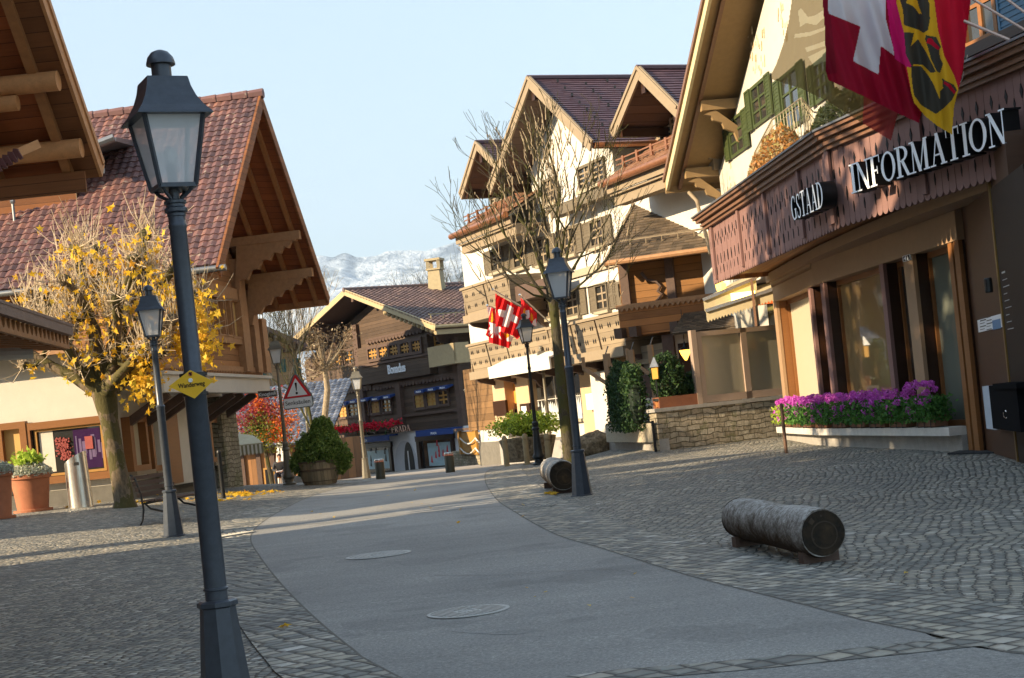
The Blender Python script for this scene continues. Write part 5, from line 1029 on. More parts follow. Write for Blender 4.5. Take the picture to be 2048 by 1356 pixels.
b.box(F2, s_end + .02, s_end + .05, -2.4, -.03, zb1 - .0, zt1); b.build('soffit', planks('orange_soffit', (.32, .14, .045), .14, .3, .6, 0), TB)
def beige_band():
    b = MB(); zz = W1.on(1760, 495, .55)
    pts = [(6.45, 36.9), (6.42, 33.5), (6.45, 30.5), (6.6, 27.5), (6.9, 24.5), (7.3, 21.8), (7.9, 19)]
    for (xa, ya), (xb, yb) in zip(pts, pts[1:]):
        F = Fr(xa, ya, xb - xa, yb - ya); L = math.hypot(xb - xa, yb - ya); b.box(F, 0, L, -.5, 0, zlin + .42, zb1 + .06)
    return b
zlin = W1.on(1898, 480, 0)[1]; M['grgl'] = glassy('grey_green_glass', (.14, .15, .12), .04, 1.0); M['ent'] = planks('entrance_walnut', (.06, .024, .009), 60, .3, .5)
beige_band().build('curved_cornice', M['stucco'], TB)
# ground floor wall pieces
b = MB(); b.box(W2, -4.7, 0, -.6, .05, zlin - .05, zb1 + .1); b.box(W1, 0, 7.7, -.6, .05, zlin - .05, zb1 + .1); scal(b, W2, -4.7, 0, zlin + .40, .05, .08, .13, .1, .05); b.build('lintel', M['stucco'], TB)
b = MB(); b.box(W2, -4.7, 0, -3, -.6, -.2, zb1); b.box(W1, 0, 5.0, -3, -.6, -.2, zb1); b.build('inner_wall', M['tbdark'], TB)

m = N('window_reflecting'); m.fin((.30, .20, .09), .03, 0, 1.0); m.b.inputs['Coat Weight'].default_value = .9; m.b.inputs['Coat Roughness'].default_value = .02; M['wingl'] = m.m
def pier(F, x0, x1, face, body, name, lab=None, y=678, top=None):
    a, c = sorted((F.on(x0, y, 0)[0], F.on(x1, y, 0)[0])); b = MB(); b.box(F, a, c, -.04, .03, 0, top or zlin - .05); o = b.build(name, M[face], TB, lab); b = MB(); b.box(F, a - .01, c - .012, -.34, -.04, 0, zlin - .05); b.build('jamb', M[body], o); return a, c
pp = [(W2,) + pier(W2, 1556, 1562, 'stucco', 'tbwood', 'corner_pier'), (W2,) + pier(W2, 1629, 1633, 'fasc', 'tbdark', 'mullion_post'), (W1,) + pier(W1, 1654, 1662, 'fasc', 'tbdark', 'mullion_post'), (W1,) + pier(W1, 1776, 1784, 'fasc', 'tbdark', 'mullion_post'), (W1,) + pier(W1, 1826, 1845, 'stucco', 'tbdark', 'pier', 'stucco pier with the house number'), (W1,) + pier(W1, 1918, 1926, 'tbwood', 'tbwood', 'larch_post'), (W1,) + pier(W1, 1930, 1940, 'tbwood', 'tbdark', 'larch_post')]
def glz(F, a, c, mt, lab):
    b = MB(); b.box(F, a, c, -.34, -.30, .62, zlin - .05); w_ = b.build('window', M[mt], TB, lab); b = MB(); b.box(F, a, a + .05, -.30, -.24, .62, zlin - .05); b.box(F, c - .05, c, -.30, -.24, .62, zlin - .05); b.box(F, a + .05, c - .05, -.30, -.24, .62, .72); b.box(F, a + .05, c - .05, -.30, -.24, zlin - .15, zlin - .05); b.build('frame', M['tbwood'], w_)
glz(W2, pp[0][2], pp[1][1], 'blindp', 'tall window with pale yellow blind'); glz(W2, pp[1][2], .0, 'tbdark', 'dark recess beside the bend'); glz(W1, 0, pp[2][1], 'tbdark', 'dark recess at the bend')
glz(W1, pp[2][2], pp[3][1], 'wingl', 'wide shop window between dark jambs'); glz(W1, pp[3][2], pp[4][1], 'dglass', 'narrow window beside the house number'); glz(W1, pp[4][2], pp[5][1], 'grgl', 'tall grey green window beside the entrance')
b = MB(); b.pbox(W1, 1806, 524, 1819, 508, .035, .06); o = b.build('house_number', M['signw'], TB); b = MB(); b.pbox(W1, 1807, 523, 1818, 509.5, .06, .065); b.build('plate', M['black'], o); ftext(W1, '41', (1808.5, 521), (1816.5, 519.5), 8, .066, 'lettering', M['lettw'], o, .006, .02)
# low wall, sill below the flower boxes
b = MB(); b.box(W2, -4.75, 0, .0, .10, -.2, .50); b.box(W1, 0, 7.15, .0, .10, -.2, .50); b.build('low_wall', M['conc'], TB); b = MB(); b.box(W2, -4.75, .0, .0, .30, .50, .64); b.box(W1, .0, 7.15, .0, .30, .50, .64); b.build('sill', flat('pale_sill', (.52, .49, .44), .8), TB)
# entrance recess at the right
EF = W1.sub(7.6, -.1, R(-14)); b = MB(); b.box(EF, .0, 4.2, -.5, 0, .0, zlin + 1.0); b.box(EF, 4.2, 9, -.5, -.35, 0, zlin + 1); b.build('entrance_panel', M['ent'], TB)
b = MB(); a = EF.on(2015, 700, .0)[0]; b.box(EF, a, a + .09, .0, .04, .1, zlin + .5); b.build('brass_edge', flat('dull_brass', (.20, .12, .03), .4, .5), TB); b = MB(); b.box(EF, a + .1, a + 2.5, .0, .02, .1, zlin + .4); o = b.build('door', flat('dark_doorway', (.022, .012, .007), .6, 0, .2, spec=.2), TB)
b = MB()
for k in range(9): z = EF.on(2030, 536 + k * 15, .03)[1]; b.box(EF, a + .3, a + .55 + .1 * (k % 3), .02, .024, z, z + .010 + (.015 if k == 0 else 0))
b.build('lettering', M['frost'], o)
b = MB(); b.pbox(EF, 1957, 665, 2003, 627, .0, .02); o = b.build('notice_sheet', M['signw'], TB); b = MB(); b.pbox(EF, 1986, 660, 2000, 637, .02, .024); b.build('picture', flat('blue_print', (.08, .22, .40), .4), o)
b = MB()
for k in range(5): y = 634 + k * 6; b.pbox(EF, 1960, y + 1, 1969 + 3 * (k % 2), y, .021, .023); b.pbox(EF, 1973, y + 1, 1981 + 2 * (k % 3), y, .021, .023)
b.build('print', M['plinth'], o)
b = MB(); p = EF.P(*(lambda q: (q[0], .12, q[1]))(EF.on(1977, 572, .12))); b.lathe(p, [(.055, -.1), (.06, -.08), (.06, .1), (.05, .12)], 12); b.build('wall_lamp', M['ironb'], TB)

LB = thing('letter_box', 'black letter box with a pale sheet on its side by the entrance', 'letter box', EF.P(1, .2, 1.0)); b = MB(); b.pbox(EF, 1986, 857, 2032, 770, .01, .24); b.build('box', M['mattblk'], LB); b = MB(); b.pbox(EF, 1986, 778, 2032, 766, .01, .27); b.build('flap', M['mattblk'], LB)
b = MB(); b.pbox(EF, 1973, 857, 1985, 772, .01, .2); b.build('side_sheet', flat('pale_blue_sheet', (.45, .52, .60), .5), LB); b = MB(); c = EF.P(EF.on(2011, 828, .25)[0], .25, EF.on(2011, 828, .25)[1]); b.tube([c + Vector((0, 0, .05)), c + Vector((.02, -.02, .02)), c + Vector((.02, -.02, -.04)), c + Vector((0, 0, -.06)), c + Vector((-.02, .02, -.03)), c + Vector((-.02, .02, .02))], .008, 6); b.build('emblem', M['steel'], LB)
MT = MB(); p = [gnd(1935, 900), gnd(2100, 880), gnd(2100, 905), gnd(1895, 910)]; MT.hexa([q + Vector((0, 0, .005)) for q in (p[3], p[2], p[1], p[0])] + [q + Vector((0, 0, .03)) for q in (p[3], p[2], p[1], p[0])]); tag(MT.build('door_mat', flat('dark_mat', (.02, .021, .022), .95), loc=p[0]), 'flat black mat in front of the information entrance', 'mat')
# letters of the two signs
SGN = thing('sign_letters', 'big white serif letters with deep dark sides on the angled balcony front', 'sign', F1.P(.5, .1, zb1 + .3)); b = MB()
a0 = F1.on(1692, 380, .06)[0]; a1 = F1.on(2030, 290, .06)[0]
serif(F1, 'INFORMATION', (1703, 388), (2016, 285), (1698, 330), .34, .26, 'letter', M['lettw'], M['black'], SGN, True, 1.0, 'letter %s')
SG2 = thing('sign_letters', 'smaller white serif letters reading the town name at the balcony corner', 'sign', F2.P(-2, .1, zb1 + .3)); serif(F2, 'GSTAAD', (1585, 443), (1648, 413), (1580, 394), .34, .26, 'letter', M['lettw'], M['black'], SG2, True, 1.0, 'letter %s')
# upper floors
UW = Fr(6.4, 42, .10, -.995); zU = 5.2; b = MB(); q = [(0, zU), (15.0, zU), (15.0, 15.5), (0, 7.6)]; b.prism(UW, [(-.0, -.3 if False else 4.4), (24, 4.4), (24, 8.0), (13.2, 14.6), (0, 7.7)], -12, 0); b.build('wall', M['tbwall'], TB, 'sunlit plastered upper wall')
b = MB(); b.box(UW, -.05, .25, -4, .02, -.3, 7.7); b.build('corner_pier', M['tbwall'], TB)
b = MB(); b.tube([at(1378, 385, 42.2), at(1394, 402, 41.8), at(1398, 420, 41.8), at(1412, 470, 41.6), at(1421, 508, 41.5)], .055, 8); b.build('downpipe', M['beam'], TB, smooth=60)
VF = Fr(5.0, 42.8, .113, -.994); pz = .55; zv = 7.5; RL = 14.2
b = MB()
for s0, s1, z0, z1 in ((0, RL, zv, zv + pz * RL), (2 * RL, RL, zv, zv + pz * RL)):
    p = [VF.P(s0, -.05, z0), VF.P(s1, -.05, z1), VF.P(s1, -16, z1), VF.P(s0, -16, z0)]; b.hexa([x for x in p] + [x + Vector((0, 0, .22)) for x in p])
rf = b.build('roof', M['tbroof'], TB, 'deep roof overhang with olive brown soffit')
b = MB(); b.bar(VF.P(-.05, .0, zv + .05), VF.P(RL, .0, zv + pz * RL + .05), .08, .34); b.build('bargeboard', M['ycanvas'] if False else flat('verge_ochre', (.52, .42, .24), .6), rf); b = MB(); b.bar(VF.P(-.05, .07, zv + .2), VF.P(RL, .07, zv + pz * RL + .2), .06, .12); b.bar(VF.P(0, -.34, zv - .06), VF.P(RL, -.34, zv + pz * RL - .06), .10, .10); b.build('verge_strip', M['mould'], rf)
b = MB(); b.bar(VF.P(-.02, .05, zv - .0), VF.P(-.02, -14, zv - .0), .08, .34); b.build('eave_board', M['tbroof'], rf)
for px, py in ((1393, 130), (1367, 318)):
    s_, z = VF.on(px, py, -.35); zz = zv + pz * s_ - .1; b = MB(); b.box(VF, s_ - .10, s_ + .10, -1.5, -.35, zz - .26, zz); b.build('purlin', M['tbroof'], TB)
    FN = Fr(VF.P(s_, -.4, 0).x, VF.P(s_, -.4, 0).y, -VF.nx, -VF.ny); zz -= .26; b = MB(); b.prism(FN, [(0, zz - .1), (.18, zz - .14), (.22, zz - .26), (.45, zz - .34), (.5, zz - .5), (.75, zz - .62), (.82, zz - .85), (1.2, zz - 1.25), (1.28, zz - 1.15), (.9, zz - .5), (.3, zz)][::-1], -.07, .07); b.build('console', M['tbroof'], TB)
def uwin(x0, y0, x1, y1, gl='amberp', lab=None):
    a0, z0 = UW.on(x0, y0, .05); a1, z1 = UW.on(x1, y1, .05); a0, a1 = min(a0, a1), max(a0, a1); z0, z1 = min(z0, z1), max(z0, z1); win(TB, UW, a0, a1, z0, z1, 0, cols=2, rows=3, fr=.08, dep=.06, frame='green', glass='dglass', label=lab); w_ = (a1 - a0) * .45; shutter(TB, UW, a0 - w_ * .8, a0 - .03, z0, z1, .05, M['green'], 'olive green shutter'); shutter(TB, UW, a1 + .03, a1 + w_ * .8, z0, z1, .05, M['green'], 'olive green shutter')
uwin(1463, 318, 1482, 222); uwin(1508, 258, 1528, 152); uwin(1570, 268, 1592, 128); uwin(1632, 210, 1648, 110)
# painted ornament and lettering marks on the wall
b = MB(); rd = random.Random(2)
for x0, y0, x1, y1, k in ((1490, 95, 1528, 60, 16), (1555, 90, 1575, 10, 14), (1500, 118, 1530, 85, 14), (1452, 385, 1470, 330, 10), (1505, 150, 1530, 120, 9)):
    for i in range(k):
        a, z = UW.on(x0 + (x1 - x0) * rd.random(), y0 + (y1 - y0) * rd.random(), .01); r = .05 + .05 * rd.random(); b.prism(UW, [(a - r * .4, z - r), (a + r * .2, z - r * .6), (a + r * .5, z + r), (a - r * .1, z + r * .5)], .002, .008 + .0007 * i)
b.build('painted_ornament', flat('ochre_paint', (.50, .36, .19), .8), TB)
# terrace floor
b = MB(); b.poly([F2.P(s_end, 0, zt1 - .2), F2.P(0, 0, zt1 - .2), UW.P(16, 0, zt1 - .2), UW.P(4, 0, zt1 - .2)]); b.poly([F1.P(0, 0, zt1 - .202), F1.P(6.6, 0, zt1 - .202), F1.P(6.6, -3, zt1 - .202), UW.P(16, 0, zt1 - .202)]); b.build('terrace_floor', M['conc'], TB)
# iron balcony
b = MB(); c = [(1505, 270), (1543, 232), (1603, 205), (1628, 240)]; P_ = [UW.P(UW.on(x, y, .8 if 0 < i < 3 else .02)[0], .8 if 0 < i < 3 else .02, 0) for i, (x, y) in enumerate(c)]; zr0 = UW.on(1570, 220, .8)[1]
for p, q in zip(P_, P_[1:]):
    p, q = Vector((p.x, p.y, 0)), Vector((q.x, q.y, 0)); k = max(3, int((q - p).length / .22)); b.tube([p + Vector((0, 0, zr0)), q + Vector((0, 0, zr0))], .02, 5); b.tube([p + Vector((0, 0, zr0 - .95)), q + Vector((0, 0, zr0 - .95))], .02, 5); b.tube([p + Vector((0, 0, zr0 - .15)), q + Vector((0, 0, zr0 - .15))], .012, 4)
    for i in range(k): x = p.lerp(q, i / k); b.tube([x + Vector((0, 0, zr0 - .95)), x + Vector((0, 0, zr0))], .009, 4)
    for i in range(k // 2): x = p.lerp(q, (2 * i + 1) / k); b.tube([x + (q - p).normalized() * (.06 * math.sin(t)) + Vector((0, 0, zr0 - .45 + .13 * math.cos(t))) for t in [j * .9 for j in range(7)]], .008, 4)
b.build('iron_balcony', flat('railing_paint', (.25, .21, .13), .5, .3), TB)
# window with blue shutter above the sign
BWF = Fr(F1.P(0, -.95, 0).x, F1.P(0, -.95, 0).y, .262, -.965); b = MB(); b.box(BWF, .6, 8, -.5, -.02, zt1 - .2, 10); b.build('wall', flat('slate_grey_wall', (.30, .32, .33), .85), TB)
a0, z0 = BWF.on(1937, 108, 0); a1, z1 = BWF.on(1992, -60, 0); z0 = BWF.on(1960, 90, 0)[1]; win(TB, BWF, min(a0, a1), max(a0, a1), z0, z0 + 1.7, 0, cols=2, rows=3, fr=.09, dep=.08, frame='tbwood', glass='dglass'); shutter(TB, BWF, max(a0, a1) + .03, max(a0, a1) + .75, z0 + .0, z0 + 1.7, .04, M['blue'], 'blue louvred shutter')
b = MB(); b.box(BWF, .6, 8, -.02, .30, z0 - .20, z0 - .04); b.box(BWF, .6, 8, -.02, .22, z0 - .42, z0 - .22); o = b.build('carved_cornice', M['tbdark'], TB); b1 = MB(); b2 = MB()
for i in range(34):
    x = 1.2 + i * .19; (b1 if i % 2 else b2).box(BWF, x - .06, x + .06, .2, .235, z0 - .38, z0 - .27)
b1.build('bead', M['signw'], o); b2.build('bead', M['red'], o)
# folded awning with a lit lamp left of the building
AW = thing('folding_awning', 'cream scalloped folding awning, glowing where its lamp is lit', 'awning', (5.6, 38.5, 3.5)); AF = Fr(*(lambda p: (p.x, p.y))(pos(1410, 610, 38.2)), 1, -.28)
for (x0, y0), (x1, y1), h, n, lab in (((1407, 603), (1512, 560), 22, .0, 'upper awning leaf'), ((1412, 625), (1560, 578), 20, .5, 'lower awning leaf')):
    a0, z0 = AF.on(x0, y0, n); a1, z1 = AF.on(x1, y1, n); _, zz = AF.on(x0, y0 + h, n); d = z0 - zz; k = 24; b = MB(); p, q = AF.P(a0, n, z0), AF.P(a1, n, z1)
    for i in range(k):
        t0, t1 = i / k, (i + 1) / k; A, B_ = p.lerp(q, t0), p.lerp(q, t1); v = Vector((0, 0, d)); b.poly([A, B_, B_ - v * .8, A.lerp(B_, .5) - v * 1.05, A - v * .8])
    b.build('valance', M['ycanvas'], AW, lab); b = MB(); b.bar(p + Vector((0, 0, .04)), q + Vector((0, 0, .04)), .14, .08); b.build('front_rail', M['steel'], AW)
    b = MB(); b.hexa([p + Vector((0, 0, .02)), q + Vector((0, 0, .02)), q + Vector((.9, .9, .42)), p + Vector((.9, .9, .42))] + [x + Vector((0, 0, .03)) for x in (p + Vector((0, 0, .02)), q + Vector((0, 0, .02)), q + Vector((.9, .9, .42)), p + Vector((.9, .9, .42)))]); b.build('cloth', M['ycanvas'], AW)
b = MB(); s_, z = AF.on(1486, 592, .3); b.box(AF, s_ - .3, s_ + .3, .2, .3, z - .12, z + .1); b.build('lamp', emis('awning_lamp', (1, .72, .15), 2.0, (.9, .8, .4)), AW); b = MB(); s_, z = AF.on(1511, 640, .6); b.box(AF, s_ - .03, s_ + .03, .55, .6, z - .15, z + 1.0); b.build('post', M['mould'], AW)
WL = thing('wall_lantern', 'small yellow wall lantern under the far end of the carved balcony', 'lantern', at(1442, 575, 38.6)); b = MB(); c = WL.location; b.lathe(c, [(.03, -.15), (.12, -.05), (.14, .08), (.05, .16)], 8); b.build('lamp_shade', emis('yellow_glow', (1, .6, .1), 1.2, (.7, .45, .08)), WL); b = MB(); b.lathe(c, [(.02, -.3), (.02, -.15)], 5); b.lathe(c, [(.015, .16), (.015, .5)], 5); b.build('stem', M['ironb'], WL)
# glazed bay behind the screen
b = MB(); BF2 = Fr(*(lambda p: (p.x, p.y))(pos(1488, 640, 40.5)), 1, -.3); b.pbox(BF2, 1488, 700, 1500, 600, -.2, 0); b.pbox(BF2, 1500, 700, 1512, 600, -.2, -.15); b.build('pillar', M['tbwall'], TB); b = MB(); b.pbox(BF2, 1512, 700, 1570, 560, -.2, -.1); b.build('window', M['dglass'], TB, 'café bay window behind the screen'); b = MB(); b.pbox(BF2, 1516, 610, 1544, 590, -.1, -.06); b.build('red_blind', flat('orange_red_cloth', (.75, .12, .01), .6), TB); b = MB(); b.pbox(BF2, 1520, 655, 1533, 603, -.1, -.08); b.pbox(BF2, 1498, 660, 1506, 606, -.1, -.05); b.build('curtain', M['canvas'], TB)
# ================================================================== street lamps
def lampA(name, label, group, mat='iron', bulb=True):
    """square lantern on a tube with an eight-sided foot, 4.0 m, built at the origin"""
    t = thing(name, label, 'street lamp', (0, 0, 0), group); m = M[mat]; q = math.pi / 4
    def sq(c, prof, b): b.lathe(c, [(r * 1.4142, z) for r, z in prof], 4, 0, q)
    b = MB(); b.lathe((0, 0, 0), [(.19, 0), (.19, .02), (.165, .03), (.105, .70), (.12, .71), (.12, .735), (.10, .745)], 8, 0, math.pi / 8); b.build('foot', m, t)
    b = MB(); b.lathe((0, 0, .74), [(.066, 0), (.066, .06), (.074, .065), (.074, .075), (.066, .08), (.064, 1.30), (.070, 1.31), (.074, 1.33), (.062, 1.345), (.054, 1.36), (.050, 2.20), (.054, 2.21), (.054, 2.225), (.050, 2.23), (.050, 2.27), (.055, 2.275), (.055, 2.29), (.05, 2.295)], 20); b.build('post', m, t, smooth=40)
    b = MB(); b.lathe((0, 0, 3.03), [(.05, 0), (.068, .01), (.068, .03), (.055, .04), (.055, .055), (.066, .06), (.066, .075), (.03, .085), (.03, .17)], 18)
    for k in range(4):
        a = q + k * math.pi / 2; d = Vector((math.cos(a), math.sin(a), 0)); b.tube([d * .035 + Vector((0, 0, 3.09)), d * .05 + Vector((0, 0, 3.12)), d * .10 + Vector((0, 0, 3.15)), d * .135 + Vector((0, 0, 3.19))], .011, 6)
    b.build('collar', m, t, smooth=40)
    b = MB(); z0, z1, r0, r1 = 3.185, 3.62, .105, .178
    for k in range(4):
        a = q + k * math.pi / 2; d = Vector((math.cos(a) * 1.4142, math.sin(a) * 1.4142, 0)); b.bar(d * r0 + Vector((0, 0, z0)), d * r1 + Vector((0, 0, z1)), .022, .022)
        e = Vector((math.cos(a + q), math.sin(a + q), 0)); s_ = Vector((-e.y, e.x, 0)); b.bar(e * r0 - s_ * r0 + Vector((0, 0, z0)), e * r0 + s_ * r0 + Vector((0, 0, z0)), .02, .025); b.bar(e * r1 - s_ * r1 + Vector((0, 0, z1)), e * r1 + s_ * r1 + Vector((0, 0, z1)), .02, .025)
    b.build('lantern_frame', m, t)
    for k in range(4):
        a = k * math.pi / 2; e = Vector((math.cos(a), math.sin(a), 0)); s_ = Vector((-e.y, e.x, 0)); b = MB(); o = .004
        b.poly([e * (r0 - o) - s_ * r0 + Vector((0, 0, z0)), e * (r0 - o) + s_ * r0 + Vector((0, 0, z0)), e * (r1 - o) + s_ * r1 + Vector((0, 0, z1)), e * (r1 - o) - s_ * r1 + Vector((0, 0, z1))]); b.build('pane', M['frost'], t)
    b = MB(); sq((0, 0, 0), [(.10, z0 - .01), (.10, z0)], b); b.lathe((0, 0, 3.18), [(.03, 0), (.03, .13), (.024, .14)], 12); b.build('socket', m, t, smooth=40)
    b = MB(); b.blob((0, 0, 3.37), .045, 0, 12, 8, 0, (1, 1, 1.25)); b.build('bulb', M['bulb'], t, smooth=60)
    b = MB(); sq((0, 0, 0), [(.222, 3.585), (.214, 3.60), (.182, 3.64), (.150, 3.70), (.130, 3.76), (.121, 3.81), (.118, 3.82), (.0, 3.821)], b); b.build('hood', m, t)
    b = MB(); b.lathe((0, 0, 3.81), [(.058, 0), (.058, .10), (.085, .101), (.084, .115), (.075, .145), (.05, .175), (.02, .188), (.002, .19)], 20); b.build('chimney', m, t, smooth=40)
    return t
def lampB(name, label, group, mat='ironb'):
    """older lamp with a round cast foot, 4.3 m"""
    t = lampA(name, label, group, mat)
    for ch in list(t.children):
        if ch.name.startswith(('foot', 'post')): bpy.data.objects.remove(ch)
        else: ch.data.transform(Matrix.Translation((0, 0, .3)))
    b = MB(); b.lathe((0, 0, 0), [(.19, 0), (.19, .05), (.13, .09), (.12, .16), (.17, .22), (.17, .26), (.13, .32), (.12, .50), (.10, .78), (.085, .98), (.11, 1.0), (.11, 1.04), (.075, 1.08), (.09, 1.13), (.09, 1.2), (.06, 1.24)], 20); b.build('foot', M[mat], t, smooth=35)
    b = MB(); b.lathe((0, 0, 1.2), [(.055, 0), (.042, 1.5), (.05, 1.52), (.05, 1.56), (.038, 1.6), (.036, 2.16)], 14); b.build('post', M[mat], t, smooth=40); return t
gl = 'square lantern lamps around the square'
la = lampA('street_lamp', 'nearest tall dark grey street lamp, carrying the yellow rhombus trail sign', gl); p1 = pos(462, 1468, 8.98); la.location = (p1.x, p1.y, p1.z); la.rotation_euler = (0, 0, R(27))
def put(px, py, Y, lab, src=None, rz=0, sc_=1): p = pos(px, py, Y); return dup(src or la, (p.x, p.y, p.z - .01), rz, lab, None, sc_)
put(348, 1072, 24.1, 'slim dark grey street lamp before the yellow leaved pollard tree', None, R(6), 1)
put(1165, 995, 24.4, 'dark street lamp standing right beside the farther log bench', None, R(-13), 1)
lw = lampA('street_lamp', 'pale brown lamp before the PRADA shop window'.replace('the PRADA', 'the far white'), gl, 'bronze'); p = pos(733, 953, 54); lw.location = (p.x, p.y, p.z)
put(953, 922, 72, 'brown lamp at the amber rope fence beside the hotel corner', lw, R(20)); put(1103, 902, 53, 'slender brown lamp half hidden behind the red flags lamp', lw, R(10))
lb = lampB('street_lamp', 'old cast iron lamp with a fluted round foot carrying the warning sign', gl, 'bronze'); p = pos(580, 977, 43.5); lb.location = (p.x, p.y, p.z); lb.rotation_euler = (0, 0, R(8))
lb2 = lampB('street_lamp', 'black cast iron lamp with round foot in front of the red flags', gl, 'ironb'); p = pos(1078, 922, 43); lb2.location = (p.x, p.y, p.z); lb2.rotation_euler = (0, 0, R(15))
p = pos(625, 950, 66); dup(lw, (p.x, p.y, .1), 0, 'sunlit lamp partly hidden behind the warning sign and barrel tree')
# bolts and plate on the nearest lamp
b = MB(); o = la.location
# trail sign on the nearest lamp
YS = 8.80; tp = at(383, 780, YS); TS = thing('trail_sign', 'yellow rhombus hiking trail sign on the nearest lamp post', 'sign', tp); SFm = Fr(tp.x, tp.y, 1, -.06)
def P_(x, y, n=0): a, z = SFm.on(x, y, n); return a, z
b = MB(); b.prism(SFm, [P_(337, 773), P_(389, 797), P_(426, 762), P_(380, 740)], -.006, 0); b.build('plate', M['yel'], TS)
ftext(SFm, 'Wanderweg', (357, 777), (410, 770), 9.5, .001, 'lettering', M['black'], TS, .002, .01)
b = MB(); c = at(380.5, 748, YS - .01); c2 = at(381, 760, YS - .01)
b.prism(SFm, [(P_(380.5, 748)[0] + .0125 * math.cos(k * .628), P_(380.5, 748)[1] + .0125 * math.sin(k * .628)) for k in range(10)], 0, .002); b.build('emblem', flat('emblem_orange', (.55, .12, .02), .5), TS)
b = MB(); b.bar(at(378, 745, YS - .012), at(383, 751, YS - .012), .008, .002, 0, (0, 1, 0)); b.bar(at(383, 744.5, YS - .013), at(379, 749, YS - .013), .006, .002, 0, (0, 1, 0)); b.build('emblem_mark', M['black'], TS)
b = MB(); a, z = P_(381.5, 760.5); b.prism(SFm, [(a + .0125 * math.cos(k * .524), z + .0125 * math.sin(k * .524)) for k in range(12)], 0, .01); b.build('bolt', M['signw'], TS)
b = MB(); pz_ = Vector((p1.x, p1.y, 0)); b.lathe((p1.x, p1.y, tp.z + .085), [(.082, 0), (.082, .02), (.07, .02), (.07, .0)], 16); b.lathe((p1.x, p1.y, tp.z - .03), [(.078, 0), (.078, .02)], 16); b.build('clamp', M['ironb'], TS)
# warning sign + street name on the old lamp
p = lb.location; WSF = Fr(p.x, p.y - .12, .985, -.17); WS = thing('warning_sign', 'triangular red warning sign with exclamation mark over a white name panel', 'sign', (p.x, p.y - .12, 2.4))
def wq(x, y, n=.02): return WSF.on(500 + x / 11.3, 740 + y / 11.3, n)
b = MB(); b.prism(WSF, [wq(750, 640), wq(755, 860), wq(800, 905), wq(1380, 825), wq(1430, 780), wq(1425, 640), wq(1385, 530), wq(1060, 100), wq(1010, 85), wq(960, 115)], -.03, .0); b.build('back_plate', flat('sign_edge', (.12, .14, .13), .5), WS)
b = MB(); b.prism(WSF, [wq(765, 662), wq(775, 850), wq(800, 880), wq(1385, 805), wq(1412, 770), wq(1385, 590)], 0, .012); b.build('panel', M['signw'], WS)
b = MB(); b.prism(WSF, [wq(772, 640), wq(785, 655), wq(1370, 580), wq(1375, 560), wq(1035, 115), wq(1000, 120)], .013, .022); b.build('red_triangle', M['red'], WS)
b = MB(); b.prism(WSF, [wq(845, 610), wq(1300, 552), wq(1022, 185)], .023, .03); b.build('white_triangle', M['signw'], WS)
b = MB(); b.prism(WSF, [wq(1010, 300), wq(1046, 470), wq(1062, 468), wq(1060, 290), wq(1035, 280)][::-1], .031, .036); a, z = wq(1060, 522); b.prism(WSF, [(a + .036 * math.cos(k * .524), z + .036 * math.sin(k * .524)) for k in range(12)], .031, .036); b.build('exclamation_mark', M['black'], WS)
ftext(WSF, 'Senksäulen', (500 + 800 / 11.3, 740 + 808 / 11.3), (500 + 1365 / 11.3, 740 + 735 / 11.3), 8.3, .013, 'lettering', M['black'], WS, .003, .008)
SN = thing('street_sign', 'dark street name plate on the left of the old lamp', 'sign', (p.x - .4, p.y, 2.9)); b = MB(); b.pbox(WSF, 500 + 172 / 11.3, 740 + 640 / 11.3, 500 + 620 / 11.3, 740 + 480 / 11.3, .0, .02)
a, z0 = WSF.on(514.5, 797.5, .02); a1, z1 = WSF.on(555, 781, .02); b = MB(); b.prism(WSF, [WSF.on(x, y, .02) for x, y in ((515, 782), (516.5, 797), (554.5, 792.5), (553.5, 780))][::-1], 0, .02); b.build('frame', flat('sign_rim', (.45, .38, .28), .5), SN)
b = MB(); b.prism(WSF, [WSF.on(x, y, .02) for x, y in ((516, 783), (517.5, 796), (553.2, 791.3), (552.3, 781.2))][::-1], .02, .024); b.build('plate', flat('sign_brown_black', (.04, .025, .02), .5), SN)
ftext(WSF, 'Kinogässli', (517.5, 793.5), (551.5, 789), 7.5, .025, 'lettering', M['lettw'], SN, .004, .0)
# ================================================================== log benches
def mat_logend():
    m = N('log_end'); v = m.tc.outputs['UV']; n = m.noise(m.tc.outputs['Object'], 8, 5); col = m.ramp(n, [(.35, (.010, .007, .004)), (.6, (.035, .022, .010)), (.8, (.08, .05, .02))]); m.bump(n, .01); return m.fin(col, .8, 0, .3)
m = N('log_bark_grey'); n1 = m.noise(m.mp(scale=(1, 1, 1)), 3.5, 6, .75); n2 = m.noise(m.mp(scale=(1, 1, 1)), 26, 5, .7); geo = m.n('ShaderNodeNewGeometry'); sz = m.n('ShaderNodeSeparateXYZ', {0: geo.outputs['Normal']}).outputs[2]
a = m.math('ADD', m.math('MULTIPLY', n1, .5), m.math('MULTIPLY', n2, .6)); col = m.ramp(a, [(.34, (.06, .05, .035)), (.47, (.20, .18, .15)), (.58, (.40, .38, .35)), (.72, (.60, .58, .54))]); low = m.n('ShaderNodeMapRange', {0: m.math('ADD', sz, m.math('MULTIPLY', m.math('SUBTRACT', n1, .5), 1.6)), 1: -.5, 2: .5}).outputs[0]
col = m.mix(low, (.05, .03, .015), col); m.bump(a, .03); M['log'] = m.fin(col, .85, 0, .25); M['logend'] = mat_logend(); M['ring'] = flat('log_end_rim', (.035, .022, .010), .8, 0, .4, 20)
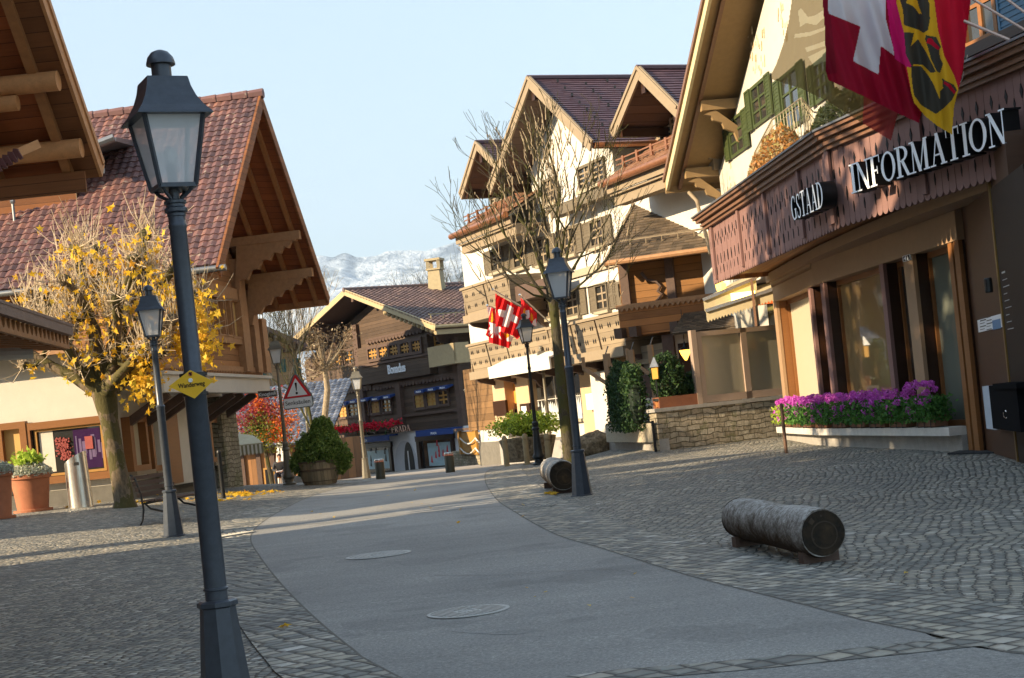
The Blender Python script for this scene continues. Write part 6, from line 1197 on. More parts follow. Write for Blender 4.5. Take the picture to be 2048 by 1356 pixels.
def logbench(p0, p1, r, label):
    p0, p1 = Vector(p0), Vector(p1); c0 = p0 + Vector((0, 0, .05 + r)); c1 = p1 + Vector((0, 0, .05 + r)); T = thing('log_bench', label, 'log bench', (p0 + p1) / 2, 'hollowed log benches on the cobbles'); d = (c1 - c0).normalized(); sd = Vector((-d.y, d.x, 0)).normalized(); up = Vector((0, 0, 1)); rd = random.Random(int(r * 1000)); b = MB(); n, sg = 34, 40
    for i in range(n + 1):
        t = i / n; rr = r * (1.0 - .06 * (1 - t)) * (1 + .02 * math.sin(t * 9)); c = c0.lerp(c1, t); e = min(t, 1 - t) * n; rr *= 1 - .05 * max(0, 1 - e)
        for j in range(sg):
            a = 2 * math.pi * j / sg; q = rr * (1 + .02 * math.sin(3 * a + t * 2) + .012 * mn.noise(Vector((t * 12, a * 3, 0)))); dip = .05 * r * math.exp(-((t - .55) * 6) ** 2) * max(0, math.sin(a)); b.v.append(tuple(c + sd * q * math.cos(a) + up * (q * math.sin(a) * 1.02 - dip)))
    for i in range(n):
        for j in range(sg): a = i * sg + j; k = i * sg + (j + 1) % sg; b.face((a, a + sg, k + sg, k))
    b.face(range(sg)); b.face([n * sg + j for j in reversed(range(sg))]); b.build('trunk', M['log'], T, smooth=50)
    for c, s_ in ((c1, 1), (c0, -1)):
        b = MB(); k = 30; i0 = len(b.v)
        for rr, off in ((.93, .004), (.90, .006), (.80, .004)):
            for j in range(k): a = 2 * math.pi * j / k; b.v.append(tuple(c + d * off * s_ + sd * r * rr * (1 + .02 * math.sin(3 * a + 2)) * math.cos(a) + up * r * rr * math.sin(a)))
        b.face([i0 + 2 * k + j for j in range(k)], 0)
        for q in (0, 1):
            for j in range(k): a = i0 + q * k + j; e = i0 + q * k + (j + 1) % k; b.face((a, e, e + k, a + k), 0)
        b.build('end_grain', M['logend'], T)
    b = MB()
    for rr in (.52,):
        c = c1 + d * .008 - up * r * .08 + sd * r * .05; k = 24
        for j in range(k):
            a0, a1 = 2 * math.pi * j / k, 2 * math.pi * (j + 1) / k; b.poly([c + (sd * math.cos(x) + up * math.sin(x)) * r * q for x, q in ((a0, rr), (a1, rr), (a1, rr + .06), (a0, rr + .06))])
    for a_, q_, s_ in ((2.3, .68, .03), (1.6, .7, .012), (3.6, .5, .012)): c = c1 + d * .010 + (sd * math.cos(a_) + up * math.sin(a_)) * r * q_; b.poly([c + sd * s_, c + up * s_ * 1.3, c - sd * s_, c - up * s_])
    b.build('ring_mark', M['ring'], T)
    for t in (.1, .93): c = p0.lerp(p1, t); b = MB(); b.bar(c - sd * r * .78 + up * .045, c + sd * r * .78 + up * .045, .12, .11); b.build('cradle', M['pcbeam'], T)
e0, e1 = gnd(1486, 1087), gnd(1652, 1126); logbench(e0, e1, .215, 'long grey barked log bench on the open cobbles at the right')
logbench(pos(1108, 970, 27.6), pos(1131, 990, 25.3), .25, 'farther log bench beside the dark lamp, yellow leaves at its foot')
# ================================================================== retractable bollards, posts
def bollard(px, py, Y, label):
    p = pos(px, py, Y); t = thing('retractable_bollard', label, 'bollard', p, 'retractable bollards across the road'); b = MB(); b.lathe(p, [(.145, 0), (.145, .52), (.14, .53)], 20); b.build('column', flat('bollard_brown', (.06, .055, .035), .5, .3), t, smooth=40)
    b = MB(); b.lathe(p + Vector((0, 0, .53)), [(.14, 0), (.14, .05)], 20); b.build('reflector', flat('reflector_orange', (.75, .12, .03), .35), t, smooth=40); b = MB()
    for k in range(7): a = -2.9 + k * .42; c = p + Vector((math.cos(a) * .141, math.sin(a) * .141, .555)); b.blob(c, .018, 0, 6, 4, 0)
    b.build('light_dot', flat('dot_white', (.9, .55, .4), .3), t); b = MB(); b.lathe(p + Vector((0, 0, .58)), [(.146, 0), (.146, .035), (.13, .045)], 20); b.build('cap', M['steel'], t, smooth=40)
bollard(762, 960, 46, 'dark bollard with orange reflector before the far shop window, left one'); bollard(901, 945, 46.5, 'dark bollard with orange reflector in mid road, the one toward the hotel')
def wpost(px, py, Y, label, h=.95):
    p = pos(px, py, Y); t = thing('wooden_post', label, 'post', p, 'round headed posts by the hotel terrace'); b = MB(); b.lathe(p, [(.085, -.1), (.085, h - .22), (.07, h - .21), (.07, h - .17), (.085, h - .16), (.09, h - .08), (.05, h), (.0, h + .01)], 12); b.build('shaft', flat('larch_post', (.33, .24, .12), .7, 0, .2), t, smooth=40)
wpost(1012, 912, 47, 'round headed post left of the juniper planter'); wpost(1053, 910, 46.5, 'round headed post right before the juniper planter'); wpost(1098, 917, 42, 'short thick post between tree trunk and black lamp', .85)
p = pos(447, 993, 34); t = thing('slim_post', 'slim dark steel post at the stone pier of the shop house', 'post', p); b = MB(); b.lathe(p, [(.05, 0), (.05, 1.0), (.055, 1.01), (.055, 1.05), (.03, 1.09)], 12); b.build('shaft', M['ironb'], t, smooth=40)
p = pos(1571, 890, 31); t = thing('slim_post', 'slim dark steel post at the lit end of the flower boxes', 'post', p); b = MB(); b.lathe(p, [(.035, 0), (.035, 1.0), (.02, 1.02)], 10); b.build('shaft', M['mould'], t)
# ================================================================== planters left, steel bin
M['heath'] = leafmat('heather_pale', [(.30, .33, .24), (.5, .5, .42), (.62, .62, .55), (.2, .26, .12)], .2); M['lime'] = leafmat('lime_leaves', [(.35, .50, .05), (.5, .62, .10), (.25, .4, .03)], .45)
def pot(px, py, Y, label, R0=.43, H_=.82, lime=True):
    p = pos(px, py, Y); t = thing('terracotta_planter', label, 'planter', p, 'terracotta planters at the shop door'); b = MB(); b.lathe(p, [(R0 * .80, 0), (R0 * .82, .03), (R0 * .78, .06), (R0 * .96, H_ - .10), (R0 * 1.05, H_ - .09), (R0 * 1.05, H_), (R0 * .97, H_), (R0 * .95, H_ - .06)], 32); b.build('pot', M['terra'], t, smooth=35)
    b = MB(); b.lathe(p + Vector((0, 0, .0)), [(R0 * .98, .0), (R0 * .98, .05)], 32); b.build('saucer', M['terra'], t); rd = random.Random(int(px)); c = p + Vector((0, 0, H_)); b = MB(); L = []
    for _ in range(3200):
        a = rd.uniform(0, 6.28); r = math.sqrt(rd.random()) * R0 * 1.12; L.append(c + Vector((math.cos(a) * r, math.sin(a) * r, rd.uniform(-.1, .26) * (1.1 - .6 * (r / R0) ** 2))))
    leafcloud(b, L, .028, 0, rd); b.build('heather', M['heath'], t)
    if lime: b = MB(); leafcloud(b, [c + Vector((rd.gauss(0, .14), rd.gauss(0, .14), .24 + abs(rd.gauss(0, .12)))) for _ in range(420)], .06, 0, rd); b.build('leaves', M['lime'], t)
pot(67, 1022, 33.5, 'large terracotta planter of pale heather with lime leaves inside'); pot(-8, 1034, 31, 'terracotta planter cut off by the left edge of the view', .40, .95, False)
p = pos(162, 1013, 33.5); t = thing('litter_bin', 'tall slanted brushed steel litter bin between planter and tree', 'bin', p); BNF = Fr(p.x, p.y, .98, -.2); b = MB(); sg = 28
for lv in (0, 1):
    for j in range(sg): a = 2 * math.pi * j / sg; q = BNF.P(math.cos(a) * (.29 if lv == 0 else .25) - .02 * lv, math.sin(a) * .21, 0); b.v.append((q.x, q.y, p.z + (.0 if lv == 0 else 1.10 + .13 * math.cos(a))))
for j in range(sg): k = (j + 1) % sg; b.face((j, k, sg + k, sg + j))
b.face([sg + j for j in range(sg)]); b.build('shell', M['steel'], t, smooth=40)
b = MB(); b.box(BNF, .02, .16, .2, .204, p.z + .93, p.z + 1.0); b.build('slot', M['black'], t); b = MB(); b.box(BNF, -.18, -.175, .2, .206, p.z + .02, p.z + 1.0); b.box(BNF, .10, .105, .2, .206, p.z + .02, p.z + .9); b.build('seam', M['zinc'], t)
# bench behind the lamps
p = pos(372, 1040, 27); t = thing('park_bench', 'dark slatted bench with curled iron legs behind the two left lamps', 'bench', p); BE = Fr(p.x - .75, p.y + .3, .62, -.78) if False else Fr(p.x - .4, p.y - .6, .2, 1)
for s_ in (.1, 1.5):
    b = MB(); P0 = [(-.30, .02), (-.24, .22), (-.10, .36), (.02, .40)]; FN = Fr(BE.P(s_, 0, 0).x, BE.P(s_, 0, 0).y, BE.nx, BE.ny); z = p.z
    b.tube([FN.P(a, 0, z + h) for a, h in ((.30, 0), (.33, .1), (.22, .2), (.05, .26), (-.1, .3), (-.22, .42))], .02, 6); b.tube([FN.P(a, 0, z + h) for a, h in ((-.35, 0), (-.28, .12), (-.24, .3), (-.26, .55), (-.34, .85), (-.42, .92))], .02, 6); b.tube([FN.P(a, 0, z + h) for a, h in ((-.24, .40), (.05, .43), (.28, .42), (.30, .30), (.22, .22))], .02, 6); b.build('leg', M['ironb'], t, smooth=60)
b = MB()
for k in range(6): a = -.2 + k * .09; b.bar(BE.P(0, a, p.z + .45), BE.P(1.6, a, p.z + .45), .07, .03)
b.build('seat', M['pcbeam'], t); b = MB()
for k in range(4): b.bar(BE.P(0, -.27 - .03 * k, p.z + .56 + .1 * k), BE.P(1.6, -.27 - .03 * k, p.z + .56 + .1 * k), .03, .07)
b.build('backrest', M['pcbeam'], t)
# ================================================================== flower boxes under the information windows
M['pink'] = leafmat('geranium_blooms_magenta', [(.55, .05, .50), (.72, .12, .66), (.80, .25, .74), (.40, .03, .36)], .35)
FBG = 'magenta geranium boxes on the information building sill'
spots = [(W2, -3.4, 'at the sunlit far end, its sunlight put into lime leaf colour'), (W2, -2.2, 'second from the sunlit far end'), (W2, -1.0, 'just before the wall bends'), (W1, .25, 'just past the bend below the narrow jambs'), (W1, 1.45, 'below the left part of the wide shop window'), (W1, 2.6, 'below the middle of the wide shop window'), (W1, 3.7, 'below the right end of the wide shop window'), (W1, 4.8, 'below the house number pier'), (W1, 6.15, 'nearest the entrance and set a little apart')]
M['flbox'] = flat('brown_flower_box', (.16, .07, .035), .7)
for k, (F, s_, lab) in enumerate(spots):
    t = thing('flower_box', 'flower box of magenta geraniums ' + lab, 'flower box', F.P(s_, .2, .64), FBG); rd = random.Random(60 + k); b = MB(); b.box(F, s_ - .42, s_ + .42, .08, .30, .66, .84); b.build('box', M['flbox'], t); b = MB()
    for e in (-.3, 0, .3): b.tube([F.P(s_ + e, .32, .84), F.P(s_ + e, .33, .65), F.P(s_ + e, .1, .65)], .01, 5)
    b.build('bracket', M['ironb'], t); b = MB(); L = [F.P(s_ + rd.uniform(-.56, .56), .16 + rd.gauss(.08, .12), .80 + rd.random() * .40 - .08 * rd.random()) for _ in range(2100)]; leafcloud(b, L, .042, 0, rd); b.build('foliage', M['gerleaf'] if k else M['lime'], t)  # far end box gets lime leaves, sunlight put into its colour
    b = MB()
    for _ in range(60 if k < 7 else 34):
        c = F.P(s_ + rd.uniform(-.56, .56), .24 + rd.uniform(-.10, .20), .84 + rd.random() ** .75 * (.48 + .1 * (k == 8))); L = [c + Vector((rd.gauss(0, 1), rd.gauss(0, 1), rd.gauss(0, 1))).normalized() * .062 * rd.uniform(.6, 1) for _ in range(34)]; leafcloud(b, L, .027, 0, rd)
    b.build('blossom', M['pink'], t)
# ================================================================== trees
def grow(b, p, d, L, r, depth, rd, spread=.5, up=.15, seg=4, kids=(2, 3), ends=None, minr=.004, taper=.62, lk=(.6, .85), m=0):
    pts = [p]; rad = [r]; q = p.copy(); dd = d.copy()
    for i in range(seg):
        dd = (dd + Vector((rd.gauss(0, .12), rd.gauss(0, .12), rd.gauss(0, .10) + up * .35))).normalized(); q = q + dd * (L / seg); pts.append(q.copy()); rad.append(max(minr, r * (1 - (1 - taper) * (i + 1) / seg)))
    b.tube(pts, rad, 7 if r > .03 else (5 if r > .012 else 3), m, cap=depth == 0)
    if ends is not None and depth <= 1: ends.append((q.copy(), dd.copy()))
    if depth == 0: return
    n = rd.randint(*kids)
    for k in range(n):
        ax = Vector((rd.gauss(0, 1), rd.gauss(0, 1), rd.gauss(0, .5))).normalized(); nd = (dd + ax * spread * rd.uniform(.6, 1.3)).normalized(); nd.z += up; nd.normalize(); st = pts[-1] if k < 2 else pts[rd.randint(max(1, seg - 2), seg)]
        grow(b, st, nd, L * rd.uniform(*lk), max(minr, rad[-1] * (.85 if k == 0 else .62)), depth - 1, rd, spread, up, seg, kids, ends, minr, taper, lk, m)
M['bark1'] = bark('mossy_bark', (.17, .13, .085), (.075, .07, .018)); M['bark2'] = bark('pale_twig_bark', (.33, .26, .17)); M['bark3'] = bark('grey_olive_bark', (.07, .06, .04), (.06, .06, .015))
M['shoot'] = flat('pale_shoots', (.48, .38, .25), .7, 0, .2, 5)
M['yleaf'] = leafmat('yellow_maple_leaves', [(.72, .38, .012), (.82, .52, .03), (.88, .62, .09), (.60, .26, .02)], .5)
# pollard tree
def mapleleaf(b, p, s_, rd, nrm=None):
    a = (nrm or Vector((rd.gauss(0, 1), rd.gauss(0, 1) - .8, rd.gauss(0, .6)))).normalized(); u = a.cross(Vector((0, 0, 1)) if abs(a.z) < .9 else Vector((1, 0, 0))).normalized(); v = a.cross(u); ro = rd.uniform(0, 6.28); P = []
    for k, r in enumerate((1, .45, .9, .42, .95, .38, .5, .38, .95, .42, .9, .45)[:10]):
        an = ro + 2 * math.pi * k / 10; P.append(p + (u * math.cos(an) + v * math.sin(an)) * s_ * r + a * (s_ * .1 * rd.uniform(-1, 1)))
    c = b; t = (rd.random() * 50, rd.random() * 50)
    for k in range(10): c.poly([p, P[k], P[(k + 1) % 10]], 0, t)
tb = pos(249, 1006, 32.0); PT = thing('pollard_tree', 'knobbly pollarded maple with pale upright shoots and yellow leaves', 'tree', tb); rd = random.Random(11)
b = MB(); H0 = at(205, 765, 32.0); pts = [tb + Vector((0, 0, -.1)), tb + Vector((0, 0, .15)), tb.lerp(H0, .35), tb.lerp(H0, .7), H0]; b.tube(pts, [.30, .215, .18, .19, .30], 16)
hubs = []
for (x, y), dy in (((70, 640), -.6), ((30, 690), .3), ((110, 610), .8), ((130, 560), -.9), ((205, 545), .2), ((190, 500), .9), ((265, 520), -.7), ((300, 560), .7), ((345, 540), -.2), ((385, 590), .6), ((345, 640), -.9), ((400, 660), .0), ((60, 590), .1), ((230, 600), -1.2), ((290, 470), .2), ((150, 500), .4), ((110, 680), -.8), ((300, 690), -1.0)):
    e = at(x, y, 32.0 + dy * 1.2); mid = H0.lerp(e, .5) + Vector((rd.uniform(-.2, .2), rd.uniform(-.2, .2), rd.uniform(-.35, .1))); q1 = H0.lerp(mid, .55) + Vector((0, 0, -.08)); b.tube([H0 - Vector((0, 0, .25)), q1, mid, mid.lerp(e, .6) + Vector((rd.uniform(-.1, .1), 0, .1)), e], [.20, .13, .10, .075, .09], 8)
    hubs.append(e); b.blob(e, .13, 0, 8, 5, .25)
    for _ in range(2):
        f = mid.lerp(e, rd.uniform(.2, .8)) + Vector((rd.uniform(-.4, .4), rd.uniform(-.4, .4), rd.uniform(-.1, .4))); b.tube([mid.lerp(e, .3), mid.lerp(f, .6), f], [.06, .045, .06], 6); hubs.append(f); b.blob(f, .09, 0, 7, 4, .3)
b.build('trunk', M['bark1'], PT, smooth=60)
b = MB()
for h in hubs:
    for _ in range(rd.randint(34, 50)):
        c = h + Vector((rd.gauss(0, .14), rd.gauss(0, .14), rd.gauss(0, .08))); d = Vector((rd.gauss(0, .42), rd.gauss(0, .42), 1)).normalized() if rd.random() < .66 else Vector((rd.gauss(0, 1), rd.gauss(0, 1), rd.uniform(-.5, .5))).normalized(); L = rd.uniform(.35, 1.05) * (1.15 if h.z > 5.6 else .75); k = Vector((rd.gauss(0, .1), rd.gauss(0, .1), .25)); b.tube([c, c + d * L * .5, c + (d + k * .6).normalized() * L], [.010, .008, .004], 3, 0, False)
    for _ in range(4):
        c = h; p2 = c + Vector((rd.uniform(-.3, .3), rd.uniform(-.3, .3), rd.uniform(-.35, .1))); b.tube([c, p2, p2 + Vector((rd.uniform(-.2, .2), rd.uniform(-.1, .1), rd.uniform(-.1, .3)))], [.014, .01, .006], 4, 0, False)
b.build('shoot', M['shoot'], PT); b = MB()
for x, y, n_, sp in ((385, 625, 120, .30), (395, 690, 120, .24), (375, 690, 60, .3), (285, 775, 60, .22), (275, 740, 40, .3), (330, 650, 50, .45), (250, 700, 34, .4), (280, 600, 44, .5), (200, 640, 46, .55), (160, 670, 30, .4), (120, 600, 40, .5), (190, 540, 44, .5), (255, 600, 40, .6), (260, 520, 40, .5), (66, 745, 4, .10), (15, 708, 3, .05), (178, 786, 2, .03), (140, 720, 5, .3), (90, 600, 14, .7), (330, 560, 24, .5)):
    for _ in range(int(n_ * 1.9)): mapleleaf(b, at(x, y, 32.0 + rd.gauss(-.5, .6)) + Vector((rd.gauss(0, sp), 0, rd.gauss(0, sp))), rd.uniform(.06, .115), rd)
b.build('leaf', M['yleaf'], PT)
# street tree beside the right lamp
tb = pos(1140, 918, 39); CT_ = thing('bare_tree', 'slim bare maple with upright twigs in front of the hotel', 'tree', tb); rd = random.Random(23); b = MB(); P0 = [tb] + [at(x, y, 39) for x, y in ((1128, 820), (1118, 720), (1108, 620), (1101, 575))]; b.tube(P0, [.17, .145, .13, .12, .13], 12); T0 = P0[-1]; P1 = P0[-2]
for (x, y), dy, r in (((1010, 470), -.5, .06), ((1045, 420), .5, .07), ((1085, 400), -.3, .08), ((1120, 380), .4, .08), ((1150, 430), -.6, .06), ((1180, 480), .4, .055), ((985, 520), .3, .045), ((1195, 540), -.3, .045), ((1070, 470), .9, .06), ((1130, 460), -1., .06), ((1020, 560), -.6, .04), ((1170, 560), .6, .04)):
    e = at(x, y, 39 + dy); s0 = T0.lerp(P1, rd.random() * .8); mid = s0.lerp(e, .45) + Vector((0, 0, -.18)); b.tube([s0, s0.lerp(mid, .5) + Vector((0, 0, -.05)), mid, e], [r, r * .85, r * .7, r * .45], 6)
    d = (e - mid).normalized(); d.z += .25; d.normalize()
    for k in range(3): dk_ = (d + Vector((rd.gauss(0, .4), rd.gauss(0, .4), rd.gauss(0, .2)))).normalized(); grow(b, e if k else mid.lerp(e, .5), dk_, rd.uniform(.7, 1.1), r * .42, 3, rd, .50, .16, 3, (2, 3), None, .006, .7, (.62, .9))
rd = random.Random(29)
for _ in range(200):
    x = rd.gauss(1095, 66); y = rd.uniform(230, 500) + abs(x - 1095) * .8; c = at(x, y, 39 + rd.gauss(0, .6)); d = Vector((rd.gauss((x - 1095) / 300, .22), rd.gauss(0, .25), 1)).normalized(); L = rd.uniform(.3, .8); b.tube([c, c + d * L * .5 + Vector((rd.gauss(0, .03), 0, 0)), c + d * L], [.016, .012, .007], 4, 1, True)
    if rd.random() < .3: b.blob(c + d * L, .022, 1, 5, 3, .2, (1, 1, 2))
b.build('branches', [M['bark3'], M['bark2']], CT_, smooth=60)
# bare shrubby tree left of the gabled chalet, with dark dry leaves right of it
def baretree(px, py, Y, h, label, seed, mt='bark2', sp=.5, dp=5, r=.09):
    p = pos(px, py, Y); t = thing('bare_tree', label, 'tree', p); rd = random.Random(seed); b = MB(); grow(b, p, Vector((0, 0, 1)), h * .34, r, dp, rd, sp, .2, 4, (3, 4), None, .007, .72, (.62, .86)); b.build('trunk', M[mt], t, smooth=60); return t
baretree(632, 945, 60, 7.5, 'thin bare tree rising behind the warning sign', 41, 'bark3', .45, 5, .10)
baretree(575, 950, 74, 10.5, 'pale bare tree against the sky behind the low barn', 42, 'bark2', .5, 5); baretree(545, 950, 92, 12, 'bare tree farthest left behind the barn', 45, 'bark2', .5, 5)
baretree(905, 900, 108, 13, 'dark bare tree beside the chimney of the gabled chalet', 43, 'bark3', .5, 5, .12); baretree(945, 900, 100, 12.5, 'dark bare tree touching the hotel corner', 44, 'bark3', .5, 5, .12)
p = pos(648, 950, 64); t = thing('wilted_tree', 'small tree with curled dark brown leaves against the gabled chalet', 'tree', p); rd = random.Random(55); b = MB(); b.tube([p, p + Vector((.05, 0, 1.6)), at(655, 780, 64), at(650, 740, 64)], [.16, .14, .13, .1], 8); c0 = at(650, 740, 64); L = []
for _ in range(26): e = at(rd.uniform(605, 700), rd.uniform(655, 760), 64 + rd.gauss(0, .6)); b.tube([c0, c0.lerp(e, .5) + Vector((0, 0, -.1)), e], [.05, .03, .01], 5); L += [e + Vector((rd.gauss(0, .22), rd.gauss(0, .22), rd.gauss(0, .18))) for _ in range(60)]
b.build('trunk', M['bark2'], t, smooth=60); b = MB(); leafcloud(b, L, .06, 0, rd); b.build('leaf', leafmat('dry_brown_leaves', [(.05, .03, .015), (.10, .06, .03), (.18, .12, .06), (.4, .32, .2)], .2), t)
# red maple
p = pos(545, 965, 56); t = thing('red_maple', 'small maple turning red and orange over green beside the barn', 'tree', p); rd = random.Random(66); c = at(520, 845, 56); b = MB(); b.tube([p, p.lerp(c, .6), c], [.09, .07, .05], 7); Lr, Lg, Lo = [], [], []
for _ in range(30): e = at(rd.gauss(525, 28), rd.gauss(850, 28), 56 + rd.gauss(0, .5)); b.tube([c - Vector((0, 0, .3)), c.lerp(e, .5), e], [.03, .02, .008], 4)
for _ in range(5200):
    x, y = rd.gauss(525, 33), rd.gauss(848, 30)
    if not (455 < x < 600 and 768 < y < 905): continue
    q = at(x, y, 56 + rd.gauss(0, .55)); k = rd.random(); g_ = (y - 848) / 40 + (1 - abs(x - 525) / 50); (Lg if g_ + rd.gauss(0, .4) > .45 else (Lo if x > 560 + rd.gauss(0, 25) else Lr)).append(q)
for _ in range(700): Lo.append(at(rd.gauss(516, 9), rd.uniform(765, 830), 56 + rd.gauss(0, .2)))
for _ in range(500): Lo.append(at(rd.gauss(556, 14), rd.uniform(835, 885), 56 + rd.gauss(-.5, .2)))
b.build('trunk', M['bark3'], t); b = MB(); leafcloud(b, Lr, .055, 0, rd); leafcloud(b, Lo, .06, 1, rd); leafcloud(b, Lg, .055, 2, rd)
b.build('leaf', [leafmat('maple_crimson', [(.16, .015, .03), (.28, .03, .05), (.36, .08, .05)], .4), leafmat('maple_orange', [(.62, .10, .015), (.75, .24, .03), (.70, .18, .08)], .45), leafmat('maple_green', [(.06, .10, .015), (.12, .15, .02), (.25, .2, .02)], .3)], t)
# conifer in a barrel
p = pos(642, 972, 42.5); t = thing('barrel_conifer', 'round dwarf conifer growing in a half wine barrel', 'potted tree', p); rd = random.Random(77); b = MB(); b.lathe(p, [(.44, 0), (.50, .15), (.575, .45), (.60, .62), (.61, .68), (.56, .68), (.55, .6)], 20); b.build('barrel', planks('barrel_staves', (.26, .20, .12), .09, .35, .8, 0), t, smooth=50); b = MB()
for z, r in ((.10, .475), (.40, .57), (.63, .61)): b.lathe(p + Vector((0, 0, z)), [(r, 0), (r + .012, .0), (r + .015, .05), (r, .05)], 20)
b.build('hoop', flat('rusty_hoop', (.12, .08, .05), .7, .3), t); L = []; cr = [(0, 0, .0, 0)] ; b = MB(); C0 = at(640, 905, 42.5); C1 = at(645, 862, 42.5)
def conif_pts(c, rx, rz, n):
    out = []
    for _ in range(n):
        v = Vector((rd.gauss(0, 1), rd.gauss(0, 1), rd.gauss(0, 1))).normalized(); k = rd.uniform(.80, 1.05) * (1 + .22 * mn.noise(v * 3.1) + .16 * mn.noise(v * 7)); out.append(c + Vector((v.x * rx * k, v.y * rx * k, v.z * rz * k)))
    return out
L = conif_pts(C0, .64, .60, 12000) + conif_pts(C1, .30, .38, 3800) + conif_pts(C0 + Vector((-.5, 0, -.25)), .35, .35, 2000) + conif_pts(C0 + Vector((.5, 0, -.2)), .35, .42, 2000); leafcloud(b, L, .046, 0, rd); b.build('foliage', leafmat('dwarf_conifer', [(.04, .08, .015), (.10, .17, .025), (.18, .27, .05), (.34, .42, .10), (.05, .09, .015)], .3), t)
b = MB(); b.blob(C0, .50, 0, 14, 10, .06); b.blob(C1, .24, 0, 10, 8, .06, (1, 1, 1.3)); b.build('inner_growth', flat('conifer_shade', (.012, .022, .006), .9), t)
# distant wooded skyline fillers right behind the houses
# conifers in the trough behind the stone wall, with birdhouse lanterns
TR = thing('planter_trough', 'rust brown trough with dwarf conifers behind the stone wall', 'planter', SWF.P(.6, -.6, zT)); b = MB(); a0, _ = SWF.on(1318, 812, -.1); a1, _ = SWF.on(1402, 800, -.1); b.box(SWF, a0, a1, -.45, -.06, zT + .03, zT + .30); b.build('trough', flat('rusted_steel', (.20, .07, .03), .7), TR); rd = random.Random(78)
for x, r, n_, rz in ((1338, .40, 5200, .62), (1390, .26, 2600, .34), (1362, .18, 900, .2)):
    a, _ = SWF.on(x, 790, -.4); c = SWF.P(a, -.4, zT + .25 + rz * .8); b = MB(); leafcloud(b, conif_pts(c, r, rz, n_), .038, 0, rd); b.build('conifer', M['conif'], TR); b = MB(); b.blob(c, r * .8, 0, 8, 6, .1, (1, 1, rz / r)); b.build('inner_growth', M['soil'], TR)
def birdlamp(px, py0, py1, n, label, s_=1):
    a, zb_ = SWF.on(px, py1, n); _, zt_ = SWF.on(px, py0, n); c = SWF.P(a, n, zt_); t = thing('birdhouse_lantern', label, 'lantern', SWF.P(a, n, zb_), 'birdhouse shaped lanterns on posts'); b = MB(); b.lathe(c, [(.16 * s_, -.14 * s_), (.02, .10 * s_), (.0, .11 * s_)], 4, 0, .5); b.build('roof', M['zinc'], t)
    b = MB(); b.lathe(c, [(.10 * s_, -.44 * s_), (.11 * s_, -.14 * s_)], 4, 0, .5); b.build('lantern_body', flat('lantern_amber', (.62, .33, .05), .5), t); b = MB(); b.lathe(c, [(.02, -.95 * s_), (.02, -.44 * s_)], 6); b.lathe(c, [(.13 * s_, -.99 * s_), (.13 * s_, -.93 * s_)], 8); b.build('stem', M['ironb'], t); b = MB(); b.lathe(SWF.P(a, n, zb_), [(.08 * s_, 0), (.08 * s_, zt_ - .97 * s_ - zb_)], 8); b.build('post', M['axwood2'], t)
birdlamp(1318, 722, 815, -.2, 'larger birdhouse lantern on a wooden post at the wall corner'); birdlamp(1364, 746, 805, -.9, 'smaller birdhouse lantern beside the white doorway', .7)
# ================================================================== hotel forecourt: boulder, juniper planter, sign board, toboggans
def rock(px, py, Y, r, label, seed, sq=(1.5, 1, .85)):
    p = pos(px, py, Y); b = MB(); rd = random.Random(seed); n1, n2 = 18, 12
    for i in range(n2 + 1):
        for j in range(n1):
            ph, th = math.pi * i / n2, 2 * math.pi * j / n1; v = Vector((math.sin(ph) * math.cos(th), math.sin(ph) * math.sin(th), math.cos(ph))); k = r * (1 + .35 * mn.noise(v * 1.4 + Vector((seed, 0, 0))) + .12 * mn.noise(v * 4)); b.v.append((p.x + v.x * k * sq[0], p.y + v.y * k * sq[1], p.z + r * .45 + v.z * k * sq[2]))
    for i in range(n2):
        for j in range(n1): a = i * n1 + j; c = i * n1 + (j + 1) % n1; b.face((a, a + n1, c + n1, c))
    m = 'rockm'
    if m not in M:
        q = N('mottled_rock'); n = q.noise(q.tc.outputs['Object'], 9, 6, .75); col = q.ramp(n, [(.35, (.07, .05, .03)), (.5, (.20, .14, .075)), (.65, (.34, .26, .16))]); q.bump(n, .05); M[m] = q.fin(col, .9)
    return tag(b.build('boulder', M[m], loc=p, smooth=60), label, 'boulder')
rock(1190, 878, 44, .46, 'large mottled boulder before the bright hotel pillar', 4); rock(1213, 868, 46, .16, 'small pointed stone beside the large boulder', 9, (1.2, 1, 1.3))
p = pos(1058, 905, 50); p.z += .1; t = thing('juniper_planter', 'rough stone planter with spreading lime green juniper', 'planter', p); b = MB(); b.lathe(p, [(.72, 0), (.95, .75), (.85, .78)], 12); b.build('tub', M['rockm'], t); b = MB(); rd = random.Random(88); L = []
for _ in range(420):
    a = rd.uniform(0, 6.28); r = rd.uniform(.4, 1.45); c = p + Vector((0, 0, .8)); tip = c + Vector((math.cos(a) * r, math.sin(a) * r, rd.uniform(-.1, .75) * (1.25 - r / 2)))
    for k in range(16): f = (k + rd.random()) / 16; L.append(c.lerp(tip, f) + Vector((rd.gauss(0, .05), rd.gauss(0, .05), .22 * math.sin(f * 2.6) + rd.gauss(0, .04))))
leafcloud(b, L, .06, 0, rd); b.build('foliage', leafmat('juniper_lime', [(.08, .13, .012), (.24, .34, .03), (.50, .58, .06), (.70, .75, .12)], .4), t)
p = pos(1250, 880, 44); SGF = Fr(p.x - .6, p.y, .93, -.37); t = thing('sign_board', 'pale green standing sign board before the hedge', 'sign', p); b = MB(); a0, z0 = SGF.on(1228, 880, 0); a1, z1 = SGF.on(1262, 836, 0); b.box(SGF, a0, a1, -.04, 0, z0, z1); b.build('panel', flat('pale_sage', (.24, .30, .24), .6), t); ftext(SGF, 'LOUNGE', (1232, 848), (1250, 846), 3, .004, 'lettering', M['plinth'], t, .002)
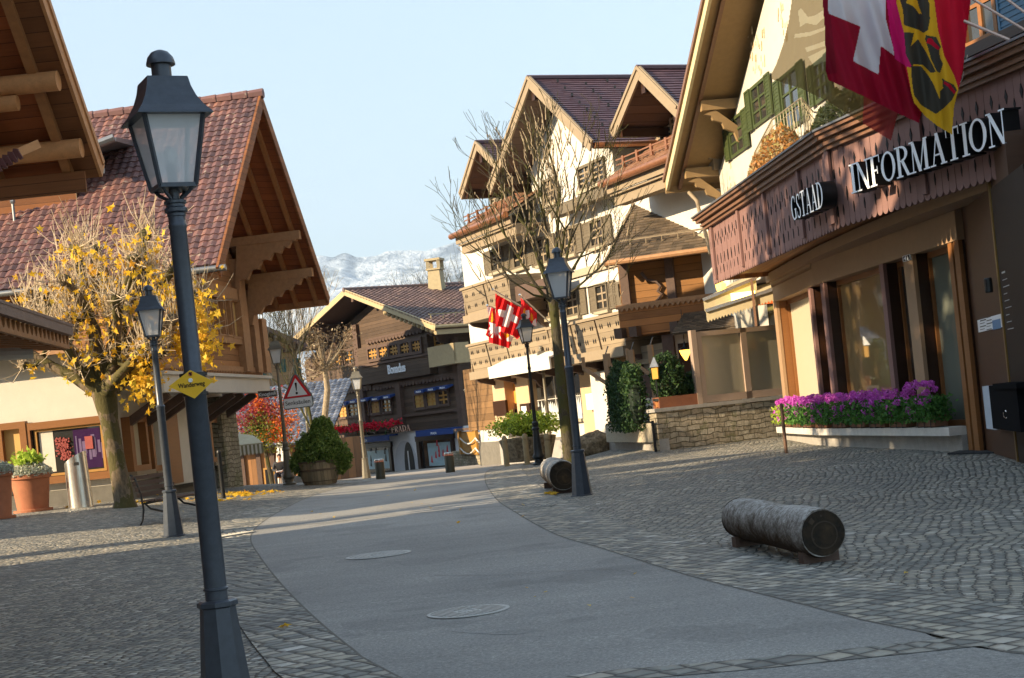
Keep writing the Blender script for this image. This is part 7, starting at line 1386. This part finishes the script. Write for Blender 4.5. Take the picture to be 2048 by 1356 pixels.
b = MB(); b.box(SGF, a0 - .1, a1 + .4, -.5, .1, z0 - .3, z0); b.build('base', M['conc'], t)
# rope fence with amber boards on a low wall
q0, q1 = pos(920, 905, 76), pos(1012, 893, 64); RF = Fr(q0.x, q0.y, q1.x - q0.x, q1.y - q0.y); Lf = (Vector((q1.x, q1.y)) - Vector((q0.x, q0.y))).length; zf = -.55; t = thing('rope_fence', 'amber boards and posts with pale ropes on a low stone wall', 'fence', (q0.x, q0.y, zf)); b = MB(); b.box(RF, -2.5, Lf + 1, -.5, 0, -1.2, zf + .62); b.build('low_wall', M['stone'], t)
b = MB(); a0, z0 = RF.on(919, 910, .1); a1, z1 = RF.on(952, 862, .1); b.box(RF, a0, a1, .03, .1, zf + .5, z1); b.build('board', M['gold'], t)
for x in (918, 951, 975, 1009): b = MB(); a, z1 = RF.on(x, 858, .15); b.box(RF, a - .09, a + .09, .05, .2, zf + .5, z1); b.build('post', M['gold'], t)
b = MB(); a0, z0 = RF.on(915, 862, .1); a1, z1 = RF.on(980, 854, .1); b.box(RF, a0, a1, .0, .25, z0, z0 + .12); b.build('rail', M['pcbeam'], t); b = MB()
for x0, x1 in ((920, 951), (951, 975), (975, 1009)):
    for y in (876, 896):
        A, B_ = [RF.P(RF.on(x, y, .22)[0], .22, RF.on(x, y, .22)[1]) for x in (x0, x1)]; b.tube([A.lerp(B_, k / 8) - Vector((0, 0, .28 * math.sin(math.pi * k / 8))) for k in range(9)], .035, 6)
b.build('rope', M['canvas'], t)
b = MB(); b.pbox(RF, 955, 900, 1008, 862, -1.0, -.9); tag(b.build('terrace_wall', M['peach'], loc=(q1.x, q1.y, 0)), 'warm plastered wall panel behind the rope fence', 'wall')
cols = [('blue', (.02, .06, .35)), ('magenta', (.5, .05, .2)), ('turquoise', (.03, .3, .32)), ('orange', (.7, .2, .02)), ('white', (.7, .7, .7))]
for i, (cn_, c) in enumerate(cols):
    a, z = RF.on(996 + (i % 3) * 4, 893 - i * 6, .3); P0 = RF.P(a - .6, .35 - .1 * i, z); b = MB(); b.tube([P0 + Vector((0, 0, .12)), P0 + Vector((.15, 0, 0)), P0 + Vector((1.0, -.3, 0)), P0 + Vector((1.25, -.36, .1))], .07, 6); tag(b.build('toboggan', flat('plastic_' + cn_, c, .4), loc=P0), '%s toboggan in the stack beside the rope fence' % cn_, 'toboggan', 'coloured toboggans stacked beside the rope fence')
# closed parasol
p = pos(573, 972, 65.5); t = thing('closed_parasol', 'closed white parasol behind the old lamp', 'parasol', p); b = MB(); tp = at(552, 862, 65.5); k = 16; i0 = 0
prof = [(.42, .0), (.40, .3), (.33, .9), (.22, 1.5), (.12, 1.85), (.03, 2.0)]; hgt = (tp.z - p.z - .1); seg = 32
for r, z in prof:
    for j in range(seg): a = 2 * math.pi * j / seg; rr = r * (1 if j % 4 < 2 else .72); b.v.append((p.x + rr * math.cos(a), p.y + rr * math.sin(a), p.z + .1 + z / 2.0 * hgt))
for q in range(len(prof) - 1):
    for j in range(seg): a = q * seg + j; c = q * seg + (j + 1) % seg; b.face((a, c, c + seg, a + seg))
b.build('canopy', M['canvas'], t, smooth=40); b = MB(); b.lathe(p, [(.04, 0), (.04, hgt + .25)], 8); b.lathe(p, [(.3, 0), (.3, .06)], 12); b.build('pole', M['steel'], t)
p = pos(603, 965, 48); t = thing('curved_planter', 'pale concrete block with a rounded wooden chair behind the barrel', 'block', p); b = MB(); b.wbox(p.x - .55, p.x + .35, p.y - .2, p.y + .3, -.1, p.z + .22); b.build('block', M['conc'], t); b = MB(); b.tube([p + Vector((-.2, .1, .2)), p + Vector((-.2, .1, .42)), p + Vector((0, .1, .5)), p + Vector((.22, .1, .42)), p + Vector((.22, .1, .2))], .04, 6); b.build('backrest', M['axwood2'], t)
# striped awning at the shop house corner
q = at(466, 893, 47); t = thing('striped_awning', 'cream striped awning beyond the stone pier', 'awning', q); A, B_ = at(462, 894, 47), at(526, 887, 47); C, D = at(465, 868, 49.5), at(505, 872, 49.5); b = MB(); b.hexa([A, B_, D, C] + [x + Vector((0, 0, .03)) for x in (A, B_, D, C)]); b.build('cloth', flat('olive_canvas', (.36, .32, .20), .8), t)
b = MB(); n_ = 16
for i in range(n_): x0, x1 = A.lerp(B_, i / n_), A.lerp(B_, (i + 1) / n_); b.poly([x0 + Vector((0, -.02, 0)), x1 + Vector((0, -.02, 0)), x1 + Vector((0, -.02, -.26)), x0.lerp(x1, .5) + Vector((0, -.02, -.32)), x0 + Vector((0, -.02, -.26))], i % 2)
b.build('valance', [M['canvas'], flat('olive_stripe', (.20, .18, .10), .8)], t)
# climbing shrubs on the information building terrace
M['copperleaf'] = leafmat('copper_leaves', [(.35, .12, .02), (.50, .22, .05), (.20, .08, .02), (.45, .35, .2), (.3, .3, .08)], .3); M['olive'] = leafmat('olive_leaves', [(.10, .11, .02), (.22, .21, .05), (.40, .36, .16), (.05, .06, .01)], .25)
def shrub(F, x0, y0, x1, y1, n, cnt, size, mt, name, label, seed, sp=.5):
    rd = random.Random(seed); P_ = []; c = F.P(*(lambda q: (q[0], n, q[1]))(F.on((x0 + x1) / 2, max(y0, y1), n))); t = thing(name, label, 'shrub', c)
    for _ in range(cnt):
        u_, v_ = rd.random(), rd.random(); e = math.sin(math.pi * u_) ** .5; x = x0 + (x1 - x0) * u_; y = y0 + (y1 - y0) * u_ - (v_ ** .8) * sp * e * (1 + .4 * mn.noise(Vector((u_ * 7, seed, 0)))); nn = n + rd.gauss(0, .18); a, z = F.on(x, y, nn); P_.append(F.P(a, nn, z))
    b = MB(); leafcloud(b, P_, size, 0, rd); b.build('foliage', M[mt], t); b = MB(); c0 = F.P(*(lambda q: (q[0], n, q[1]))(F.on((x0 + x1) / 2, (y0 + y1) / 2 + 15, n)))
    for _ in range(18): e = rd.choice(P_); b.tube([c0, c0.lerp(e, .5), e], [.02, .014, .006], 4)
    b.build('stem', M['bark2'], t)
shrub(UW, 1495, 368, 1600, 300, .75, 3200, .05, 'copperleaf', 'beech_shrub', 'copper leaved shrub hanging below the iron balcony', 91, 75); shrub(UW, 1600, 300, 1640, 280, .8, 500, .05, 'copperleaf', 'beech_shrub', 'small tuft of copper leaves at the end of the balcony rail', 94, 30)
shrub(UW, 1625, 262, 1745, 208, .8, 1900, .05, 'olive', 'olive_shrub', 'sparse olive green shrub behind the translucent flag', 92, 60)
# fallen leaves
b = MB(); rd = random.Random(99)
def lf(px, py, sp, n_, s0=.05):
    for _ in range(n_):
        q = gnd(px + rd.gauss(0, sp), py + rd.gauss(0, sp * .08)); q.z += .03; mapleleaf(b, q, rd.uniform(s0 * .6, s0 * 1.2), rd, Vector((rd.gauss(0, .35), rd.gauss(0, .35), 1)))
lf(480, 990, 22, 60, .09); lf(530, 985, 16, 30, .08); lf(486, 988, 5, 20, .12); lf(330, 1002, 60, 40, .08); lf(280, 1006, 10, 6, .14); lf(136, 1016, 4, 3, .13); lf(450, 1000, 20, 20, .07); lf(1103, 990, 7, 14, .07); lf(568, 1258, 4, 2, .06); lf(720, 1015, 300, 16, .04); lf(1500, 1180, 300, 8, .03)
o = b.build('fallen_leaves', M['yleaf']); tag(o, 'yellow maple leaves fallen on the cobbles', 'leaves', None, 'stuff')
# ================================================================== unseen tree added on the left to shade the information building
def shadetree(x, y, h, r, label, seed):
    p = Vector((x, y, g(x, y))); t = thing('unseen_shade_tree', label, 'tree', p); rd = random.Random(seed); b = MB(); b.tube([p, p + Vector((.2, 0, h * .4)), p + Vector((0, .2, h * .8))], [.35, .26, .1], 8); c = p + Vector((0, 0, h * .72)); L = []
    for _ in range(5200):
        v = Vector((rd.gauss(0, 1), rd.gauss(0, 1), rd.gauss(0, 1))).normalized() * (rd.random() ** .4); k = 1 + .35 * mn.noise(v * 2.5); L.append(c + Vector((v.x * r * k, v.y * r * k, v.z * h * .34 * k)))
    for _ in range(14): e = rd.choice(L); b.tube([p + Vector((0, 0, h * .4)), c.lerp(e, .4), e], [.12, .08, .03], 5)
    b.build('trunk', M['bark3'], t); b = MB(); leafcloud(b, L, .24, 0, rd); b.build('crown', M['gerleaf'], t)
shadetree(-15, 19.5, 18, 3.6, 'unseen tree added behind the near left chalet for its shade', 5)
# ================================================================== flags
def pip(x, y, P):
    c = False; j = len(P) - 1
    for i in range(len(P)):
        if (P[i][1] > y) != (P[j][1] > y) and x < (P[j][0] - P[i][0]) * (y - P[i][1]) / (P[j][1] - P[i][1]) + P[i][0]: c = not c
        j = i
    return c
def cloth(outline, step, depth, layers, mats, name, parent, drop=0):
    """a hanging cloth: fine grid over the outline, folds from depth(x, y), dyed pattern cell by cell"""
    x0, x1 = min(p[0] for p in outline), max(p[0] for p in outline); y0, y1 = min(p[1] for p in outline), max(p[1] for p in outline); b = MB(); idx = {}
    nx_, ny_ = int((x1 - x0) / step) + 1, int((y1 - y0) / step) + 1
    def vtx(i, j):
        if (i, j) not in idx:
            x, y = x0 + i * step, y0 + j * step; idx[(i, j)] = len(b.v); b.v.append(tuple(at(x, y, depth(x, y))))
        return idx[(i, j)]
    for i in range(nx_):
        for j in range(ny_):
            cx, cy = x0 + (i + .5) * step, y0 + (j + .5) * step
            if not pip(cx, cy, outline): continue
            m_ = 0
            for k, P in layers:
                if pip(cx, cy, P): m_ = k
            b.face((vtx(i, j), vtx(i, j + 1), vtx(i + 1, j + 1), vtx(i + 1, j)), m_)
    return b.build(name, mats, parent, smooth=89)
def clothmat(name, c, tr=.35, thru=0):
    m = N(name); w_ = m.noise(m.tc.outputs['Object'], 3, 3); m.fin(m.mix(w_, sc3(c, .85), sc3(c, 1.12)), .75, 0, .2); t = m.n('ShaderNodeBsdfTranslucent', {'Color': (*c, 1)}); x = m.n('ShaderNodeMixShader', {0: tr, 1: m.b.outputs[0], 2: t.outputs[0]}); o = x
    if thru: tp = m.n('ShaderNodeBsdfTransparent', {'Color': (*[min(1, v * 1.2 + .35) for v in c], 1)}); o = m.n('ShaderNodeMixShader', {0: thru, 1: x.outputs[0], 2: tp.outputs[0]})
    m.t.links.new(o.outputs[0], m.out.inputs[0]); return m.m
fr_d = clothmat('flag_red_cloth', (.50, .006, .03)); fr_k = clothmat('flag_dark_red_cloth', (.22, .004, .02)); fw = clothmat('flag_white_cloth', (.62, .62, .68)); fy = clothmat('flag_yellow_cloth', (.72, .42, .02)); fbk = clothmat('flag_black_cloth', (.05, .045, .035), .1)
sh1 = clothmat('sheer_khaki_cloth', (.20, .15, .06), .4, .42); sh2 = clothmat('sheer_red_cloth', (.34, .05, .05), .4, .25); sh3 = clothmat('sheer_pale_cloth', (.42, .38, .25), .4, .4); fpk = clothmat('flag_magenta_cloth', (.62, .01, .16))
FG = 'big flags on poles over the information sign'
T = thing('sheer_flag', 'see-through dark flag hanging left of the red and white one', 'flag', at(1650, 60, 21.6), FG)
cloth([(1585, -12), (1578, 40), (1566, 90), (1552, 130), (1538, 157), (1600, 176), (1660, 205), (1715, 240), (1782, 281), (1797, 222), (1700, 160), (1680, -12)], 1.5, lambda x, y: 21.9 + .10 * math.sin(x * .09 + y * .03) + .0012 * (x - 1600), [(1, [(1722, 300), (1728, 190), (1760, 150), (1850, 200), (1850, 300)]), (2, [(1596, 22), (1602, 16), (1616, 34), (1632, 30), (1650, 18), (1650, 34), (1632, 50), (1612, 46), (1600, 54)]), (2, [(1590, 68), (1620, 64), (1650, 54), (1650, 60), (1620, 72), (1588, 76)]), (2, [(1610, 96), (1650, 82), (1650, 92), (1614, 104)]), (2, [(1616, 114), (1652, 96), (1652, 122), (1628, 132)])], [sh1, sh2, sh3], 'cloth', T)
T = thing('cross_flag', 'big red flag with a white cross, folded beside the bear flag', 'flag', at(1740, 60, 21.4), FG)
cr = [(1655, -12), (1657, 27), (1721, 53), (1706, 122), (1757, 149), (1762, 92), (1791, 113), (1772, 40), (1771, -12)]
cloth([(1644, -12), (1650, 60), (1652, 143), (1657, 160), (1722, 190), (1790, 224), (1838, 246), (1848, 205), (1832, 140), (1806, 40), (1795, -12)], 1.5, lambda x, y: 21.5 + .14 * math.sin((x - y * .18) * .055) + .05 * math.sin((x - y * .3) * .16), [(1, [(1640, -20), (1655, -20), (1674, 146), (1650, 150)]), (2, cr), (3, [(1771, -20), (1795, -20), (1840, 150), (1790, 118), (1780, 60)])], [fr_k if False else clothmat('flag_wine_cloth', (.30, .004, .025)), fr_k, fw, fpk], 'cloth', T)
T_bear = T = thing('bear_flag', 'red and yellow flag with a black animal on its diagonal band', 'flag', at(1860, 60, 21.2), FG)
bear = [(2, [(1796, -12), (1852, -12), (1859, 8), (1860, 38), (1856, 60), (1847, 66), (1838, 60), (1808, 50), (1806, 20)]), (1, [(1818, -12), (1832, -12), (1838, 14), (1844, 28), (1838, 26), (1826, 12), (1812, 6)]), (1, [(1824, 8), (1836, 4), (1840, 30)]),
        (2, [(1808, 64), (1828, 66), (1822, 92), (1836, 78), (1852, 104), (1872, 144), (1862, 146), (1846, 130), (1828, 128), (1824, 134), (1812, 110)]), (2, [(1850, 78), (1852, 70), (1860, 72), (1872, 74), (1882, 94), (1878, 100), (1880, 116), (1886, 128), (1880, 146), (1873, 142), (1862, 118), (1856, 96)]),
        (2, [(1822, 132), (1842, 132), (1856, 150), (1866, 166), (1876, 190), (1880, 198), (1880, 182), (1886, 176), (1884, 156), (1892, 162), (1908, 170), (1914, 180), (1904, 200), (1888, 216), (1872, 228), (1862, 222), (1842, 210), (1828, 190), (1824, 164)]), (3, [(1856, 76), (1862, 76), (1880, 96), (1876, 100), (1860, 88), (1852, 86)]), (3, [(1888, 162), (1900, 168), (1912, 184), (1908, 188), (1896, 174), (1887, 167)])]
cloth([(1776, -12), (1800, 90), (1816, 160), (1828, 205), (1850, 232), (1875, 252), (1904, 269), (1908, 215), (1914, 188), (1918, 176), (1926, 140), (1934, 60), (1943, -12)], 1.3, lambda x, y: 21.15 + .12 * math.sin((x - y * .25) * .06) + .04 * math.sin((x - y * .1) * .19), [(1, [(1790, -20), (1866, -20), (1876, 60), (1888, 110), (1908, 150), (1918, 180), (1910, 290), (1826, 280), (1822, 180), (1800, 60)]), (4, [(1770, -20), (1786, -20), (1826, 136), (1806, 132)])] + bear, [fr_d, fy, fbk, fr_d, fpk], 'cloth', T)
for (a, c, r), lab in zip((((1928, 42), (2060, 97), .022), ((1942, -4), (2060, 66), .018), ((1990, -20), (2075, 44), .018)), ('pale flag pole below the bear flag corner', 'thin metal flag pole in the middle of three', 'thin metal flag pole crossing the blue shutter')):
    A, B_ = at(*a, 21.1), at(*c, 20.7); T = thing('flag_pole', lab, 'flag pole', B_, 'poles of the big flags'); b = MB(); b.tube([A, B_], r, 8); b.build('shaft', flat('pale_pole', (.55, .42, .36), .35, .3), T, smooth=60); b = MB(); b.tube([B_, B_ + (B_ - A).normalized() * .25], r * 1.4, 8); b.build('socket', M['steel'], T)
b = MB(); b.tube([at(1905, 178, 21.1), at(1915, 172, 21.15), at(1924, 160, 21.3), at(1935, 110, 22)], .004, 4); b.build('cord', M['canvas'], T_bear)
FG = 'small flags over the hotel entrance'
T = thing('cross_flag', 'bright red flag with a white cross before the hotel balcony', 'flag', at(1020, 640, 49), FG)
def z6(*l): return [(960 + x / 10.43, 580 + y / 10.43) for x, y in l]
cloth(z6((320, 75), (860, 375), (850, 640), (830, 700), (760, 780), (800, 860), (835, 970), (775, 1030), (700, 960), (560, 900), (450, 870), (440, 760), (330, 760)), .75, lambda x, y: 49 + .10 * math.sin(x * .35 + y * .1), [(1, z6((570, 295), (705, 370), (685, 500), (800, 575), (770, 705), (640, 640), (590, 785), (460, 745), (500, 575), (400, 545), (370, 400), (545, 430)))], [clothmat('small_red_cloth', (.62, .01, .012), .3), clothmat('small_white_cloth', (.68, .60, .58), .2)], 'cloth', T)
T = thing('crane_flag', 'small red flag with a white winged bird, left of the cross flag', 'flag', at(985, 660, 49.5), FG)
cloth(z6((135, 335), (235, 350), (320, 400), (330, 760), (440, 760), (450, 880), (560, 900), (700, 990), (660, 1070), (610, 1215), (400, 1150), (190, 1095), (175, 980), (115, 940), (175, 780), (185, 540)), .75, lambda x, y: 49.5 + .10 * math.sin(x * .4), [(1, z6((135, 335), (235, 350), (190, 545), (170, 560))), (2, z6((225, 660), (250, 440), (290, 590), (300, 620), (240, 680))), (1, z6((185, 670), (300, 700), (440, 780), (440, 860), (380, 900), (460, 1040), (400, 1000), (350, 900), (330, 970), (310, 880), (270, 1000), (220, 990), (280, 880), (185, 960), (180, 900), (240, 830), (180, 850), (180, 800), (220, 760))), (2, z6((490, 895), (640, 930), (640, 970), (540, 1020))), (1, z6((540, 1020), (620, 960), (690, 960), (700, 1010), (650, 1080), (570, 1070)))], [clothmat('crane_red_cloth', (.60, .012, .015), .3), clothmat('crane_white_cloth', (.70, .60, .60), .2), clothmat('crane_orange_cloth', (.75, .28, .01), .2)], 'cloth', T)
T = thing('crane_flag', 'small red flag with orange and white marks behind the black lamp', 'flag', at(1055, 640, 49.4), FG)
cloth(z6((850, 170), (1190, 485), (1180, 760), (1100, 740), (860, 700), (860, 300)), .75, lambda x, y: 49.3 + .08 * math.sin(x * .4), [(1, z6((880, 520), (960, 420), (1030, 420), (1040, 560), (960, 640), (865, 640))), (2, z6((890, 500), (920, 370), (950, 400), (940, 540))), (2, z6((1060, 470), (1100, 520), (1110, 640), (1050, 640))), (1, z6((1110, 640), (1170, 590), (1180, 760), (1080, 720)))], [bpy.data.materials['crane_red_cloth'], bpy.data.materials['crane_white_cloth'], bpy.data.materials['crane_orange_cloth']], 'cloth', T)
for (a, c), lab in ((((986, 579), (1062, 624)), 'slim pole carrying the small cross flag'), (((1040, 590), (1098, 644)), 'slim pole carrying the small flag behind the black lamp'), (((975, 611), (1050, 640)), 'slim pole carrying the white winged bird flag')):
    A, B_ = at(*a, 49.1), at(*c, 50.5); T = thing('flag_pole', lab, 'flag pole', B_, 'small flag poles of the hotel'); b = MB(); b.tube([A, B_], .022, 6); b.build('shaft', M['canvas'], T); b = MB(); b.blob(A, .05, 0, 6, 4, 0); b.build('knob', M['steel'], T)
# ================================================================== seated person by the old lamp
pc = pos(563, 966, 62.5)
PS = thing('person', 'dark haired person in a black jacket seated by the old lamp, holding something pale', 'person', pc)
def skinmesh(name, joints, edges, mat, parent, root=0, sub=2):
    me = bpy.data.meshes.new(name); me.from_pydata([tuple(Vector(j[0])) for j in joints], edges, []); me.materials.append(mat); o = bpy.data.objects.new(name, me); COL.objects.link(o); o.parent = parent
    md = o.modifiers.new('skin', 'SKIN'); md.use_smooth_shade = True
    for v, j in zip(me.skin_vertices[0].data, joints): v.radius = (j[1], j[2] if len(j) > 2 else j[1])
    me.skin_vertices[0].data[root].use_root = True; s_ = o.modifiers.new('sub', 'SUBSURF'); s_.levels = sub; s_.render_levels = sub
    dg = bpy.context.evaluated_depsgraph_get(); m2 = bpy.data.meshes.new_from_object(o.evaluated_get(dg)); o.modifiers.clear(); o.data = m2; o.data.name = name
    if not m2.materials: m2.materials.append(mat)
    return o
skin_m = flat('skin', (.50, .27, .18), .55, 0, .04); jk = flat('black_jacket', (.018, .018, .02), .7, 0, .2); tr_ = flat('dark_trousers', (.02, .022, .035), .8, 0, .2); hair = flat('dark_brown_hair', (.03, .015, .008), .6, 0, .3, 40); shoe = flat('dark_shoe', (.03, .025, .02), .6)
J = [((0, .10, .56), .14, .12), ((0, .07, .74), .135, .11), ((.0, .0, .94), .165, .11), ((.0, -.04, 1.05), .07, .07), ((.02, -.08, 1.13), .055, .055), ((.03, -.10, 1.215), .078, .09), ((.03, -.11, 1.30), .07, .08),
     ((.19, -.02, .98), .06), ((.26, -.08, .74), .045), ((.10, -.32, .66), .032), ((-.19, -.02, .98), .06), ((-.26, -.08, .74), .045), ((-.06, -.32, .66), .032),
     ((.10, .02, .55), .095), ((.15, -.38, .52), .065), ((.15, -.34, .10), .042), ((.16, -.46, .04), .035), ((-.10, .02, .55), .095), ((-.15, -.38, .52), .065), ((-.15, -.30, .10), .042), ((-.16, -.42, .04), .035)]
E = [(0, 1), (1, 2), (2, 3), (3, 4), (4, 5), (5, 6), (2, 7), (7, 8), (8, 9), (2, 10), (10, 11), (11, 12), (0, 13), (13, 14), (14, 15), (15, 16), (0, 17), (17, 18), (18, 19), (19, 20)]
body = skinmesh('body', J, E, skin_m, PS)
skinmesh('jacket', [((0, .09, .56), .17, .15), ((0, .07, .74), .165, .135), ((0, 0, .94), .19, .135), ((0, -.035, 1.04), .085, .085), ((.20, -.02, .98), .085), ((.27, -.08, .74), .065), ((.13, -.28, .68), .05), ((-.20, -.02, .98), .085), ((-.27, -.08, .74), .065), ((-.09, -.28, .68), .05)], [(0, 1), (1, 2), (2, 3), (2, 4), (4, 5), (5, 6), (2, 7), (7, 8), (8, 9)], jk, PS)
skinmesh('trousers', [((0, .10, .53), .15, .12), ((.11, .02, .54), .11), ((.15, -.38, .53), .082), ((.15, -.33, .13), .06), ((-.11, .02, .54), .11), ((-.15, -.38, .53), .082), ((-.15, -.29, .13), .06)], [(0, 1), (1, 2), (2, 3), (0, 4), (4, 5), (5, 6)], tr_, PS)
def part_(name, mat, fn, sm=60, par=None): b = MB(); fn(b); return b.build(name, mat, par or PS, smooth=sm)
def hair_fn(b):
    i = len(b.v); b.blob(pc + Vector((.03, -.09, 1.285)), .102, 0, 14, 10, .08, (.95, 1.0, .98))
    for k in range(i, len(b.v)):
        x, y, z = b.v[k]
        if y < pc.y - .13 and z < pc.z + 1.30: b.v[k] = (x, y + .07, z)
part_('hair', hair, hair_fn)
def face_fn(b):
    f = pc + Vector((.035, -.19, 1.23)); b.hexa([f + Vector(v) for v in ((-.012, -.005, -.02), (.012, -.005, -.02), (.012, .02, -.02), (-.012, .02, -.02), (-.006, .005, .03), (.006, .005, .03), (.006, .02, .03), (-.006, .02, .03))])
part_('nose', skin_m, face_fn)
for s_ in (-1, 1):
    part_('ear', skin_m, lambda b: b.blob(pc + Vector((.03 + s_ * .085, -.10, 1.23)), .02, 0, 6, 5, 0, (.5, 1, 1.4))); part_('eye', hair, lambda b: b.blob(pc + Vector((.03 + s_ * .03, -.185, 1.255)), .010, 0, 6, 4, 0))
part_('mouth', flat('lips', (.35, .10, .08), .5), lambda b: b.bar(pc + Vector((.01, -.187, 1.195)), pc + Vector((.055, -.187, 1.195)), .006, .006))
for sx_, px_ in ((1, .09), (-1, -.05)):
    def hand(b):
        c = pc + Vector((px_, -.35, .655)); b.blob(c, .038, 0, 8, 6, .03, (1.1, 1.2, .6))
        for k in range(4):
            x = c + Vector((-.03 + .02 * k, -.035, .0)); L = (.030, .036, .034, .026)[k]; b.tube([x, x + Vector((0, -L, -.004)), x + Vector((0, -L - .008, -.02)), x + Vector((0, -L + .02, -.03))], [.009, .009, .008, .006], 6)
        x = c + Vector((-.034 * sx_, .0, 0)); b.tube([x, x + Vector((-.018 * sx_, -.02, .012)), x + Vector((-.008 * sx_, -.045, .022))], [.011, .010, .008], 6)
    part_('hand', skin_m, hand)
for x_, y_ in ((.16, -.42), (-.16, -.38)): part_('shoe', shoe, lambda b: b.blob(pc + Vector((x_, y_ - .02, .045)), .045, 0, 10, 6, .02, (.95, 2.6, .9)))
b = MB(); b.bar(pc + Vector((-.10, -.40, .67)), pc + Vector((.14, -.40, .69)), .10, .02); tag(b.build('folded_paper', M['signw'], loc=pc + Vector((0, -.4, .67))), 'small pale folded paper in the hands of the seated person', 'paper')
ST_ = thing('stool', 'low wooden stool under the seated person', 'stool', pc + Vector((0, .12, 0))); b = MB(); b.lathe(pc + Vector((0, .12, .38)), [(.19, 0), (.20, .02), (.20, .05), (.18, .06)], 16); b.build('seat', M['axwood2'], ST_)
for k in range(3): a = k * 2.09 + .5; b = MB(); b.tube([pc + Vector((.12 * math.cos(a), .12 + .12 * math.sin(a), .38)), pc + Vector((.18 * math.cos(a), .12 + .18 * math.sin(a), 0))], .018, 6); b.build('leg', M['axwood2'], ST_)
# ================================================================== valley air
hz = N('valley_haze'); v_ = hz.t.nodes.new('ShaderNodeVolumePrincipled'); v_.inputs['Color'].default_value = (.62, .78, 1, 1); v_.inputs['Density'].default_value = 8.0e-5; v_.inputs['Anisotropy'].default_value = .1
hz.t.nodes.remove(hz.b); hz.t.links.new(v_.outputs[0], hz.out.inputs['Volume'])
b = MB(); b.wbox(-7000, 7000, -2500, 12500, -14, 1750); o = b.build('haze', hz.m); o['kind'] = 'stuff'; o['label'] = 'thin blue valley haze'; o['category'] = 'haze'
